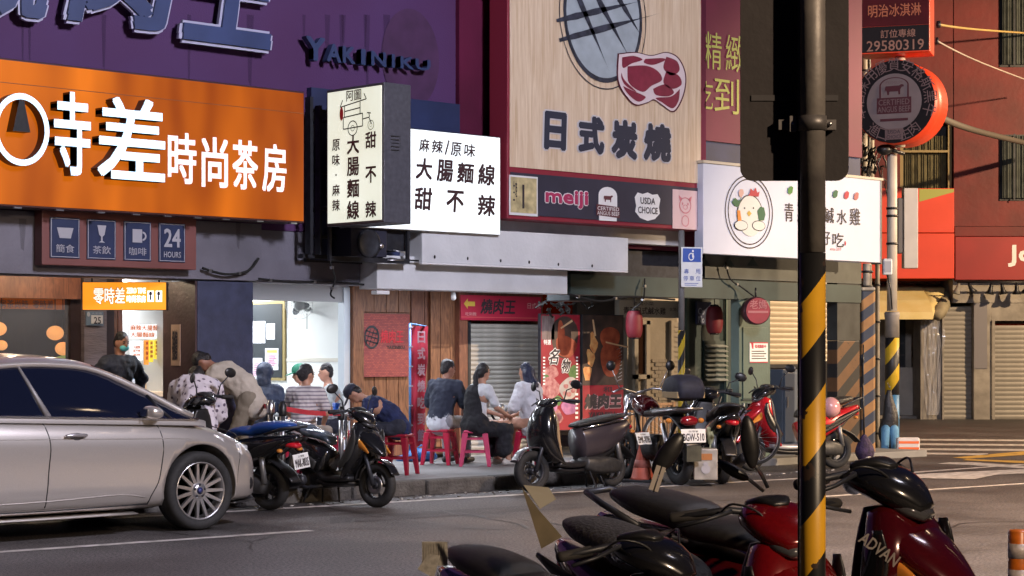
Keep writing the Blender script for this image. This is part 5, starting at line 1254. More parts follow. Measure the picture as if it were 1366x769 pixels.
o = thing('round_sign', 'round certified beef sign with an orange rim on the cream pole', 'sign', PZ(1193, 136, Zp - .55), CAMR - .48)
R_ = 56 * s_
MB().lathe([(R_, -.0), (R_, .66)], 48, Matrix.Rotation(-PI / 2, 4, 'X') , True).build('case', mat('vermilion case', (.75, .06, .015), .4), o)
MB().disc((0, -.006, 0), XR, ZU, R_ * .985, R_ * .985, 48).build('outer_face', mat('black face', (.012, .01, .012), .7, spec=.2), o)
MB().disc((0, -.01, 0), XR, ZU, R_ * .67, R_ * .67, 40).build('inner_face', mat('grey rose face', (.2, .16, .16), .5, nscale=4, namp=.1), o)
mb = MB()
arc = '本店採用優質安格斯黑牛'
for i, ch in enumerate(arc):
    a = math.radians(200 - 220 * (i + .0) / (len(arc) - 1)) if False else math.radians(196 - 212 * i / (len(arc) - 1)); U_ = XR * cos(a) + ZU * sin(a); R2 = XR * sin(a) - ZU * cos(a)
    mb.text(ch, U_ * R_ * .72 - R2 * .09 + Vector((0, -.014, 0)), R2, U_, .18, .2, .01)
for ch, a in (('進', 232), ('口', 250), ('生', 288), ('肉', 306)):
    a = math.radians(a); U_ = -(XR * cos(a) + ZU * sin(a)); R2 = XR * (-sin(a)) + ZU * cos(a); c = (XR * cos(a) + ZU * sin(a)) * R_ * .95
    mb.text(ch, c - R2 * .08 + Vector((0, -.014, 0)), R2, U_, .16, .17, .01)
mb.build('lettering', mat('grey rose print', (.17, .11, .11), .6), o)
mb = MB().box(-R_ * .42, -.016, -R_ * .28, R_ * .42, -.013, R_ * .1).box(-R_ * .34, -.015, -R_ * .46, R_ * .34, -.012, -R_ * .4)
for s in (-1, 1): mb.box(s * R_ * .34 - .012, -.015, R_ * .1, s * R_ * .34 + .012, -.012, R_ * .38)
mb.disc((0, -.014, R_ * .38), XR, ZU, R_ * .36, R_ * .2, 20, a0=0, a1=PI, rin=.9)
cow(mb, (0, -.016, R_ * .22), XR, R_ * .22)
mb.build('badge_print', mat('dark maroon print', (.07, .012, .02), .6), o)
mb = MB().text('CERTIFIED', (-R_ * .38, -.02, -R_ * .08), XR, ZU, R_ * .76, R_ * .14, .02).text('ANGUS BEEF', (-R_ * .4, -.02, -R_ * .25), XR, ZU, R_ * .8, R_ * .14, .02).text('PREMIUM', (-R_ * .2, -.014, R_ * .42), XR, ZU, R_ * .4, R_ * .07)
MB().box(-R_ * .22, -.014, -R_ * .9, R_ * .22, -.011, -R_ * .64).build('badge_shield', mat('grey rose print', (.17, .11, .11), .6), o)
mb.build('badge_lettering', mat('grey rose print', (.17, .11, .11), .6), o)
MB().text('USDA', (-R_ * .15, -.018, -R_ * .76), XR, ZU, R_ * .3, R_ * .09, .01).text('CHOICE', (-R_ * .18, -.018, -R_ * .88), XR, ZU, R_ * .36, R_ * .09, .01).build('badge_ink', M_ink, o)
MB().lathe([(rr * .76, -R_ - .02), (rr * .76, -R_ + .1)], 14, Matrix.Translation((0, .3, 0))).lathe([(rr * .76, R_ * .9), (rr * .76, R_ * 1.3)], 14, Matrix.Translation((0, .3, 0))).build('mount', mat('cream pole paint', (.55, .5, .42), .5), o)

# cable risers beside the green building
Zr = 30.8
M_pipe = mat('weathered conduit', (.28, .26, .22), .6, nscale=6, col2=(.5, .46, .38), bump=.3, bscale=20)
k = 0
for px, r, m, top, bot, lab in ((1142.5, 3.2, mat('grey conduit', (.16, .15, .14), .5, nscale=4, namp=.3), 372, 622, 'grey conduit pipe against the striped corner column'), (1170.5, 3, mat('grey conduit 2', (.24, .22, .19), .5, nscale=4, namp=.3), 352, 606, 'thin bare steel tube right of the striped utility casing'),
                           (1157, 6, M_pipe, 352, 392, 'short cream pipe above the orange and slate striped casing'), (1153, 4.2, M_pipe, -60, 240, 'left weathered cream conduit running up beside the traffic sign'), (1159, 2.6, M_black, -60, 240, 'black cable bundle running up between cream conduits'), (1163, 3.2, M_pipe, 130, 240, 'short cream conduit below the dark red box sign'), (1146, 1.8, M_black, -60, 215, 'thin black cable nearest the traffic sign panel')):
    k += 1
    p = PZ(px, HZ, Zr + (.1 * k)); s = (Zr + .1 * k) / F
    o = thing('conduit', lab, 'pipe', (p.x, p.y, CH + (HZ - bot) * s if bot < 600 else 0.0))
    hgt = (CH + (HZ - top) * s) - o.location.z; pts = [(.006 * sin(z * 3 + k) * (1 if top < 0 else 0), 0, z * hgt / 14) for z in range(15)]
    MB().tube(pts, r * s, 10).build('pipe', m, o)
    for j in range(2 if hgt < 1 else 5): MB().lathe([(r * s * 1.02, 0), (r * s * 1.35, 0), (r * s * 1.35, .03), (r * s * 1.02, .03)], 10, Matrix.Translation((0, 0, hgt * (j + .4) / (2 if hgt < 1 else 5)))).build('bracket', M_dark, o)
mb = MB(); random.seed(5)
for k in range(22):
    a = PZ(1160 + random.uniform(-14, 14), random.uniform(150, 232), Zr - .1); pts = [a]
    for j in range(7): pts.append(pts[-1] + Vector((random.uniform(-.05, .06), random.uniform(-.05, .05), random.uniform(-.14, .1))))
    mb.tube(pts, random.uniform(.008, .022), 5)
o = mb.build('cable_tangle', M_black); tag(o, 'tangle of black cables on the conduits beside the traffic sign', 'cables'); o['kind'] = 'stuff'
# striped casing
p = PZ(1158.5, 604, 28.3); s = 28.3 / F
o = thing('utility_casing', 'orange and slate striped utility casing between two steel tubes', 'casing', (p.x, p.y, 0), CAMR)
hz3 = stripes('orange and slate hazard paint', (.5, .26, .09), (.06, .075, .11), 3.3, .75, rough=.6, chips=.2)
ZcS = CH + (HZ - 388) * s
MB().box(-9.5 * s, 0, 0, 9.5 * s, .2, ZcS).build('casing', hz3, o, bevel=.03)
MB().box(-9.5 * s, 0, ZcS, 9.5 * s, .2, ZcS + .05).build('cap', M_pipe, o, bevel=.02)
# broom/net leaning
o = thing('hand_net', 'dark purple net bag on a long stick leaning at the striped casing', 'net', PZ(1150, 480, 27.2))
q1 = PZ(1153, 590, 27.0) - PZ(1150, 480, 27.2)
MB().tube([(0, 0, 0), q1], .014, 6).tube([Vector((.03, 0, .2)), q1 * .4], .01, 6).build('stick', M_black, o)
MB().sweep([(0, .1, .02, .03), (0, 0, .08, .1), (.01, -.14, .12, .15), (0, -.26, .06, .08)], 14, 2).build('net_bag', mat('purple net', (.03, .016, .055), .8, nscale=20, namp=.5, bump=.8, bscale=30), o, loc=tuple(q1))
o = thing('rag', 'crumpled white rag on the ground below the net bag', 'rag', PZ(1159, 618, 26.6))
MB().ell((0, 0, .0), (.1, .06, .09), 9, 6).ell((.08, 0, -.05), (.08, .05, .05), 8, 5).build('cloth', mat('rag white', (.5, .47, .42), .9, bump=1, bscale=20), o)
# overhead cables on the right
for pts, r, m, lab in (([(1252, 33, 30), (1310, 38, 38), (1400, 46, 46)], .02, mat('ochre cable', (.5, .35, .12), .6), 'ochre cable crossing the top right corner'),
                   ([(1250, 55, 30), (1310, 82, 36), (1400, 118, 44)], .014, mat('pale cable', (.45, .38, .34), .6), 'thin pale cable sloping down past the upper window'),
                   ([(1240, 150, 30), (1300, 172, 36), (1400, 198, 44)], .055, mat('grey brown cable', (.09, .075, .06), .7), 'thick grey cable sagging from the round sign to the right')):
    A = [PZ(*p) for p in pts]; o = thing('overhead_cable', lab, 'cable', A[0]); q = spl([tuple(v - A[0]) for v in A], 8)
    MB().tube([Vector(v) - Vector((0, 0, .03 * sin(PI * i / (len(q) - 1)))) for i, v in enumerate(q)], r, 6).build('strand', m, o)
    MB().lathe([(r * 1.6, -.05), (r * 1.8, 0), (r * 1.6, .05)], 8).build('clip', M_black, o)

# ================================================================ barrier, cones, bollard
o = thing('road_barrier', 'white and orange striped plastic barrier panel lying near the crossing', 'barrier', (0, 0, 0), CAMR + .05)
o.location = PZ(1197, 611, 29.2); s = 29.2 / F
W, H = 31 * s, 27 * s
MB().box(0, 0, 0, W, .12, H).build('panel', mat('barrier white', (.6, .56, .54), .5, nscale=3, namp=.1), o, bevel=.03)
for k in range(3): MB().box(.02, -.006, H * (.1 + .3 * k), W - .02, -.001, H * (.22 + .3 * k)).build('stripe', mat('barrier orange', (.75, .14, .03), .5), o)
MB().box(-.02, -.05, -.06, W + .02, .17, -.003).build('foot', M_rubber, o)
def cone(px, py, top, lab, m, lean=0):
    p = PG(px, py, 0.0); Z = p.x * CS + p.y * SN; h = (py - top) / F * Z
    o = thing('traffic_cone', lab, 'cone', p, 0, 'faded orange cones by the grey scooter'); o.rotation_euler = (lean, lean * .5, .3)
    MB().lathe([(.15, .03), (.13, .05), (.035, h - .12), (.03, h - .02), (.02, h)], 20).build('body', m, o)
    MB().box(-.18, -.18, 0, .18, .18, .03).build('base', M_rubber, o, bevel=.01)
    MB().lathe([(.105, h * .3), (.085, h * .45)], 20).build('band', mat('dull band', (.4, .12, .09), .6), o)
    MB().lathe([(.04, h - .1), (.05, h - .06), (.045, h + .01), (.0, h + .02)], 12).build('cap', mat('cap red', (.4, .05, .05), .5), o)
M_cone = mat('faded orange plastic', (.45, .09, .05), .6, nscale=5, namp=.3)
cone(857, 643, 578, 'taller faded orange cone beside the motorcycle rear wheel', M_cone)
cone(846, 634, 596, 'shorter reddish cone just behind the plate of the grey scooter', mat('faded red plastic', (.38, .05, .06), .6, nscale=5, namp=.3))
s = 9.0 / F; p = PZ(1359, 800, 9.0)
o = thing('bollard', 'orange and white banded bollard in the lower right corner', 'bollard', (p.x, p.y, 0), CAMR); zt = CH + (HZ - 710) * s
MB().lathe([(14 * s, 0), (14 * s, zt), (12 * s, zt + .01), (0, zt + .012)], 24).build('body', mat('amber reflector', (.5, .12, .01), .35, nscale=30, namp=.25), o)
for k in range(3): MB().lathe([(14.4 * s, zt - .05 - k * .115), (14.4 * s, zt - .115 - k * .115)], 24).build('band', mat('silver reflector', (.42, .36, .34), .4, nscale=60, namp=.2), o)

# ================================================================ stanchions with belt
def gz(px, py, z=0.15): return PG(px, py, z)
st_pts = []
for i, (px, Yq) in enumerate(((361, 15.95), (377, 15.75), (455, 17.2))):
    p = Vector((xw(px, Yq), Yq, 0.15)); top = zw(px, (534, 536, 543)[i], Yq)
    o = thing('queue_post', ('steel queue post with a red belt end, left of the pair', 'steel queue post holding the red belt, right of the pair', 'steel queue post behind the black scooter by the low table')[i], 'queue post', p, 0)
    h = top - .15
    MB().lathe([(.03, .02), (.03, h - .14)], 14).build('post', M_steel, o)
    MB().lathe([(.036, h - .14), (.04, h - .12), (.04, h - .03), (.025, h - .02), (.025, h), (0, h + .005)], 14).build('belt_head', M_black if i else M_steel, o)
    MB().lathe([(.16, 0), (.16, .015), (.05, .03), (.03, .04)], 20).build('base', M_black, o)
    st_pts.append(Vector((p.x, p.y, .15 + h - .07)))
def belt(a, b, lab, sag=.02):
    n = 10; d = (b - a); nn = Vector((-d.y, d.x, 0)).normalized() * .0015; vs = []
    for k in range(n + 1):
        q = a.lerp(b, k / n) - Vector((0, 0, sag * sin(PI * k / n))); vs += [q + nn + ZU * .024, q - nn + ZU * .024, q - nn - ZU * .024, q + nn - ZU * .024]
    fs = [(4 * k + j, 4 * k + (j + 1) % 4, 4 * k + 4 + (j + 1) % 4, 4 * k + 4 + j) for k in range(n) for j in range(4)] + [(0, 3, 2, 1), (4 * n, 4 * n + 1, 4 * n + 2, 4 * n + 3)]
    o = MB().add(vs, fs).build('queue_belt', mat('red webbing', (.6, .03, .05), .6, nscale=20, namp=.1)); tag(o, lab, 'belt')
belt(st_pts[1] + Vector((.03, 0, 0)), st_pts[2], 'long red queue belt stretched behind the black scooter')
belt(PZ(338, 536, 21) , st_pts[0], 'short red queue belt running left from the steel posts', .01)

# ================================================================ stools and tables
def stool(px, py, h, lab, m, yaw, Yq=None):
    p = PG(px, py, .15) if Yq is None else Vector((xw(px, Yq), Yq, .15))
    o = thing('plastic_stool', lab, 'stool', p, yaw, 'red plastic stools of the diners'); a, b = .115, .165
    MB().box(-a - .02, -a - .02, h - .035, a + .02, a + .02, h).build('seat', m, o, bevel=.02, seg=3)
    for sx in (-1, 1):
        for sy in (-1, 1):
            mb = MB(); w1 = .028
            vs = []
            for z, c_, w_ in ((h - .036, a, .034), (0, b, .02)):
                for dx, dy in ((-1, -1), (1, -1), (1, 1), (-1, 1)): vs.append((sx * c_ + dx * w_, sy * c_ + dy * w_, z))
            mb.add(vs, [(0, 3, 2, 1), (4, 5, 6, 7), (0, 1, 5, 4), (1, 2, 6, 5), (2, 3, 7, 6), (3, 0, 4, 7)][::1]); mb.build('leg', m, o, bevel=.006)
    for z, q in ((h * .38, .145), (h * .74, .128)):
        for k in range(4):
            M = Matrix.Rotation(k * PI / 2, 4, 'Z'); MB().box(-q, q - .008, z, q, q + .008, z + .022, M=M).build('brace', m, o)
    return o
M_st1 = mat('crimson plastic', (.42, .015, .05), .35, nscale=6, namp=.1); M_st2 = mat('pink plastic', (.55, .06, .14), .35, nscale=6, namp=.1); M_st3 = mat('dark red plastic', (.3, .01, .03), .35, nscale=6, namp=.1)
stool(531, 633, .44, 'dark red stool under the hunched man in the navy shirt', M_st3, .5)
stool(587, 620, .42, 'crimson stool under the man in the dark and white shirt', M_st1, .5)
stool(634, 622, .42, 'pink stool under the woman in the black dress', M_st2, .8)
stool(711, 619, .42, 'crimson stool under the woman in the white blouse', M_st1, .2)
stool(404, 640, .42, 'crimson stool under the woman in the striped shirt', M_st1, .3)
stool(446, 622, .42, 'crimson stool at the far side of the pale table', M_st1, .3)
stool(350, 620, .42, 'crimson stool under the hooded diner', M_st1, .3)
# round dark table
c = Vector((xw(677, 17.9), 17.9, .15)); zt = zw(677, 551, 17.9) - .15
o = thing('cafe_table', 'small round dark table with curved legs between the two women', 'table', c)
MB().lathe([(.27, zt - .02), (.285, zt - .012), (.285, zt), (.0, zt)], 28).build('tabletop', mat('dark wood table', (.06, .04, .04), .3, nscale=4, namp=.3), o)
for k in range(4):
    a = k * PI / 2 + .4; q = spl([(.22 * cos(a), .22 * sin(a), zt - .02), (.08 * cos(a), .08 * sin(a), zt * .6), (.09 * cos(a), .09 * sin(a), zt * .35), (.24 * cos(a), .24 * sin(a), 0.0)], 5); MB().tube(q, .014, 7).build('leg', M_black, o)
MB().lathe([(.1, zt * .5), (.11, zt * .5), (.11, zt * .52), (.1, zt * .52)], 20).build('ring', M_black, o)
def onto(name, lab, cat, dx, dy, parts, c=c, zt=zt):
    t_ = thing(name, lab, cat, c + Vector((dx, dy, zt)))
    for nm, pr, m in parts: MB().lathe(pr, 14).build(nm, m, t_)
onto('drink_glass', 'small glass of brown drink on the dark round table', 'glass', -.06, -.05, [('glass', [(.025, 0), (.032, .1), (.03, .1), (.024, .01)], mat('clear glass', (.6, .62, .65), .1, alpha=.5)), ('drink', [(.022, .012), (.028, .07), (0, .07)], mat('brown tea', (.12, .04, .015), .3))])
onto('soup_bowl', 'white paper bowl on the dark round table', 'bowl', .08, .02, [('bowl', [(.04, 0), (.06, .05), (.056, .05), (.036, .008)], M_white), ('soup', [(.0, .035), (.05, .035)], mat('brown soup', (.2, .09, .04), .3))])
onto('steel_can', 'steel chopstick can on the dark round table', 'can', .0, .12, [('can', [(.035, 0), (.035, .11), (.03, .11), (.03, .01)], M_steel), ('rim', [(.036, .1), (.04, .105), (.036, .11)], M_steel)])
# pale rectangular table on the left
Yt = 17.6; X0, X1 = xw(377, Yt), xw(447, Yt + .0); zt2 = zw(415, 552, Yt) 
o = thing('folding_table', 'pale grey rectangular table where the group on the left eats', 'table', (X0, Yt - .3, .15)); W = X1 - X0; h = zt2 - .15
MB().box(0, 0, h - .03, W, .65, h).build('tabletop', mat('pale laminate', (.42, .45, .5), .3, nscale=4, namp=.1), o, bevel=.008)
for sx in (.04, W - .04):
    for sy in (.05, .6): MB().tube([(sx, sy, h - .03), (sx, sy, 0)], .015, 8).build('leg', M_steel, o)
MB().tube([(.04, .05, .12), (W - .04, .05, .12)], .01, 6).build('stretcher', M_steel, o)
c2 = Vector((X0, Yt - .3, .15))
onto('blue_cup', 'blue plastic cup on the pale table edge', 'cup', W * .86, .15, [('cup', [(.03, 0), (.042, .11), (.038, .11), (.027, .01)], mat('cobalt plastic', (.02, .12, .6), .4)), ('rim', [(.042, .105), (.045, .11), (.042, .115)], mat('cobalt plastic', (.02, .12, .6), .4))], c2, h)
onto('noodle_bowl', 'white noodle bowl in front of the striped shirt', 'bowl', W * .5, .3, [('bowl', [(.04, 0), (.07, .06), (.066, .06), (.036, .01)], M_white), ('soup', [(0, .045), (.06, .045)], mat('brown soup', (.2, .09, .04), .3))], c2, h)
onto('soup_bowl', 'white bowl in front of the hooded diner', 'bowl', W * .18, .3, [('bowl', [(.04, 0), (.07, .06), (.066, .06), (.036, .01)], M_white), ('soup', [(0, .045), (.06, .045)], mat('brown soup', (.2, .09, .04), .3))], c2, h)
# banner flag
b = Vector((xw(547, 18.7), 18.7, .15))
o = thing('flag_banner', 'tall drooping red flag with white characters on a light blue pole', 'banner', b)
zt3 = zw(547, 432, 18.7) - .15
MB().tube([(0, 0, 0), (0, 0, zt3)], .016, 8).tube([(0, 0, zt3), (.26, 0, zt3 - .03)], .01, 6).build('pole', mat('pale blue tube', (.06, .15, .32), .4), o)
vs = []; n = 26
for k in range(n + 1):
    for j in range(7):
        x = .03 + .04 * j; z = zt3 - .03 - (zt3 - .2) * k / n; vs.append((x, .035 * sin(j * 1.9 + k * .12) + .012 * sin(k * .7), z))
fs = [(k * 7 + j, k * 7 + j + 1, k * 7 + 8 + j, k * 7 + 7 + j) for k in range(n) for j in range(6)]
MB().add(vs, fs, True).build('flag', mat('banner red', (.36, .015, .04), .7, nscale=3, namp=.2), o)
mb = MB()
for k, ch in enumerate('日式炭燒吃到飽'): mb.text(ch, (.07, -.055, zt3 - .24 - k * .2), XR, ZU, .13, .15, .05)
mb.build('lettering', mat('banner white', (.34, .2, .24), .7), o)
for k in range(7): MB().box(-.018, -.02, zt3 - .05 - k * .24, .03, .0, zt3 - .035 - k * .24).build('tie', mat('tie grey', (.3, .3, .34), .6), o)
MB().lathe([(.17, 0), (.17, .05), (.05, .09), (.02, .1)], 18).build('water_base', mat('blue plastic base', (.03, .12, .35), .4), o)
o = thing('blue_bag', 'crumpled blue bag on the pavement beside the red flag', 'bag', Vector((xw(562, 18.5), 18.5, .15)))
MB().sweep([(-.18, .05, .06, .04), (-.08, .08, .13, .08), (.08, .07, .14, .075), (.2, .05, .07, .04)], 14, 2.4).build('body', mat('blue sheet', (.02, .16, .45), .5, bump=1, bscale=12), o)
MB().tube([(-.08, 0, .15), (0, 0, .2), (.08, 0, .14)], .008, 6).build('handle', mat('blue sheet', (.02, .16, .45), .5), o)
# fan and paper posters in the shop
c = PX(399, 408, RX - .22)
o = thing('wall_fan', 'white wall fan mounted high in the bright room', 'fan', c, -.6)
M_fan = mat('fan plastic', (.6, .62, .62), .4)
MR = Matrix.Rotation(PI / 2, 4, 'X')
for k in range(14): a = k * PI / 14; MB().tube([(.17 * cos(q) * cos(a), -.05 * sin(q) , .17 * cos(q) * sin(a)) for q in [PI * j / 8 for j in range(9)]], .002, 4).build('guard_wire', M_fan, o)
MB().lathe([(.17, -.006), (.176, 0), (.17, .006)], 28, MR, closed=True).lathe([(.1, .035), (.103, .038), (.1, .041)], 20, MR, closed=True).build('guard_ring', M_fan, o)
for k in range(3): MB().ell((.07, 0, 0), (.065, .006, .045), 10, 6, Matrix.Rotation(k * 2 * PI / 3, 4, 'Y')).build('blade', mat('blade grey', (.3, .32, .34), .4), o)
MB().lathe([(.05, -.04), (.07, -.02), (.07, .08), (.04, .14)], 16, Matrix.Rotation(-PI / 2, 4, 'X')).build('motor', M_fan, o)
MB().tube([(0, .12, 0), (.12, .16, -.06), (.2, .18, 0)], .022, 8).build('bracket', M_fan, o); MB().tube([(.1, .0, -.1), (.1, .0, -.3)], .004, 4).build('pull_cord', M_ink, o)
# kitchen contents
def flat(name, lab, cat, px0, py0, px1, py1, Y, m, txt=None, tm=None, d=.02):
    X0, X1, z1, z0 = rect(px0, py0, px1, py1, Y); o = thing(name, lab, cat, (X0, Y, z0)); MB().box(0, 0, 0, X1 - X0, d, z1 - z0).build('panel', m, o)
    if txt:
        mb = MB()
        for s, a, b_, c_, e in txt: mb.text(s, ((X1 - X0) * a, -.006, (z1 - z0) * b_), XR, ZU, (X1 - X0) * (c_ - a), (z1 - z0) * (e - b_), .03)
        mb.build('print', tm, o)
    return o
Yk3 = 19.6
M_or = mat('orange print', (.75, .2, .04), .6)
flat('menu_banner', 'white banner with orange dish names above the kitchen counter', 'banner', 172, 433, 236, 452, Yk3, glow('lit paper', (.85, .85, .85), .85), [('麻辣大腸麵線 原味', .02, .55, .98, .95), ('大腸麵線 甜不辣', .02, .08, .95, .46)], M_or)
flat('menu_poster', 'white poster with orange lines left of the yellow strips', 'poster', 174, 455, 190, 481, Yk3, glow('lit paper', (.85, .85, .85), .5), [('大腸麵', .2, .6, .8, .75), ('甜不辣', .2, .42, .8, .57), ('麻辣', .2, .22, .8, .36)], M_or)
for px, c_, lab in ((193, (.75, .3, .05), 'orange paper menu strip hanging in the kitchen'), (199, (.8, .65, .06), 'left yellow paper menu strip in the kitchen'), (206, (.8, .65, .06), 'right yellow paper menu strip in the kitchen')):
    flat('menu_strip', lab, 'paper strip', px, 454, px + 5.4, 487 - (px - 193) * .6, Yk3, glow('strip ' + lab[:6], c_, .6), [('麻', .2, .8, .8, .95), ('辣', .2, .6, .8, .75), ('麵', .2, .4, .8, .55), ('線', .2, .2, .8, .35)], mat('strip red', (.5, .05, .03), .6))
X0, X1, z1, z0 = rect(150, 523, 232, 530, 19.3)
o = thing('service_counter', 'shop counter with a pale timber top in front of the kitchen', 'counter', (X0, 19.3, .15))
MB().box(0, 0, z0 - .15, X1 - X0, .5, z1 - .15).build('top', mat('beech top', (.55, .4, .25), .4, nscale=3, namp=.1), o, bevel=.006); MB().box(.02, .04, 0, X1 - X0 - .02, .48, z0 - .153).build('front', mat('counter steel', (.4, .42, .45), .35, metal=.5, nscale=3, namp=.1), o)
o = thing('soup_pot', 'large steel pot on the counter beside the kitchen worker', 'pot', Vector((xw(198, 19.15), 19.15, z0 - .25)))
MB().lathe([(.13, 0), (.14, .02), (.14, .24), (.15, .25), (.13, .25)], 20).build('pot', M_steel, o); MB().tube([(-.15, 0, .18), (-.2, 0, .18), (-.2, 0, .12), (-.15, 0, .12)], .01, 6).build('handle', M_steel, o)
o = thing('cutlery_stand', 'white appliance with a short stick on the counter', 'appliance', Vector((xw(178, 19.5), 19.5, z1)))
MB().box(-.14, -.1, .0, .1, .1, .14).build('body', M_white, o, bevel=.02); MB().box(-.1, -.06, .14, .08, .06, .26).build('hood', mat('pale blue plastic', (.3, .42, .55), .4), o, bevel=.03); MB().box(.13, -.04, 0, .15, -.02, .16).build('stick', mat('beech top', (.55, .4, .25), .4), o)
# ================================================================ two wheelers
def wheel(parent, x, r, wd, rim_m, spokes=5, z=None, y=0.0, r_in=.62):
    z = r if z is None else z
    M = Matrix.Translation((x, y, z)) @ Matrix.Rotation(PI / 2, 4, 'X')
    w_ = MB()
    prof = [(r * r_in, -wd * .38), (r * .8, -wd * .5), (r * .93, -wd * .44), (r, -wd * .18), (r * 1.0, wd * .18), (r * .93, wd * .44), (r * .8, wd * .5), (r * r_in, wd * .38)]
    o = thing_part('wheel', parent)
    w_.lathe(prof, 36, M, closed=True).build('tyre', M_rubber, o)
    mb = MB().lathe([(r * r_in * 1.02, -wd * .36), (r * r_in * .92, -wd * .3), (r * r_in * .9, wd * .3), (r * r_in * 1.02, wd * .36)], 32, M, closed=True)
    mb.lathe([(r * .16, -wd * .5), (r * .18, -wd * .3), (r * .18, wd * .3), (r * .16, wd * .5)], 14, M)
    for k in range(spokes):
        a = 2 * PI * k / spokes; c_, s_ = cos(a), sin(a)
        for da in (-.12, .12):
            mb.tube([M @ Vector((r * .14 * cos(a + da), r * .14 * sin(a + da), 0)), M @ Vector((r * r_in * .93 * cos(a + da * .6), r * r_in * .93 * sin(a + da * .6), 0))], r * .035, 5)
    mb.build('rim', rim_m, o)
    MB().lathe([(r * .2, wd * .42), (r * .42, wd * .42), (r * .42, wd * .46), (r * .2, wd * .46)], 24, M, closed=True).build('brake_disc', M_steel, o)
    return o
def thing_part(name, parent):
    o = bpy.data.objects.new(name, None); COL.objects.link(o); o.parent = parent; o.empty_display_size = .1
    return o
def plate(parent, s, x, z, y=0.0, face=-1, w_=.3, h_=.15, tilt=.25, yaw=0):
    M = Matrix.Translation((x, y, z)) @ Matrix.Rotation(yaw, 4, 'Z') @ Matrix.Rotation(tilt * face * -1, 4, 'Y')
    p_ = MB().box(-.004, -w_ / 2, -h_ / 2, .004, w_ / 2, h_ / 2, M=M).build('number_plate', M_plate, parent, bevel=.003)
    Rv_ = Vector((0, -1 if face < 0 else 1, 0)); mb = MB().text(s, Vector((face * .007, -Rv_.y * w_ * .44, -h_ * .38)), Rv_, ZU, w_ * .88, h_ * .56, .03)
    mb.text('台灣省', Vector((face * .007, -Rv_.y * w_ * .2, h_ * .26)), Rv_, ZU, w_ * .4, h_ * .14)
    for i, v in enumerate(mb.v): mb.v[i] = M @ v
    mb.build('plate_number', M_ink, p_)
def paint(name, c, rough=.25, coat=.8, namp=.1): return mat(name, c, rough, coat=coat, nscale=60, namp=namp, metal=.2)

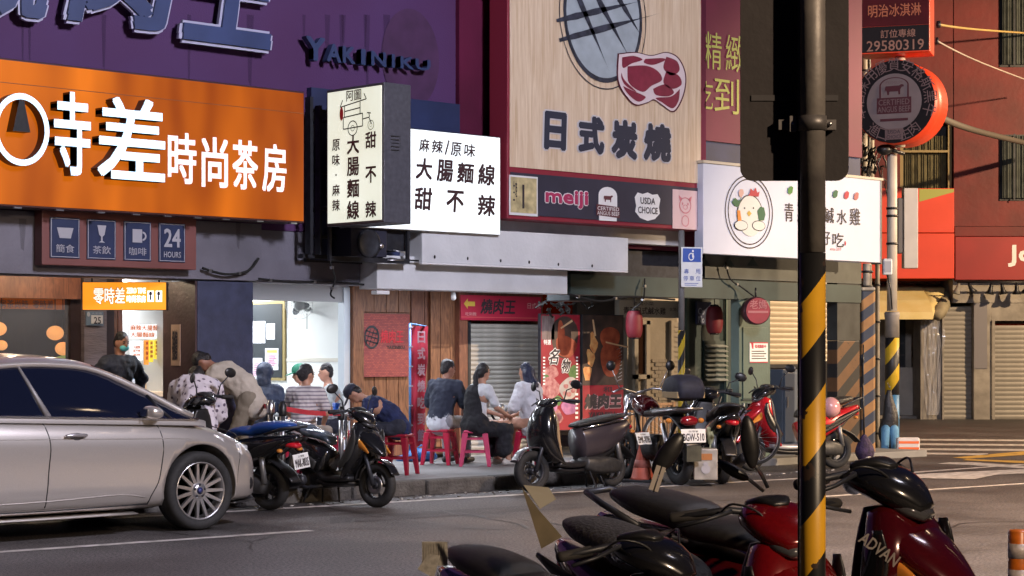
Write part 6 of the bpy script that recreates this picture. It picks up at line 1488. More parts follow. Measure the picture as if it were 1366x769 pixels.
def scooter(name, label, loc, yaw, body, front, seatm, floor=None, plate_s=None, lean=.06, steer=.25, mirrors=True, group='scooters parked at the roadside', wheel_m=None, screen=None, tail=None, style='std', inner=None, lettering=None, rail=True, cat='scooter', mir_h=1.26, front_r=.24, rear_r=.235):
    t = thing(name, label, cat, loc, yaw, group); t.rotation_euler = (lean, 0, yaw)
    floor = floor or M_black; inner = inner or M_black; wheel_m = wheel_m or M_dark; tail = tail or mat('tail lens red', (.45, .01, .02), .15, coat=.6)
    egg = style == 'egg'
    # ---- rear wheel, engine, suspension
    wheel(t, -.62, rear_r, .11, wheel_m)
    MB().sweep([(-.05, .3, .09, .07), (-.2, .27, .13, .1), (-.45, .26, .12, .1), (-.66, .24, .05, .07)], 16, 3, y=.09).build('engine_case', mat('cast engine grey', (.05, .05, .052), .5, metal=.5, nscale=20, namp=.3), t)
    ex = MB().tube([(-.1, -.1, .2), (-.3, -.15, .17), (-.45, -.17, .2)], [.018, .02, .03], 10).sweep([(-.42, .2, .04, .045), (-.6, .24, .055, .06), (-.86, .32, .055, .06), (-.92, .34, .03, .035)], 14, 2.2, y=-.17)
    ex.build('exhaust', M_dark, t)
    MB().sweep([(-.4, .25, .01, .06), (-.6, .29, .012, .065), (-.78, .33, .008, .04)], 12, 3, y=-.235).build('heat_shield', M_steel, t)
    MB().tube([(-.66, -.1, .28), (-.6, -.1, .58)], .03, 10).tube([(-.66, .12, .28), (-.6, .12, .58)], .03, 10).build('shock_absorber', mat('spring steel', (.2, .2, .2), .4, metal=.6), t)
    MB().sweep([(-.35, .5, .06, .02), (-.6, .52, .07, .018), (-.84, .44, .075, .015), (-.97, .33, .07, .01)], 12, 3).build('rear_mudguard', M_black, t)
    # ---- front wheel with fork and mudguard, turned by the steering
    st = thing_part('front_fork', t); st.location = (.47, 0, .8); st.rotation_euler = (0, 0, steer)
    def rel(mb):
        for v in mb.v: v -= Vector((.47, 0, .8))
        return mb
    w_ = wheel(st, .66 - .47, front_r, .1, wheel_m, z=front_r - .8)
    for s_ in (-1, 1): rel(MB().tube([(.46, s_ * .07, .72), (.58, s_ * .075, .45), (.66, s_ * .07, front_r)], [.022, .024, .03], 10)).build('fork_leg', M_dark, st)
    fd = [(.66 + (front_r + .035) * cos(a), front_r + (front_r + .035) * sin(a), .062 + .01 * sin(a), .012) for a in [math.radians(q) for q in (170, 145, 115, 85, 55, 25)]]
    rel(MB().sweep(fd, 14, 3)).build('front_mudguard', body if egg else front, st)
    # ---- handlebar
    hb = thing_part('handlebar', st)
    rel(MB().tube([(.36, 0, 1.0), (.33, .16, 1.03), (.25, .36, 1.01)], .014, 8).tube([(.36, 0, 1.0), (.33, -.16, 1.03), (.25, -.36, 1.01)], .014, 8)).build('bar', M_dark, hb)
    for s_ in (-1, 1):
        rel(MB().tube([(.29, s_ * .23, 1.02), (.245, s_ * .355, 1.008), (.24, s_ * .365, 1.007)], [.021, .022, .017], 12)).build('grip', mat('grip rubber', (.02, .018, .018), .8), hb)
        rel(MB().tube([(.37, s_ * .17, 1.03), (.35, s_ * .28, 1.0), (.31, s_ * .37, .98)], [.01, .008, .009], 6)).build('brake_lever', M_dark, hb)
        if mirrors:
            top = Vector((.28, s_ * .36, mir_h)); mr = thing_part('mirror', hb)
            rel(MB().tube([(.32, s_ * .2, 1.04), (.31, s_ * .23, 1.14), tuple(top - Vector((0, s_ * .03, .03)))], .007, 6)).build('stem', M_dark, mr)
            Mm = Matrix.Translation(top) @ Matrix.Rotation(s_ * .35, 4, 'Z') @ Matrix.Rotation(-s_ * .25, 4, 'X')
            rel(MB().ell((0, 0, 0), (.022, .075, .052), 16, 10, Mm)).build('housing', M_black, mr)
            rel(MB().disc((-.0235, 0, 0), (0, 1, 0), ZU, .062, .04, 20)).build('glass', M_chrome, mr) if False else None
    for s_ in (-1, 1):
        rel(MB().tube(spl([(.33, s_ * .2, 1.02), (.4, s_ * .18, 1.06), (.46, s_ * .1, 1.02), (.5, s_ * .05, .9)], 5), .005, 5)).build('brake_cable', M_black, hb)
        MB().tube([(x, y, z) for x, y, z in spl([(-.12, s_ * .14, .5), (-.3, s_ * .168, .47), (-.55, s_ * .178, .58), (-.8, s_ * .13, .7), (-.95, s_ * .06, .77)], 5)], .004, 5).build('panel_seam', M_black, t)
        MB().tube(spl([(.44, s_ * .12, .88), (.5, s_ * .18, .76), (.5, s_ * .2, .62), (.44, s_ * .19, .46)], 5), .004, 5).build('panel_seam', M_black, t)
        for q in ((.36, .16, .5), (.4, .17, .74)): MB().lathe([(.008, 0), (.008, .004), (0, .005)], 8, Matrix.Translation((q[0] - .06, s_ * .1, q[2]))).build('screw', M_steel, t)
    if egg:
        rel(MB().sweep([(.3, .98, .05, .03), (.36, 1.0, .13, .055), (.43, .985, .13, .06), (.49, .96, .07, .04)], 18, 2.2)).build('handlebar_cover', front, hb)
    else:
        rel(MB().sweep([(.26, .97, .06, .04), (.32, 1.0, .12, .055), (.41, .985, .145, .065), (.49, .94, .12, .06), (.56, .885, .05, .035)], 20, 2.3)).build('handlebar_cover', screen or front, hb)
        rel(MB().sweep([(.48, .915, .1, .035), (.53, .89, .085, .032), (.572, .865, .045, .018)], 16, 2.4)).build('headlight', mat('headlight lens', (.05, .05, .055), .08, coat=1), hb)
        rel(MB().sweep([(.3, 1.045, .08, .022), (.38, 1.06, .07, .02), (.44, 1.045, .03, .01)], 14, 2.6)).build('dashboard', M_black, hb)
    # ---- leg shield and nose
    if egg:
        MB().sweep([(.30, .3, .17, .03), (.43, .42, .2, .09), (.5, .62, .2, .12), (.47, .82, .17, .12), (.42, .95, .11, .07)], 24, 2.3).build('leg_shield', front, t)
        MB().sweep([(.27, .34, .1, .02), (.32, .55, .11, .025), (.33, .78, .1, .025), (.34, .9, .06, .02)], 16, 3).build('inner_shield', inner, t)
    else:
        MB().sweep([(.28, .3, .18, .03), (.38, .42, .22, .06), (.46, .6, .225, .1), (.47, .76, .2, .11), (.42, .9, .12, .07)], 24, 2.5).build('leg_shield', front, t)
        MB().sweep([(.45, .84, .15, .05), (.56, .74, .16, .07), (.68, .64, .11, .055), (.78, .56, .03, .02)], 20, 2.1).build('front_cowl', front, t)
        for s_ in (-1, 1): MB().sweep([(.47, .72, .012, .05), (.58, .66, .014, .04), (.7, .585, .006, .012)], 10, 2.2, y=s_ * .16).build('indicator', mat('amber lens', (.55, .2, .03), .15, coat=1), t)
        for s_ in (-1, 1): MB().sweep([(.3, .42, .012, .03), (.42, .55, .018, .06), (.5, .72, .014, .045), (.5, .84, .006, .02)], 10, 2.4, y=s_ * .215).build('shield_trim', inner, t)
        MB().sweep([(.26, .34, .12, .02), (.33, .55, .15, .03), (.36, .78, .13, .03), (.36, .9, .08, .02)], 16, 3).build('inner_shield', M_black, t)
    MB().sweep([(.38, .3, .16, .03), (.2, .285, .17, .035), (-.02, .285, .16, .035), (-.14, .32, .14, .04)], 18, 4).build('floorboard', floor, t)
    MB().sweep([(.36, .25, .12, .03), (.1, .22, .13, .03), (-.2, .24, .11, .04)], 14, 3).build('belly_pan', M_black if not egg else floor, t)
    # ---- body under the seat
    if egg:
        MB().sweep([(-.07, .52, .13, .19), (-.2, .54, .17, .2), (-.42, .58, .19, .19), (-.68, .66, .17, .13), (-.86, .73, .1, .07)], 26, 2.6).build('body_shell', body, t)
        MB().sweep([(-.1, .34, .1, .06), (-.35, .38, .12, .07), (-.6, .46, .11, .05)], 14, 3).build('body_base', M_black, t)
        MB().sweep([(-.02, .73, .08, .02), (-.14, .755, .13, .03), (-.4, .79, .155, .035), (-.68, .825, .14, .035), (-.86, .83, .06, .02)], 22, 2.6).build('seat', seatm, t)
        MB().tube([(-.05, .13, .7), (-.4, .175, .75), (-.75, .155, .79), (-.9, .05, .8)], .01, 6).build('seat_trim', M_chrome, t)
        MB().tube([(-.74, .12, .8), (-.9, .11, .85), (-1.0, .05, .85), (-1.0, -.05, .85), (-.9, -.11, .85), (-.74, -.12, .8)], .014, 8).build('grab_rail', M_steel, t)
    else:
        MB().sweep([(-.1, .44, .13, .16), (-.25, .5, .165, .17), (-.5, .59, .18, .14), (-.75, .69, .14, .085), (-.98, .78, .04, .03)], 26, 2.7).build('body_shell', body, t)
        for s_ in (-1, 1):
            MB().sweep([(-.16, .42, .012, .05), (-.4, .52, .016, .06), (-.68, .64, .014, .045), (-.93, .755, .008, .012)], 12, 2.4, y=s_ * .165).build('side_panel', inner, t)
        MB().sweep([(-.06, .66, .06, .02), (-.12, .72, .11, .04), (-.28, .76, .15, .05), (-.42, .775, .15, .05), (-.5, .815, .14, .06), (-.72, .86, .13, .055), (-.86, .885, .08, .03), (-.9, .885, .04, .012)], 24, 2.5).build('seat', seatm, t)
        if rail: MB().tube([(-.66, .15, .78), (-.86, .14, .86), (-1.0, .07, .89), (-1.0, -.07, .89), (-.86, -.14, .86), (-.66, -.15, .78)], .014, 8).build('grab_rail', M_dark, t)
    MB().sweep([(-.84, .7, .08, .035), (-.92, .7, .075, .035), (-.98, .69, .04, .02)], 16, 2.5).build('tail_light', tail, t)
    for s_ in (-1, 1): MB().ell((-.86, s_ * .14, .64), (.035, .03, .022), 10, 6).build('rear_indicator', mat('amber lens', (.55, .2, .03), .15, coat=1), t)
    if plate_s: plate(t, plate_s, -1.1 if egg else -1.02, .55, y=.1 if egg else 0, yaw=-1.4 if egg else .25)
    MB().tube([(-.1, .13, .24), (-.14, .2, .02), (-.1, .22, .01)], .012, 6).build('side_stand', M_dark, t)
    for s_ in (-1, 1): MB().tube([(-.3, s_ * .09, .2), (-.36, s_ * .14, .01)], .012, 6).build('centre_stand_leg', M_dark, t)
    if lettering:
        MB().text(lettering, (0, 0, 0), XR, ZU, .17, .048, .03, 0, .2).build('lettering', mat('silver decal', (.6, .55, .5), .4), t, loc=(.43, -.236, .80), rot=(0, .55, .1))
    return t

def yaw_cam(xr, z):     # heading given in the camera's right / away directions
    return math.atan2(-CS * xr + SN * z, SN * xr + CS * z)
def put(px, py, z=0.0): p = PG(px, py, z); p.z = z; return p

P_blk = paint('gloss black paint', (.012, .012, .014), .2); P_gry = paint('graphite paint', (.05, .04, .048), .35, .3); P_red = paint('deep metallic red', (.15, .003, .004), .22); P_blu = paint('cobalt paint', (.01, .08, .42), .2); P_sil = paint('silver paint', (.42, .42, .44), .3)
P_mar = paint('dark maroon paint', (.055, .003, .005), .15)
M_seat = mat('black seat vinyl', (.02, .019, .018), .42, nscale=50, namp=.3, bump=.3, bscale=260)
M_seatb = mat('plastic covered seat', (.06, .08, .11), .22, nscale=8, namp=.5, coat=.4)

# black scooter in front of the dining group, nose to the road
fw = put(497, 674); fw = put(497, 677); yq = yaw_cam(.72, -.69); rw = fw - Vector((cos(yq), sin(yq), 0)) * 1.1; mid = (fw + rw) / 2
sB = scooter('scooter', 'black scooter parked nose to the road in front of the queue belt', mid, yq, P_blk, P_blk, M_seatb, inner=mat('dark side trim', (.04, .04, .04), .4), lean=-.05, steer=.15)
sB.scale = (.88, .88, .88)
# grey electric style scooter facing left
fw, rw = put(708, 657), put(822, 649); mid = (fw + rw) / 2; d = fw - rw
scooter('scooter', 'graphite rounded scooter facing left beside the kerb below the food posters', mid, math.atan2(d.y, d.x), P_gry, P_blk, M_seat, plate_s='EMK-8785', style='egg', inner=mat('tan leather panel', (.4, .26, .13), .4, nscale=6, namp=.1), wheel_m=M_dark, lean=.05, mirrors=True, mir_h=1.2, steer=-.1, front_r=.235, rear_r=.22).scale = (.96, .96, .93)
# black and blue scooter behind the car nose
r0 = put(362, 682); yK = yaw_cam(-.8, .6); d = Vector((cos(yK), sin(yK), 0))
sK = scooter('scooter', 'black scooter with a blue seat cover and plate MAK-8035 behind the silver car nose', r0 + d * .62, math.atan2(d.y, d.x), P_blk, P_blk, mat('blue seat cover', (.008, .05, .24), .4), plate_s='MAK-8035', lean=-.04)
sK.rotation_euler = (-.04, -.1, yK); sK.location.z = .07; sK.scale = (.95, .95, .92)
# red scooter under the arcade edge, facing left
fw, rw = put(1005, 628, .0), put(1112, 625, .0); mid = (fw + rw) / 2; d = (fw - rw).normalized()
scooter('scooter', 'bright red scooter with a silver floorboard and a pink helmet on its seat', mid, math.atan2(d.y, d.x) , paint('bright red paint', (.5, .012, .02), .25), paint('bright red paint', (.5, .012, .02), .25), M_seat, floor=P_sil, screen=P_blk, inner=P_blk, lean=.05, steer=.2)
hp = PZ(1108, 546, 24.4)
hm_ = thing('helmet', 'pale pink open face helmet resting on the red scooter seat', 'helmet', hp, .5)
MB().ell((0, 0, .02), (.14, .12, .125), 20, 12).build('shell', mat('pink helmet paint', (.6, .3, .3), .25, coat=.6), hm_)
MB().sweep([(.06, -.02, .1, .04), (.13, -.04, .08, .03)], 12, 2.2).build('opening', M_black, hm_); MB().tube([(.06, .11, -.04), (.05, .0, -.13), (.06, -.11, -.04)], .008, 6).build('strap', M_black, hm_)

# old motorcycle seen from behind, bags on it
r0 = put(908, 648); dM = Vector((math.cos(yaw_cam(-.42, 1)), math.sin(yaw_cam(-.42, 1)), 0)); yM = math.atan2(dM.y, dM.x)
def motorcycle(label, loc, yaw, plate_s, box=False):
    t = thing('motorcycle', label, 'motorcycle', loc, yaw, None)
    wheel(t, -.66, .29, .1, M_dark, 8); wheel(t, .66, .29, .08, M_dark, 8)
    MB().sweep([(-.45, .74, .1, .03), (-.6, .76, .1, .03), (-.88, .62, .1, .025), (-1.0, .42, .09, .02)], 16, 2.6).build('rear_mudguard', M_black, t)
    MB().sweep([(.02, .78, .1, .04), (-.3, .8, .13, .05), (-.6, .82, .13, .05), (-.78, .84, .09, .03)], 18, 2.8).build('seat', M_seat, t)
    MB().sweep([(.42, .86, .06, .05), (.25, .88, .13, .11), (.05, .82, .12, .1), (-.02, .78, .07, .05)], 18, 2.3).build('fuel_tank', P_mar, t)
    MB().sweep([(.2, .42, .1, .1), (0, .4, .14, .15), (-.2, .42, .12, .12)], 16, 3).build('engine', mat('cast engine grey', (.05, .05, .052), .5, metal=.5), t)
    MB().tube([(.46, 0, .9), (.3, 0, .5), (.0, 0, .25), (-.3, 0, .35), (-.6, 0, .7)], .022, 8).build('frame', M_dark, t)
    for s_ in (-1, 1):
        MB().tube([(.44, s_ * .09, .95), (.66, s_ * .09, .29)], .022, 8).build('fork_leg', M_steel, t); MB().tube([(-.66, s_ * .12, .3), (-.5, s_ * .12, .68)], .028, 8).build('shock_absorber', M_steel, t)
    MB().tube([(.4, 0, 1.0), (.36, .2, 1.06), (.24, .38, 1.02)], .013, 8).tube([(.4, 0, 1.0), (.36, -.2, 1.06), (.24, -.38, 1.02)], .013, 8).build('handlebar', M_steel, t)
    for s_ in (-1, 1):
        m_ = thing_part('mirror', t); MB().tube([(.32, s_ * .25, 1.05), (.3, s_ * .36, 1.28)], .007, 6).build('stem', M_steel, m_); MB().lathe([(.055, -.01), (.06, 0), (.055, .01)], 18, Matrix.Translation((.29, s_ * .38, 1.32)) @ Matrix.Rotation(PI / 2, 4, 'Y')).build('housing', M_black, m_)
    MB().lathe([(.03, -.1), (.1, -.02), (.1, .03), (.09, .035)], 20, Matrix.Translation((.52, 0, .9)) @ Matrix.Rotation(PI / 2, 4, 'Y')).build('headlight', M_steel, t)
    MB().ell((-.9, 0, .72), (.06, .11, .06), 16, 10).build('tail_light', mat('old tail lens', (.2, .006, .012), .15, coat=.7), t)
    for s_ in (-1, 1): MB().ell((-.8, s_ * .2, .72), (.03, .04, .03), 10, 6).build('rear_indicator', mat('amber lens', (.55, .2, .03), .15), t)
    plate(t, plate_s, -1.0, .56, tilt=.1)
    MB().box(-1.02, -.09, .28, -.99, .09, .45).build('mud_flap', mat('olive rubber', (.05, .05, .035), .8, nscale=9, namp=.4), t)
    MB().tube([(.0, -.14, .3), (-.5, -.17, .26), (-.95, -.19, .34)], [.02, .035, .045], 12).build('exhaust', M_dark, t)
    MB().tube([(-.3, .15, .8), (-.8, .17, .84), (-1.0, .1, .86), (-1.0, -.1, .86), (-.8, -.17, .84), (-.3, -.15, .8)], .012, 6).tube([(-.9, .17, .85), (-.9, -.17, .85)], .01, 6).build('luggage_rack', M_steel, t)
    return t
mo = motorcycle('old dark motorcycle seen from behind with plate BGW-510 and a bag on its rack', r0 + dM * .7, yM, 'BGW-510')
o = thing('luggage_bag', 'black bag with a tan band strapped on the motorcycle rack', 'bag', mo.location + dM * -.75 + Vector((0, 0, .87)), yM)
MB().sweep([(-.14, .1, .16, .08), (-.12, .2, .17, .14), (.1, .2, .17, .14), (.14, .1, .15, .08)], 18, 4).build('body', mat('black nylon', (.015, .016, .03), .7, nscale=20, namp=.3), o)
MB().box(-.2, -.17, .1, .16, .17, .17).build('band', mat('tan band', (.4, .28, .13), .6), o, bevel=.004); MB().box(-.19, -.06, .27, -.17, .06, .29).build('tag', M_pi, o)
# second one beside it with a metal box
r1 = put(962, 646); d2 = yaw_cam(-.15, 1); dv = Vector((cos(d2), sin(d2), 0))
s2_ = scooter('scooter', 'dark scooter seen from behind with a carrier crate right of the old motorcycle', r1 + dv * .62 , d2, P_blk, P_blk, M_seat, lean=.08, mir_h=1.22)
o = thing('crate', 'scuffed grey metal box with an orange sticker on the scooter footboard', 'box', put(940, 640) + Vector((0, 0, .2)) , d2 - .2)
o.location = PZ(941, 640, 22.3); 
MB().box(-.1, -.13, 0, .22, .13, .34).build('casing', mat('scuffed aluminium', (.35, .33, .3), .5, metal=.4, nscale=8, namp=.3), o, bevel=.01)
MB().box(-.106, -.07, .22, -.101, .05, .29).build('sticker', mat('rust orange sticker', (.35, .14, .04), .6), o); MB().disc((-.106, 0, .12), (0, -1, 0), ZU, .05, .05, 16).disc((-.108, 0, .18), (0, -1, 0), ZU, .03, .02, 12).build('emblem', M_pi, o)
o = thing('carrier_crate', 'purple grey plastic crate on the scooter beside the green pillar', 'crate', PZ(967, 550, 23.6), d2)
MB().box(-.2, -.19, -.12, .2, .19, .0).build('basin', mat('mauve grey plastic', (.1, .09, .13), .6, nscale=5, namp=.3), o, bevel=.02); MB().box(-.22, -.21, .0, .22, .21, .025).build('rim', mat('mauve grey plastic', (.1, .09, .13), .6), o, bevel=.01)
o = thing('umbrella', 'rolled pale umbrella hanging from the carrier crate', 'umbrella', PZ(968, 562, 23.2))
MB().tube([(0, 0, 0), (.03, 0, -.2), (.07, -.02, -.5), (.1, -.03, -.66)], [.05, .045, .035, .01], 10).build('canopy', mat('pale umbrella cloth', (.4, .38, .4), .5, bump=1, bscale=14), o); MB().tube([(0, 0, 0), (-.01, 0, .08)], .012, 6).build('handle', M_black, o)
o = thing('work_gloves', 'pair of pale yellow work gloves tucked on the dark scooter', 'gloves', PZ(946, 583, 22.6))
MB().cone((0, 0, .08), (.05, 0, -.06), .035, .045).cone((.05, 0, -.06), (.1, 0, -.1), .02, .012).cone((.05, 0, -.06), (.06, 0, -.14), .02, .012).cone((.04, 0, -.05), (.02, .0, -.12), .018, .012).build('cloth', mat('pale yellow cotton', (.5, .5, .28), .9), o)

# bicycle, only its wheel and bars show
c = put(893, 618, .09); fw = c; yB = yaw_cam(-1, .15); dB = Vector((cos(yB), sin(yB), 0))
t = thing('bicycle', 'black bicycle leaning behind the old motorcycle, front wheel to the left', 'bicycle', c - dB * .52 , yB); t.rotation_euler = (.08, 0, yB)
R_ = .33
for x in (.52, -.52):
    w_ = thing_part('wheel', t); M = Matrix.Translation((x, 0, R_)) @ Matrix.Rotation(PI / 2, 4, 'X')
    MB().lathe([(R_ + .018 * cos(a), .018 * sin(a)) for a in [2 * PI * k / 8 for k in range(8)]], 44, M, closed=True).build('tyre', M_rubber, w_)
    MB().lathe([(R_ - .02, -.01), (R_ - .035, 0), (R_ - .02, .01)], 40, M, closed=True).build('rim', M_steel, w_)
    mb = MB()
    for k in range(24): a = 2 * PI * k / 24; mb.tube([M @ Vector((.02 * cos(a + .5), .02 * sin(a + .5), (.03 if k % 2 else -.03))), M @ Vector(((R_ - .03) * cos(a), (R_ - .03) * sin(a), 0))], .0018, 3, caps=False)
    mb.build('spokes', M_steel, w_)
MB().tube([(.36, 0, .82), (.04, 0, .3), (-.12, 0, .84)], .016, 8).tube([(.34, 0, .72), (-.08, 0, .72), (-.52, 0, R_), (.04, 0, .3)], .014, 8).tube([(.52, 0, R_), (.4, 0, .7), (.34, 0, .98)], .014, 8).build('frame', M_dark, t)
MB().tube([(.3, .28, 1.02), (.36, .12, 1.0), (.36, -.12, 1.0), (.3, -.28, 1.02)], .012, 8).build('handlebar', M_steel, t)
MB().sweep([(-.02, .88, .02, .015), (-.14, .9, .05, .02), (-.26, .91, .08, .025)], 12, 2.2).build('saddle', M_seat, t)
MB().tube([(.06, -.08, .3), (.14, -.1, .16)], .01, 6).tube([(.04, .08, .3), (-.04, .1, .42)], .01, 6).build('pedals', M_dark, t)

# ================================================================ foreground scooters, noses to the lower right
def fore(px, Z, **k):
    p = PZ(px, HZ, Z); p.z = 0; return p
def fore(name_label, px, Z, hx, hz_, sc_, zs=1.0, **k):      # px, Z of the steering head
    yw = yaw_cam(hx, hz_); p = PZ(px, HZ, Z); p.z = 0; d = Vector((cos(yw), sin(yw), 0)); t = scooter('scooter', name_label, p - d * .4 * sc_, yw, **k)
    t.scale = (sc_, sc_, sc_ * zs); return t
sA = fore('nearest black scooter whose broad seat and dark handlebars fill the bottom middle', 885, 6.7, .6, -.8, .88, zs=.92, rail=False, body=P_blk, front=P_blk, seatm=M_seat, lean=.05, mirrors=False, steer=.25)
sC = fore('glossy deep red scooter in the foreground just left of the striped post', 1045, 7.0, .55, -.83, .93, zs=.96, rail=False, body=P_red, front=P_red, seatm=mat('dusty seat vinyl', (.035, .031, .028), .6, nscale=5, namp=.5, bump=.4, bscale=60), lean=.05, mirrors=False, steer=-.2)
sD = fore('maroon and black scooter lettered ADVAN in the lower right foreground', 1192, 7.4, .72, -.69, 1.0, body=P_mar, front=P_mar, seatm=M_seat, lean=.05, mirrors=False, screen=P_blk, steer=.1, lettering='ADVAN', inner=P_blk)
def mirror(root, px, py, Z, rx, rz, rot, foot):        # the mirrors of these, turned every way
    inv = Matrix.LocRotScale(root.location, root.rotation_euler, root.scale).inverted()
    c = PZ(px, py, Z); s = Z / F; o = thing_part('mirror', root)
    W_ = Matrix.Translation(c) @ Matrix.Rotation(CAMR, 4, 'Z'); Mm = inv @ W_ @ Matrix.Rotation(rot, 4, 'Y')
    MB().ell((0, 0, 0), (rx * s, .022, rz * s), 20, 12, Mm).build('housing', M_black, o)
    f = inv @ PZ(*foot); a = Mm @ Vector((0, 0, -rz * s * .7))
    MB().tube([a, a.lerp(f, .6) + Vector((0, 0, .01)), f], .0075, 8).build('stem', M_steel, o)
mirror(sA, 891, 606, 6.6, 13, 33, .62, (872, 655, 6.7))
mirror(sC, 1000, 590, 6.9, 12, 36, -.12, (1024, 650, 7.0))
mirror(sC, 978, 628, 7.0, 8, 24, 2.1, (1018, 655, 7.1))
# flyers, board
o = thing('newspaper', 'folded newspaper stuffed at the tail of the nearest seat', 'newspaper', PZ(577, 745, 7.25), CAMR); s = 7.25 / F
M_news = mat('newsprint', (.3, .285, .26), .8, nscale=60, namp=.25)
MB().box(-14 * s, 0, -10 * s, 20 * s, .02, 22 * s).build('sheet', M_news, o); MB().add([(-20 * s, -.01, -14 * s), (2 * s, -.02, -26 * s), (10 * s, -.01, 4 * s), (-6 * s, 0, 6 * s), (-20 * s, .0, -14 * s)][:4], [(0, 1, 2, 3)]).build('folded_leaf', M_news, o, solid=.004)
mb = MB()
for k in range(9): mb.box((-12 + k * 3.4) * s, -.003, -2 * s, (-10.5 + k * 3.4) * s, -.001, 20 * s)
mb.build('print', mat('news ink', (.28, .26, .23), .8), o)
o = thing('board', 'thin pale board standing between the two nearest black seats', 'board', PZ(724, 690, 6.9), CAMR); s = 6.9 / F
MB().add([(-28 * s, 0, 40 * s), (-4 * s, 0, 8 * s), (26 * s, 0, -26 * s), (-2 * s, .0, -42 * s), (-20 * s, 0, 0)][:4] , [(0, 1, 2, 3)]).build('sheet', mat('khaki card', (.13, .105, .065), .7, nscale=12, namp=.2), o, solid=.008)
MB().add([(-26 * s, .02, 42 * s), (8 * s, .05, 38 * s), (18 * s, .05, 22 * s), (-4 * s, .02, 10 * s)], [(0, 1, 2, 3)]).build('flap', mat('khaki film', (.16, .14, .095), .5, alpha=.75), o, solid=.003)
for dx in (0, 7): 
    pass
o = thing('paper_strips', 'two pale wooden strips standing behind the foreground handlebar', 'strips', PZ(872, 655, 6.3), CAMR); s = 6.3 / F
MB().box(-7 * s, 0, 0, -1 * s, .006, 34 * s, M=Matrix.Rotation(.32, 4, 'Y')).build('strip', mat('pale stick', (.35, .31, .28), .6), o); MB().box(1 * s, 0, 0, 6 * s, .006, 34 * s, M=Matrix.Rotation(.32, 4, 'Y')).build('strip', mat('pale stick', (.35, .31, .28), .6), o)

# ================================================================ silver car
A = put(270, 708); car = thing('parked_car', 'silver saloon car with dark windows filling the lower left of the road', 'car', A + Vector((0, 0.0, 0)), .0)
# local: x forward, origin below the near front wheel face; near side at y = 0, body runs to y = 1.8
CW = .9
P_car = mat('silver beige paint', (.62, .58, .55), .28, metal=.7, coat=.7, nscale=300, namp=.1)
FS = .86
stn = [(-3.62, .5, .8, .5), (-3.55, .34, .95, .72), (-3.3, .24, 1.0, .84), (-2.8, .2, 1.01, .89), (-2.0, .19, .99, .9), (-1.2, .19, .955, .905), (-.5, .19, .92, .905), (-.15, .2, .895, .9), (.2, .2, .845, .88), (.5, .2, .755, .835), (.72, .21, .665, .74), (.87, .25, .56, .58), (.95, .34, .46, .36)]
stn = [(x if x < 0 else x * FS, a, b, c) for x, a, b, c in stn]
rows = spl(stn, 5); vs = []; fs = []; nb_ = 0
def ring(x, zb, zt, w):
    h = zt - zb
    half = [(0, zb), (.75 * w, zb), (.93 * w, zb + .03), (.985 * w, zb + .12 * h), (1.0 * w, zb + .3 * h), (.995 * w, zb + .5 * h), (1.0 * w, zb + .68 * h), (.985 * w, zb + .8 * h), (.955 * w, zb + .9 * h), (.9 * w, zb + .965 * h), (.8 * w, zb + .995 * h), (.5 * w, zb + 1.03 * h), (0, zb + 1.045 * h)]
    return half + [(-a, b) for a, b in half[-2:0:-1]]
for r in rows:
    rg = ring(*r); nb_ = len(rg)
    vs += [(r[0], a + CW, b) for a, b in rg]
for i in range(len(rows) - 1):
    for k in range(nb_): fs.append((i * nb_ + k, (i + 1) * nb_ + k, (i + 1) * nb_ + (k + 1) % nb_, i * nb_ + (k + 1) % nb_))
fs.append(tuple(range(nb_))[::-1] if False else tuple(range(nb_))); fs.append(tuple((len(rows) - 1) * nb_ + k for k in range(nb_))[::-1])
me = MB().add(vs, fs, True); bo = me.build('body', P_car, None)
import bmesh
bm = bmesh.new(); bm.from_mesh(bo.data); bmesh.ops.recalc_face_normals(bm, faces=bm.faces); bm.to_mesh(bo.data); bm.free()
COL.objects.unlink(bo)
cut = MB()
for x in (0, -2.66): cut.lathe([(.375, -.35), (.375, 2.2)], 40, Matrix.Translation((x, -.05, .335)) @ Matrix.Rotation(-PI / 2, 4, 'X'), smooth=False)
co = cut.build('cut', P_car); COL.objects.unlink(co); 
bm = bmesh.new(); bm.from_mesh(co.data); bmesh.ops.recalc_face_normals(bm, faces=bm.faces); bm.to_mesh(co.data); bm.free()
md = bo.modifiers.new('b', 'BOOLEAN'); md.operation = 'DIFFERENCE'; md.object = co; md.solver = 'EXACT'
_tmp.collection.objects.link(co); nm_ = bake(bo); _tmp.collection.objects.unlink(co)
bo.modifiers.clear(); bo.data = nm_; COL.objects.link(bo); bo.parent = car
for x in (0, -2.66):
    for yy in (.05, 1.52):
        MB().lathe([(.372, 0), (.372, .22)], 32, Matrix.Translation((x, yy, .335)) @ Matrix.Rotation(-PI / 2, 4, 'X')).build('arch_liner', M_black, car) if False else None
MB().box(-3.3, .3, .26, .6, 1.5, .6).build('underbody', M_black, car)
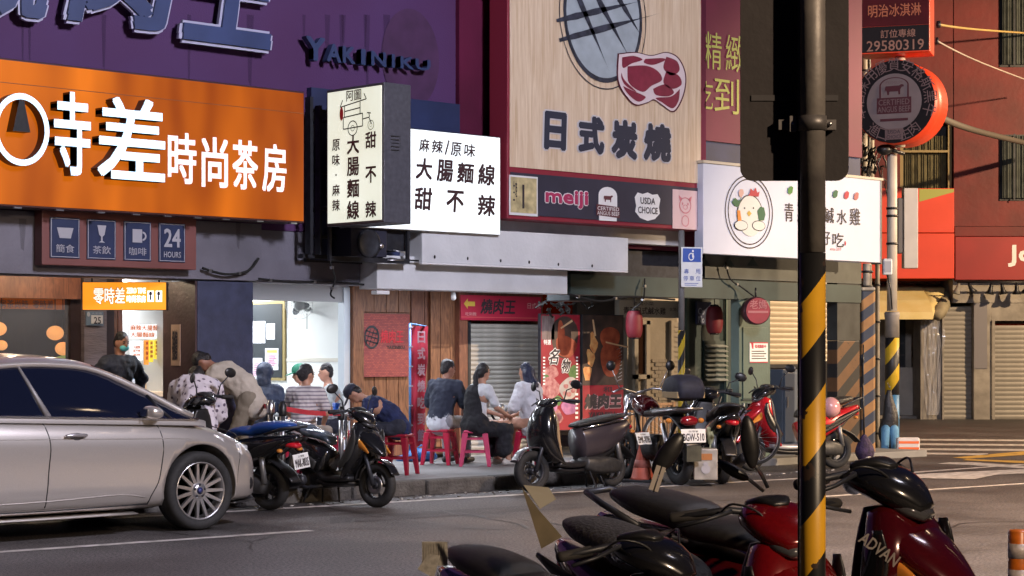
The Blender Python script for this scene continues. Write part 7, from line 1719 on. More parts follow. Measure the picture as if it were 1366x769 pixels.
# wheels
for x in (0, -2.66):
    for yy, side in ((.115, -1), (1.68, 1)):
        w_ = thing_part('wheel', car); r = .325; M = Matrix.Translation((x, yy, r)) @ Matrix.Rotation(PI / 2, 4, 'X'); wd = .215
        MB().lathe([(r * .73, -wd * .42), (r * .86, -wd * .5), (r * .96, -wd * .46), (r, -wd * .3), (r, wd * .3), (r * .96, wd * .46), (r * .86, wd * .5), (r * .73, wd * .42)], 48, M, closed=True).build('tyre', M_rubber, w_)
        mb = MB().lathe([(r * .74, wd * .4), (r * .735, wd * .44), (r * .7, wd * .42), (r * .69, -wd * .3), (r * .72, -wd * .4)], 44, M, caps=False)
        for k in range(15):
            a = 2 * PI * k / 15; ca, sa = cos(a), sin(a); t1 = Vector((-sa, ca, 0))
            q0 = Vector((ca * r * .17, sa * r * .17, wd * .3)); q1_ = Vector((ca * r * .71, sa * r * .71, wd * .4))
            pts = [q0 + t1 * .016, q0 - t1 * .016, q1_ - t1 * .011, q1_ + t1 * .011]; pts2 = [p - Vector((0, 0, .03)) for p in pts]
            mb.add(pts + pts2, [(0, 1, 2, 3), (0, 4, 5, 1), (2, 6, 7, 3), (1, 5, 6, 2), (3, 7, 4, 0)], M=M)
        mb.lathe([(r * .2, wd * .2), (r * .2, wd * .34), (r * .1, wd * .38), (0, wd * .38)], 20, M).build('rim', mat('alloy', (.55, .54, .55), .3, metal=.9), w_)
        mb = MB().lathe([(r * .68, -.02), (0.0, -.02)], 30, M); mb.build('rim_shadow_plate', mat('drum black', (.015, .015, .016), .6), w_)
        mb = MB()
        for k in range(5): a = 2 * PI * k / 5 + .3; mb.lathe([(.012, wd * .33), (.012, wd * .37), (0, wd * .37)], 8, M @ Matrix.Translation((cos(a) * r * .15, sin(a) * r * .15, 0)))
        mb.build('wheel_nut', M_dark, w_)
        MB().lathe([(.03, wd * .385), (.0, wd * .39)], 16, M).build('hub_badge', mat('badge blue', (.03, .04, .15), .3), w_)
# glasshouse
gs = [(-3.1, .99, .84), (-2.6, 1.2, .74), (-2.1, 1.35, .67), (-1.6, 1.41, .62), (-1.2, 1.41, .6), (-.85, 1.365, .6), (-.45, 1.18, .66), (-.1, .98, .74), (.06, .9, .8)]
rows = spl(gs, 4); vs = []; m_ = 0
def gring(x, zt, w):
    zb = .99 - .035 * max(0, (x + 2.2)) - (.03 if x < -2.6 else 0); zb = min(zb, zt - .004); h = zt - zb; half = [(.865, zb - .05), (.86, zb), (.86 - (.86 - w) * .5, zb + h * .5), (w + .015, zb + h * .9), (w - .05, zt + .005), (w - .18, zt + .02), (0, zt + .045)]
    return half + [(-a, b) for a, b in half[-2::-1]]
for r in rows: rg = gring(*r); m_ = len(rg); vs += [(r[0], -a + CW, b) for a, b in rg]
fs = []; mi = []
mbg = MB(); mbg.v = [Vector(v) for v in vs]
for i in range(len(rows) - 1):
    for k in range(m_ - 1):
        mbg.f.append((i * m_ + k, i * m_ + k + 1, (i + 1) * m_ + k + 1, (i + 1) * m_ + k)); mbg.sm.append(True)
        x = (rows[i][0] + rows[i + 1][0]) / 2; kk = min(k, m_ - 2 - k)
        mbg.mi.append(1 if ((kk >= 3 and -2.35 < x < -.83) or kk == 0) else 0)
M_cg = mat('tinted car glass', (.006, .008, .02), .06, spec=.8, coat=.3)
mbg.build('windows', [M_cg, P_car], car)
# pillars and roof rails as tubes following the outline
def gpt(x, k):
    for i in range(len(rows) - 1):
        if rows[i][0] <= x <= rows[i + 1][0]:
            t_ = (x - rows[i][0]) / (rows[i + 1][0] - rows[i][0]); r = tuple(a + (b - a) * t_ for a, b in zip(rows[i], rows[i + 1])); a, b = gring(*r)[k]; return Vector((x, -a + CW, b))
for side in (0, 1):
    K = (lambda k: k) if side == 0 else (lambda k: m_ - 1 - k)
    xs = [-3.05 + j * (3.05 - .02) / 30 for j in range(31)]
    MB().tube([gpt(x, K(3)) for x in xs], [.022] * 12 + [.026] * 12 + [.03] * 7, 8).build('roof_pillar', P_car, car)
    MB().tube([gpt(x, K(1)) + Vector((0, -.006 if side == 0 else .006, .0)) for x in xs[2:]], .011, 6).build('chrome_strip', M_chrome, car)
    MB().tube([gpt(-1.42, K(1)) + Vector((0, -.004 if side == 0 else .004, 0)), gpt(-1.5, K(2)), gpt(-1.56, K(3))], [.026, .018, .012], 6).build('door_pillar', mat('pillar grey', (.2, .19, .2), .4), car)
    MB().tube([gpt(-.28, K(1)), gpt(-.36, K(2)), gpt(-.42, K(3))], .014, 6).build('quarter_pillar', M_black, car)
# seams, handles, mirror, lights
def side_y(x, z):      # near side skin
    for i in range(len(stn) - 1):
        if stn[i][0] <= x <= stn[i + 1][0]:
            t_ = (x - stn[i][0]) / (stn[i + 1][0] - stn[i][0]); zb, zt, w = (stn[i][j] + (stn[i + 1][j] - stn[i][j]) * t_ for j in (1, 2, 3)); q = (z - zb) / (zt - zb)
            pr = [(0, .93), (.12, .985), (.3, 1.0), (.5, .995), (.68, 1.0), (.8, .985), (.9, .955), (.965, .9), (1.0, .8)]
            for a, b in zip(pr, pr[1:]):
                if a[0] <= q <= b[0]: return CW - w * (a[1] + (b[1] - a[1]) * (q - a[0]) / (b[0] - a[0]))
            return CW - w * .9
    return 0
def seam(pts, r=.005, name='door_seam', m=M_black): MB().tube([(x, side_y(x, z) - .0005, z) for x, z, in [(a[0], a[1]) for a in spl(pts, 5)]], r, 5).build(name, m, car)
seam([(-.4, .88), (-.38, .7), (-.42, .45), (-.5, .3), (-.52, .24)]); seam([(-1.46, .93), (-1.42, .75), (-1.44, .5), (-1.46, .26)]); seam([(-2.5, .95), (-2.42, .75), (-2.25, .55), (-2.2, .26)])
seam([(-.52, .245), (-1.4, .235), (-2.2, .24)], .006); seam([(.22, .84), (.36, .74), (.43, .66), (.41, .5), (.39, .36)], .004, 'bumper_seam'); seam([(-.02, .885), (.17, .85), (.43, .78), (.53, .7)], .004, 'bonnet_seam')
seam([(-2.2, .30), (-1.4, .31), (-.8, .33), (-.55, .3)], .006, 'sill_crease', P_car); seam([(-3.0, .8), (-2.0, .8), (-1.0, .78), (-.3, .765), (.1, .745)], .004, 'shoulder_crease', P_car)
for x in (-1.18, -2.2):
    y = side_y(x, .8)
    MB().ell((x, y + .0, .805), (.065, .012, .03), 14, 8).build('handle_cup', mat('handle shadow metal', (.1, .095, .1), .3, metal=.4), car); MB().sweep([(x - .11, .812, .012, .012), (x - .04, .818, .02, .016), (x + .06, .815, .018, .014), (x + .08, .81, .006, .008)], 10, 2.2, y=y - .02).build('door_handle', mat('handle chrome paint', (.5, .48, .5), .2, metal=.7), car)
for s_, yy in ((1, side_y(-.45, .9)), (-1, 2 * CW - side_y(-.45, .9))):
    m3 = thing_part('mirror', car); yo = yy - s_ * .12
    MB().sweep([(-.56, .98, .03, .035), (-.52, .985, .08, .052), (-.45, .975, .08, .046), (-.4, .965, .03, .025)], 16, 2.3, y=yo).build('housing', P_car, m3); MB().box(-.575, yo - .05, .95, -.566, yo + .05, 1.01).build('glass', M_chrome, m3)
    MB().tube([(-.47, yo + s_ * .06, .94), (-.45, yy + s_ * .04, .91)], .02, 6).build('arm', M_black, m3)
M_hl = mat('headlamp lens', (.8, .82, .85), .12, coat=1, metal=.1, nscale=14, namp=.5)
for s_ in (1, -1):
    mb = MB(); vs = []; xs = [.16, .25, .34, .44, .54, .63, .68]
    for x in xs:
        zt_ = .785 - (x - .16) * .24; hh_ = .01 + .13 * min(1, (x - .16) / .4)
        for q in range(5):
            z = zt_ - hh_ * q / 4; y = side_y(x, z) - .006; vs.append((x, y if s_ == 1 else 2 * CW - y, z))
    mb.add(vs, [(i * 5 + k, i * 5 + k + 1, (i + 1) * 5 + k + 1, (i + 1) * 5 + k) for i in range(len(xs) - 1) for k in range(4)], True)
    hl = mb.build('headlight', M_hl, car, solid=.012)
    q = (.6, side_y(.6, .67)); yy = q[1] - .0 if s_ == 1 else 2 * CW - q[1]
    MB().ell((.57, yy, .66), (.05, .02, .035), 12, 8).build('reflector', M_chrome, hl)
MB().box(.68, .45, .3, .80, 1.35, .42).build('lower_grille', M_black, car, bevel=.02); MB().box(.68, .5, .5, .785, 1.3, .56).build('upper_grille', M_black, car, bevel=.015)
mb = MB(); yf = side_y(.6, .36); MB().ell((.58, yf + .01, .36), (.05, .03, .065), 12, 8).build('fog_light', M_black, car)
MB().sweep([(-3.4, .2, .86, .02), (-2.0, .17, .88, .018), (-.6, .17, .88, .018)], 10, 4, y=CW).build('sill', P_car, car); MB().sweep([(.4, .2, .8, .012), (.68, .21, .7, .012), (.78, .23, .5, .01)], 10, 4, y=CW).build('front_lip', M_black, car)
car.location = A + Vector((0, 0.0, 0)); car.rotation_euler = (0, 0, .0)
# ================================================================ people
M_skin = mat('skin', (.45, .24, .16), .55, nscale=12, namp=.08); M_skin2 = mat('tanned skin', (.3, .14, .09), .55, nscale=12, namp=.1)
M_hair = mat('black hair', (.012, .01, .012), .45, nscale=60, namp=.4, bump=.5, bscale=120); M_hairb = mat('blue black hair', (.012, .018, .05), .35, nscale=60, namp=.4, bump=.5, bscale=120)
M_denim = mat('dark trousers', (.02, .022, .035), .85, nscale=14, namp=.3, bump=.6, bscale=20); M_grey = mat('grey trousers', (.25, .25, .27), .85, nscale=10, namp=.3, bump=.6, bscale=20)
M_shoe = mat('pale shoe', (.5, .47, .42), .6, nscale=9, namp=.2); M_shoed = mat('dark shoe', (.03, .03, .03), .6)

def fuse(name, prims, vox, m, parent, smooth=6, folds=0.0, extra=None):
    mb = MB()
    for p in prims:
        if len(p) == 4: mb.cone(*p, n=12)
        else: mb.ell(p[0], p[1], 14, 10, p[2])
    o = mb.build(name, m, None); COL.objects.unlink(o)
    r = o.modifiers.new('r', 'REMESH'); r.mode = 'VOXEL'; r.voxel_size = vox; r.use_smooth_shade = True
    q = o.modifiers.new('s', 'SMOOTH'); q.factor = .6; q.iterations = smooth
    if folds:
        tx = bpy.data.textures.new('folds', 'CLOUDS'); tx.noise_scale = .09; d = o.modifiers.new('d', 'DISPLACE'); d.texture = tx; d.strength = folds * 1.4; d.mid_level = .5
    me = bake(o); o.modifiers.clear()
    if extra:      # fingers stay unmerged by the voxels but belong to the same mesh
        vs = [v.co.copy() for v in me.vertices]; fs = [tuple(p.vertices) for p in me.polygons]; mb2 = MB().add(vs, fs, True)
        for e in extra: mb2.cone(*e, n=7)
        o2 = mb2.build(name, m, parent); bpy.data.objects.remove(o); bpy.data.meshes.remove(me); return o2
    for p in me.polygons: p.use_smooth = True
    o.data = me; COL.objects.link(o); o.parent = parent
    return o

def V(*a): return Vector(a)
def person(label, loc, yaw, pose, shirt, trousers, skin=M_skin, hair=M_hair, hair_kind='short', cap=None, mask=False, sleeve=.75, scale=1.0, shoes=M_shoed, dress=None, group='people eating and waiting outside the shops', long_legs=True, hood=None, shirt_name='shirt', hem=.0, loose=0.0, backpack=None):
    t = thing('person', label, 'person', loc, yaw, group); t.scale = (scale,) * 3
    if pose['pelvis'].z < .7: t.scale = (scale * .9, scale * .9, scale * .88)
    P_ = pose; pel = P_['pelvis']; lean = P_.get('lean', .15); tw = P_.get('side', 0)
    up = V(sin(tw), sin(lean), cos(lean)).normalized()
    rt = V(1, 0, 0); fwd = rt.cross(up) * -1; fwd = up.cross(rt) * -1; fwd = V(0, cos(lean), -sin(lean))
    bend = P_.get('bend', 0.0)            # extra curl of the upper back
    up2 = V(up.x, sin(lean + bend), cos(lean + bend)).normalized()
    waist = pel + up * .17; chest = waist + up2 * .2; neck = chest + up2 * .17
    hd = P_.get('head', lean * .4); hy = P_.get('head_yaw', 0)
    hup = V(0, sin(hd), cos(hd)); head = neck + (up2 * .4 + hup * .6).normalized() * .15
    hf = Matrix.Rotation(hy, 3, 'Z') @ V(0, cos(hd), -sin(hd)); hr = hf.cross(hup).normalized()
    HM = Matrix.Translation(head) @ Matrix((hr, hf, hup)).transposed().to_4x4()
    def H(x, y, z): return HM @ V(x, y, z)
    sh = [chest + up2 * .1 + V(s * .175, 0, 0) for s in (-1, 1)]
    wr = [P_['wristL'], P_['wristR']]; el = []
    for i, s in enumerate((-1, 1)):
        a, b = sh[i], wr[i]; d = b - a; L = min(d.length, .52); mid = a + d * .5; off = math.sqrt(max(.0, .27 ** 2 - (L / 2) ** 2)); dn = V(s * .55, -.15, -.9); dn = (dn - d.normalized() * dn.dot(d.normalized())).normalized()
        el.append(mid + dn * off)
    hip = [pel + V(s * .09, 0, -.02) for s in (-1, 1)]; kn = P_['knees']; an = P_['ankles']
    body = [(head + hup * .01, (.072, .092, .11), None)]
    body = [(V(0, 0, .01), (.074, .09, .108), HM), (V(0, .035, -.055), (.05, .055, .055), HM), (V(0, .098, -.012), (.013, .018, .024), HM), (V(-.076, -.004, -.01), (.01, .02, .03), HM), (V(.076, -.004, -.01), (.01, .02, .03), HM),
            (neck - up2 * .03, H(0, -.01, -.05), .058, .05), (neck - up2 * .02, chest, .07, .12), (chest + V(-.07, 0, 0), chest + V(.07, 0, 0), .11, .11), (chest, waist, .125, .11), (waist, pel, .11, .125), (pel + V(-.06, 0, 0), pel + V(.06, 0, 0), .115, .115)]
    ex = []
    for i, s in enumerate((-1, 1)):
        body += [(chest + up2 * .09 + V(s * .06, 0, 0), sh[i], .07, .06), (sh[i], el[i], .052, .04), (el[i], wr[i], .038, .026)]
        d = (wr[i] - el[i]).normalized(); pn = V(0, 0, -1) if abs(d.z) < .8 else V(-s, 0, 0); sd = d.cross(pn).normalized() * (1 if s > 0 else -1)
        body += [(wr[i], wr[i] + d * .075, .024, .03), (wr[i] + d * .03 + sd * .018, wr[i] + d * .075 + sd * .02, .016, .014), (wr[i] + d * .03 - sd * .018, wr[i] + d * .075 - sd * .02, .016, .014)]
        for k, (ln_, o_) in enumerate(((.07, -.03), (.08, -.01), (.075, .01), (.058, .03))):
            b0 = wr[i] + d * .085 + sd * o_; b1 = b0 + (d * .8 + pn * .5).normalized() * ln_ * .5; b2 = b1 + (d * .3 + pn * .95).normalized() * ln_ * .5
            ex += [(b0, b1, .0095, .0085), (b1, b2, .0085, .007)]
        tb = wr[i] + d * .035 - sd * .028; t1 = tb + (d * .6 - sd * .7 + pn * .2).normalized() * .035; ex += [(tb, t1, .012, .0095), (t1, t1 + (d * .8 + pn * .5).normalized() * .028, .0095, .008)]
        body += [(hip[i], kn[i], .08, .055), (kn[i], an[i], .05, .036)]
        fd = P_.get('feet', V(0, 1, 0)); body += [(an[i] - V(0, 0, .03), an[i] + fd * .13 - V(0, 0, .045), .035, .03)]
    fuse('body', body, .0115, skin, t, 4, 0, ex)
    # shirt
    g = .016 + loose
    top = [(chest + up2 * .05 + V(-.07, 0, 0), chest + up2 * .05 + V(.07, 0, 0), .105 + g, .105 + g), (chest, waist, .13 + g, .12 + g), (waist, pel - up * (.02 + hem), .12 + g, .135 + g), (chest + up2 * .1 + V(-.1, 0, 0), chest + up2 * .1 + V(.1, 0, 0), .075, .075), (chest + up2 * .12, neck - up2 * .035, .08, .06)]
    for i in (0, 1):
        q = sh[i].lerp(el[i], min(1, sleeve)); top += [(chest + up2 * .09 + V((-1, 1)[i] * .05, 0, 0), sh[i], .08, .066 + g * .4), (sh[i], q, .064 + g * .5, .056 + g * .6)]
        if sleeve > 1: top += [(el[i], el[i].lerp(wr[i], sleeve - 1), .052 + g * .5, .04 + g * .5)]
    fuse(shirt_name, top, .013, shirt, t, 5, .03)
    if trousers:
        lg = [(pel + V(-.06, 0, 0), pel + V(.06, 0, 0), .128, .128), (waist - up * .08, pel, .12, .128)]
        for i in (0, 1):
            lg += [(hip[i], kn[i], .098, .072)]
            q = an[i] if long_legs else kn[i].lerp(an[i], .12); lg += [(kn[i], kn[i].lerp(q, .96), .07, .055)]
        fuse('trousers', lg, .014, trousers, t, 5, .02)
    if dress: fuse('dress', [(Vector(a), Vector(b), c, d) for a, b, c, d in dress[0]], .014, dress[1], t, 6, .03)
    for i in (0, 1):
        fd = P_.get('feet', V(0, 1, 0)); a = an[i] - V(0, 0, .045); s_ = MB().cone(a - fd * .05, a + fd * .15, .042, .036); s_.build('shoe', shoes, t)
    # hair
    hs = [(V(0, -.018, .032), (.084, .092, .098), HM), (V(0, -.05, -.01), (.078, .065, .08), HM)]
    if hair_kind == 'short': hs = [(V(0, -.012, .042), (.082, .092, .09), HM), (V(0, -.045, .0), (.078, .06, .075), HM)]
    if hair_kind == 'bun': hs += [(H(0, -.09, .03), H(0, -.12, .0), .04, .035)]
    if hair_kind == 'ponytail': hs += [(H(0, -.08, .02), H(0, -.12, -.06), .035, .042), (H(0, -.12, -.06), H(0, -.1, -.24), .042, .028), (H(0, -.1, -.24), H(0, -.09, -.33), .028, .01)]
    if hair_kind == 'long': hs += [(H(-.05, -.03, 0), H(-.06, -.06, -.2), .05, .05), (H(.05, -.03, 0), H(.06, -.06, -.2), .05, .05), (H(0, -.06, 0), H(0, -.1, -.22), .07, .07), (H(0, -.1, -.2), H(.0, -.11, -.3), .075, .04)]
    if hair_kind == 'hang': hs += [(H(-.05, .02, .02), H(-.06, .1, -.16), .05, .035), (H(.05, .02, .02), H(.05, .1, -.18), .05, .035), (H(0, .04, .06), H(0, .13, -.14), .05, .03)]
    if hair_kind: fuse('hair', hs, .010, hair, t, 1, .028)
    if hood: fuse('hood', [(V(0, -.02, .02), (.105, .115, .125), HM), (H(0, -.05, -.08), chest + up2 * .12, .09, .1)], .013, hood, t, 3, .02)
    # face
    for s in (-1, 1):
        MB().ell((0, 0, 0), (.011, .005, .006), 8, 6, HM @ Matrix.Translation((s * .03, .083, .012))).build('eye', M_ink, t)
        MB().tube([H(s * .018, .09, .032), H(s * .045, .08, .033)], .004, 5).build('eyebrow', hair, t)
    MB().tube([H(-.02, .088, -.052), H(0, .092, -.053), H(.02, .088, -.052)], .004, 5).build('mouth', mat('lip', (.3, .1, .08), .5), t)
    if mask: MB().ell((0, 0, 0), (.06, .04, .042), 14, 8, HM @ Matrix.Translation((0, .062, -.045))).build('face_mask', mat('teal surgical mask', (.1, .45, .45), .8), t)
    if cap:
        c_ = thing_part('cap', t)
        MB().lathe([(.098, 0), (.1, .03), (.085, .075), (.045, .105), (0, .112)], 20, HM @ Matrix.Translation((0, -.005, .035)) @ Matrix.Diagonal((.92, 1.04, 1, 1))).build('crown', cap, c_)
        MB().ell((0, 0, 0), (.07, .075, .008), 16, 6, HM @ Matrix.Translation((0, .12, .04)) @ Matrix.Rotation(-.15, 4, 'X')).build('peak', cap, c_)
    return t

def seated(h=.42, lean=.2, bend=.2, head=.3, reach=.38, hand_z=.68, knee=.4, spread=.14, hy=0, feet=.42, **k):
    h = h / .88; d = dict(pelvis=V(0, 0, h + .08), lean=lean, bend=bend, head=head, head_yaw=hy, wristL=V(-.12, reach, hand_z), wristR=V(.12, reach, hand_z), knees=(V(-spread, knee, h + .07), V(spread, knee, h + .07)), ankles=(V(-spread, feet, .09), V(spread, feet, .09)))
    d.update(k); return d
def at(px, Y, z=.15): return Vector((xw(px, Y), Y, z))
def atg(px, py): p = PG(px, py, .15); return p
def face(xr, z): return yaw_cam(xr, z) - PI / 2       # yaw so that local +y points that way

# hunched man, navy tee and cap, facing left
stoolp = atg(531, 633)
person('hunched man in a navy shirt and dark cap eating on the dark red stool', stoolp, face(-.95, .1), seated(.44, .5, .55, 1.05, .5, .7, .42, .13), mat('navy cotton', (.012, .02, .075), .85, nscale=10, namp=.3, bump=.5, bscale=20), M_denim, cap=mat('dark navy cap', (.01, .012, .03), .7), sleeve=.8, hair_kind='short')
person('stocky man in a black shirt with a splashed white hem, seen from behind', atg(587, 620), face(.45, .85), seated(.42, .22, .12, .2, .36, .62, hy=-.5), cloth_pattern('splashed shirt', (.02, .025, .045), (.55, .57, .62), 'fade', (.5, .78)), M_grey, sleeve=.85, skin=M_skin2, scale=1.05, loose=.02)
person('woman in a white tee and black dress with a ponytail on the pink stool', atg(634, 622), face(.8, .55), seated(.42, .12, .1, .1, .4, .68, hy=.1), mat('white cotton', (.6, .61, .64), .85, nscale=8, namp=.1, bump=.5, bscale=18), None, hair_kind='ponytail', shoes=M_shoe,
       dress=([((0, -.01, .95), (0, -.02, .6), .13, .15), ((-.04, -.01, .56), (.04, -.01, .56), .17, .17), ((-.1, .02, .5), (-.14, .4, .48), .12, .1), ((.1, .02, .5), (.14, .4, .48), .12, .1), ((-.13, .38, .46), (-.12, .36, .22), .1, .12), ((.13, .38, .46), (.12, .36, .22), .1, .12)], mat('black dress cloth', (.012, .012, .016), .85, nscale=8, namp=.3, bump=.5, bscale=16)))
person('woman in a loose white blouse with long blue black hair facing left', atg(711, 619), face(-.75, .5), seated(.42, .1, .1, .12, .34, .66), mat('white blouse cloth', (.62, .62, .66), .85, nscale=7, namp=.12, bump=.7, bscale=14), M_skin, hair=M_hairb, hair_kind='long', sleeve=1.35, loose=.03, hem=.06)
# left group
person('woman in a white striped shirt seen from behind at the pale table', at(404, 16.9), face(.25, .95), seated(.42, .12, .12, .15, .36, .62, hy=-.5, spread=.16), cloth_pattern('striped jersey', (.6, .56, .56), (.25, .22, .26), 'stripe', 7), mat('sand trousers', (.3, .25, .2), .85, nscale=8, namp=.2), hair_kind='bun', sleeve=.7, loose=.015)
person('short haired man in a grey shirt facing left at the far side of the table', at(450, 18.3), face(-.9, -.2), seated(.42, .15, .1, .15, .34, .64), mat('sage grey cotton', (.33, .36, .36), .85, nscale=8, namp=.15, bump=.5, bscale=18), M_denim, sleeve=.7)
person('person in a green cap and pale pink shirt behind the striped shirt', at(421, 18.4), face(-.85, -.3), seated(.42, .2, .15, .25, .34, .64), mat('pale pink cotton', (.55, .4, .5), .85, nscale=8, namp=.15), M_denim, cap=mat('green cap', (.01, .14, .08), .7), sleeve=.9)
person('diner in a dark blue hooded jacket seen from behind at the left of the table', at(350, 18.0), face(.25, .9), seated(.42, .08, .08, .1, .34, .62), mat('blue grey nylon', (.035, .05, .09), .6, nscale=6, namp=.3, bump=.6, bscale=14), M_denim, hood=mat('blue grey nylon', (.035, .05, .09), .6), sleeve=1.8, loose=.02)
# two bending over the scooter behind the car
def standing(lean, bend, head, wl, wr_, **k):
    d = dict(pelvis=V(0, 0, .92), lean=lean, bend=bend, head=head, wristL=wl, wristR=wr_, knees=(V(-.1, .05, .5), V(.1, .03, .5)), ankles=(V(-.11, -.02, .09), V(.11, .02, .09))); d.update(k); return d
pb_ = at(322, 16.6, .15)
person('man in a beige tee bending forward to the left over a scooter', pb_, face(-.92, .2), standing(.5, .55, 1.15, V(-.1, .55, .8), V(.12, .5, .78), pelvis=V(0, -.1, .9)), mat('beige cotton', (.45, .4, .34), .85, nscale=6, namp=.12, bump=.6, bscale=12), mat('khaki shorts', (.2, .17, .13), .85), skin=M_skin2, sleeve=.85, loose=.015, hem=.05, long_legs=False, scale=.94)
person('person in a white top with small dark motifs, bent far forward with hanging dark hair', at(262, 16.3, .0), face(.5, -.3) if False else face(-.15, .95), standing(.55, .5, 1.1, V(-.12, .5, .6), V(.14, .45, .58), pelvis=V(0, -.1, .82)), cloth_pattern('small motif print', (.6, .55, .6), (.12, .09, .13), 'dots', 16), M_denim, hair_kind='hang', sleeve=.9, loose=.05, hem=.05)
# man leaving the shop, kitchen worker
person('man in dark clothes and a teal face mask walking out of the tea shop', at(155, 18.55), face(.5, -.45), standing(.1, .05, .2, V(-.25, .05, .85), V(.25, .05, .85), pelvis=V(0, 0, .83), knees=(V(-.1, .12, .48), V(.1, -.02, .48)), ankles=(V(-.11, .12, .09), V(.11, -.18, .09))), mat('near black jersey', (.012, .014, .022), .85, nscale=8, namp=.3, bump=.5, bscale=14), M_denim, skin=M_skin2, mask=True, sleeve=1.8, scale=.94, loose=.02)
person('kitchen worker in a pale top and teal mask behind the counter', at(213, 20.2), face(-.6, -.5), standing(.1, .05, .25, V(-.15, .3, .95), V(.15, .3, .95), pelvis=V(0, 0, .83)), mat('peach cotton', (.55, .42, .34), .85, nscale=8, namp=.12), M_denim, mask=True, sleeve=1.5, scale=.92, hair=mat('grey hair', (.2, .19, .18), .6))
# ================================================================ cables on the facade, stains
M_cab = mat('hose rubber', (.01, .01, .01), .9)
for i, (pts, r, lab) in enumerate((
    ([(345, 372, 16.9), (392, 377, 16.88), (440, 376, 16.9), (505, 382, 16.9)], .012, 'black cable clipped along the grey beam over the bright room'),
    ([(440, 350, 16.5), (447, 372, 16.5), (441, 392, 16.55), (446, 398, 16.6)], .010, 'short black cable end dangling below the air conditioner bracket'),
    ([(270, 358, 16.9), (300, 366, 16.88), (330, 362, 16.9), (345, 345, 16.9)], .014, 'black cable sagging from the grey fascia beside the icon box'),
    ([(505, 345, 16.62), (620, 352, 16.6), (757, 361, 16.6)], .010, 'thin dark cable running along the joint of the pale canopy boards'),
    ([(757, 392, 16.9), (800, 402, 17.0), (838, 396, 16.95), (900, 400, 16.95)], .014, 'black cable looping under the green beam beside the left lantern'),
    ([(860, 372, 16.9), (858, 400, 16.9), (845, 412, 17.6)], .010, 'black cable dropping to the left red lantern'),
    ([(968, 350, 16.85), (974, 372, 16.85), (990, 384, 16.85), (1006, 396, 16.75)], .010, 'black cable feeding the round dark red sign'))):
    A = [P(*p) for p in pts]; o = thing('cable', lab, 'cable', A[0]); q = spl([tuple(v - A[0]) for v in A], 5)
    MB().tube(q, r, 6).build('sheath', M_cab, o)
    for j in (2, len(q) // 2): MB().box(q[j][0] - .015, q[j][1] - .015, q[j][2] - .015, q[j][0] + .015, q[j][1] + .02, q[j][2] + .015).build('clip', M_steel, o)
# rain streaks on the walls: thin uneven stain sheets
def streaks(px0, px1, py, n, L, Y, m, root, off):
    for k in range(n):
        px = random.uniform(px0, px1); a = P(px, py, Y); w_ = random.uniform(.01, .05); l = random.uniform(.3, 1) * L
        v = [a + Vector((-w_, 0, 0)), a + Vector((w_, 0, 0)), a + Vector((w_ * .3, 0, -l)), a + Vector((-w_ * .5, 0, -l * .9))]
        MB().add([q - off for q in v], [(0, 1, 2, 3)]).build('rain_streak', m, root)
M_stk = mat('grimy streak', (.05, .045, .045), .9, alpha=.22)
streaks(0, 345, 292, 12, .35, YC - .054, M_stk, B1, Vector((XL0 - 4, YC, 0)))
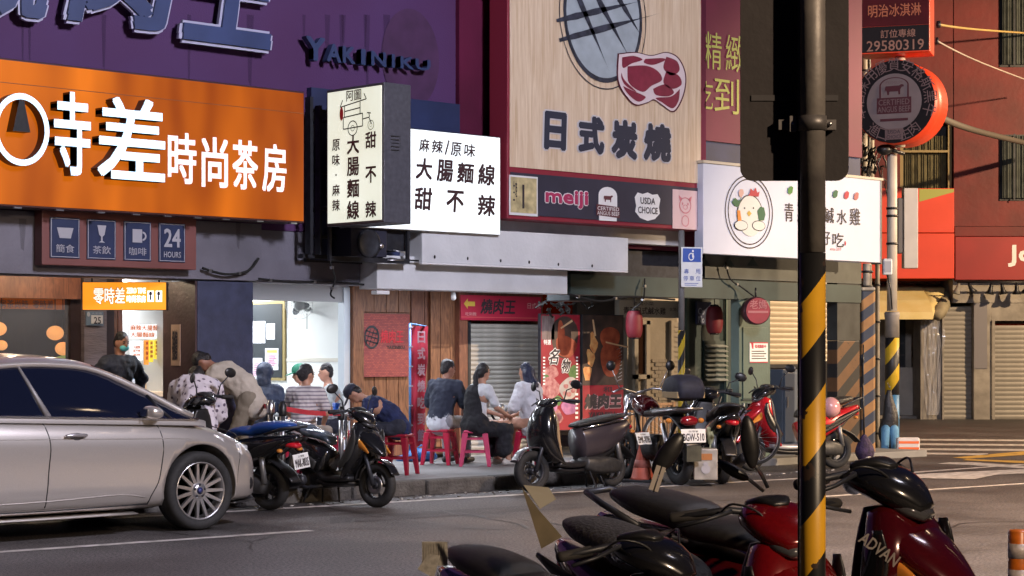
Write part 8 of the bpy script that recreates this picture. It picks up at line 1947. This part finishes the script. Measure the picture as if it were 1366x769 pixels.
# streaks(566, 836, 318, 12, .22, 16.545, M_stk, B1, Vector((XL0 - 4, YC, 0)))
# streaks(506, 755, 352, 10, .2, 16.675, M_stk, B1, Vector((XL0 - 4, YC, 0)))
streaks(0, 600, 20, 12, 1.0, YC - .004, mat('purple streak', (.03, .012, .045), .9, alpha=.25), B1, Vector((XL0 - 4, YC, 0)))
def light_post(nm, lab, L, pw, col, rad, spot, tgt):
    t = thing(nm, lab, 'street lamp', (L[0], L[1], 0))
    MB().tube([(0, 0, 0), (0, 0, L[2] + .3)], [.09, .05], 10).build('pole', M_dark, t)
    MB().tube([(0, 0, L[2] + .25), (0, .5, L[2] + .35), (0, 1.0, L[2] + .3)], .035, 8).build('arm', M_dark, t)
    MB().box(-.15, .7, L[2] + .2, .15, 1.3, L[2] + .3).build('lamp_head', M_dark, t, bevel=.03)
    MB().box(-.12, .75, L[2] + .18, .12, 1.25, L[2] + .195).build('lens', glow(nm + ' lens', col, 20), t)
    lamp('street_or_fill_light', (L[0], L[1] + 1, L[2] + .05), pw, col, rad, spot=spot, target=tgt)
light_post('street_or_fill_lamp', 'tall street lamp with an amber light on the near side of the road', LAMP_WARM, WARM_POWER, (1, .72, .46), .1, 38, (25.5, 17, 0.0))
light_post('street_or_fill_lamp', 'low amber street lamp nearest the parked scooters', LAMP_NEAR, 14000, (1, .66, .36), .12, 82, (16.5, 7.0, 0))
light_post('street_or_fill_lamp', 'tall street lamp with a cool light on the near side of the road', LAMP_COOL, COOL_POWER, (.88, .85, 1.0), 1.0, 126, (10.5, 17, 3.2))
light_post('street_or_fill_lamp', 'added unseen amber fill lamp for the foreground post and scooters', FILL_FORE, 4600, (1, .74, .5), .1, 46, (5.5, 4.8, 1))  # added fill spot out of view, brightens the foreground post and scooters
light_post('street_or_fill_lamp', 'added unseen amber fill lamp brightening the corner building', FILL_LANE, 12000, (1, .7, .42), .15, 150, (36, 22, 0))  # fill lamp out of view, added to brighten the corner building
for px, py_ in ((300, 18.4), (430, 18.4), (570, 18.5), (680, 18.5), (790, 17.9)):
    x = xw(px, py_); t = thing('arcade_light', {300: 'white arcade tube light behind the slate blue column', 430: 'white arcade tube light before the bright room', 570: 'white arcade tube light before the timber wall', 680: 'white arcade tube light before the grey shutter', 790: 'white arcade tube light before the two food posters'}[px], 'light', (x, py_, ZCEIL - .06))
    MB().box(-.5, -.03, .02, .5, .03, .055).build('fitting', M_white, t); MB().tube([(-.48, 0, .0), (.48, 0, .0)], .014, 8).build('tube', glow('tube white', (.8, .9, 1), 3), t)
    area('arcade_tube', (0, 0, -.03), 1.0, .08, 24 if px == 790 else 38, (.86, .9, 1), parent=t)
bpy.data.scenes.remove(_tmp)
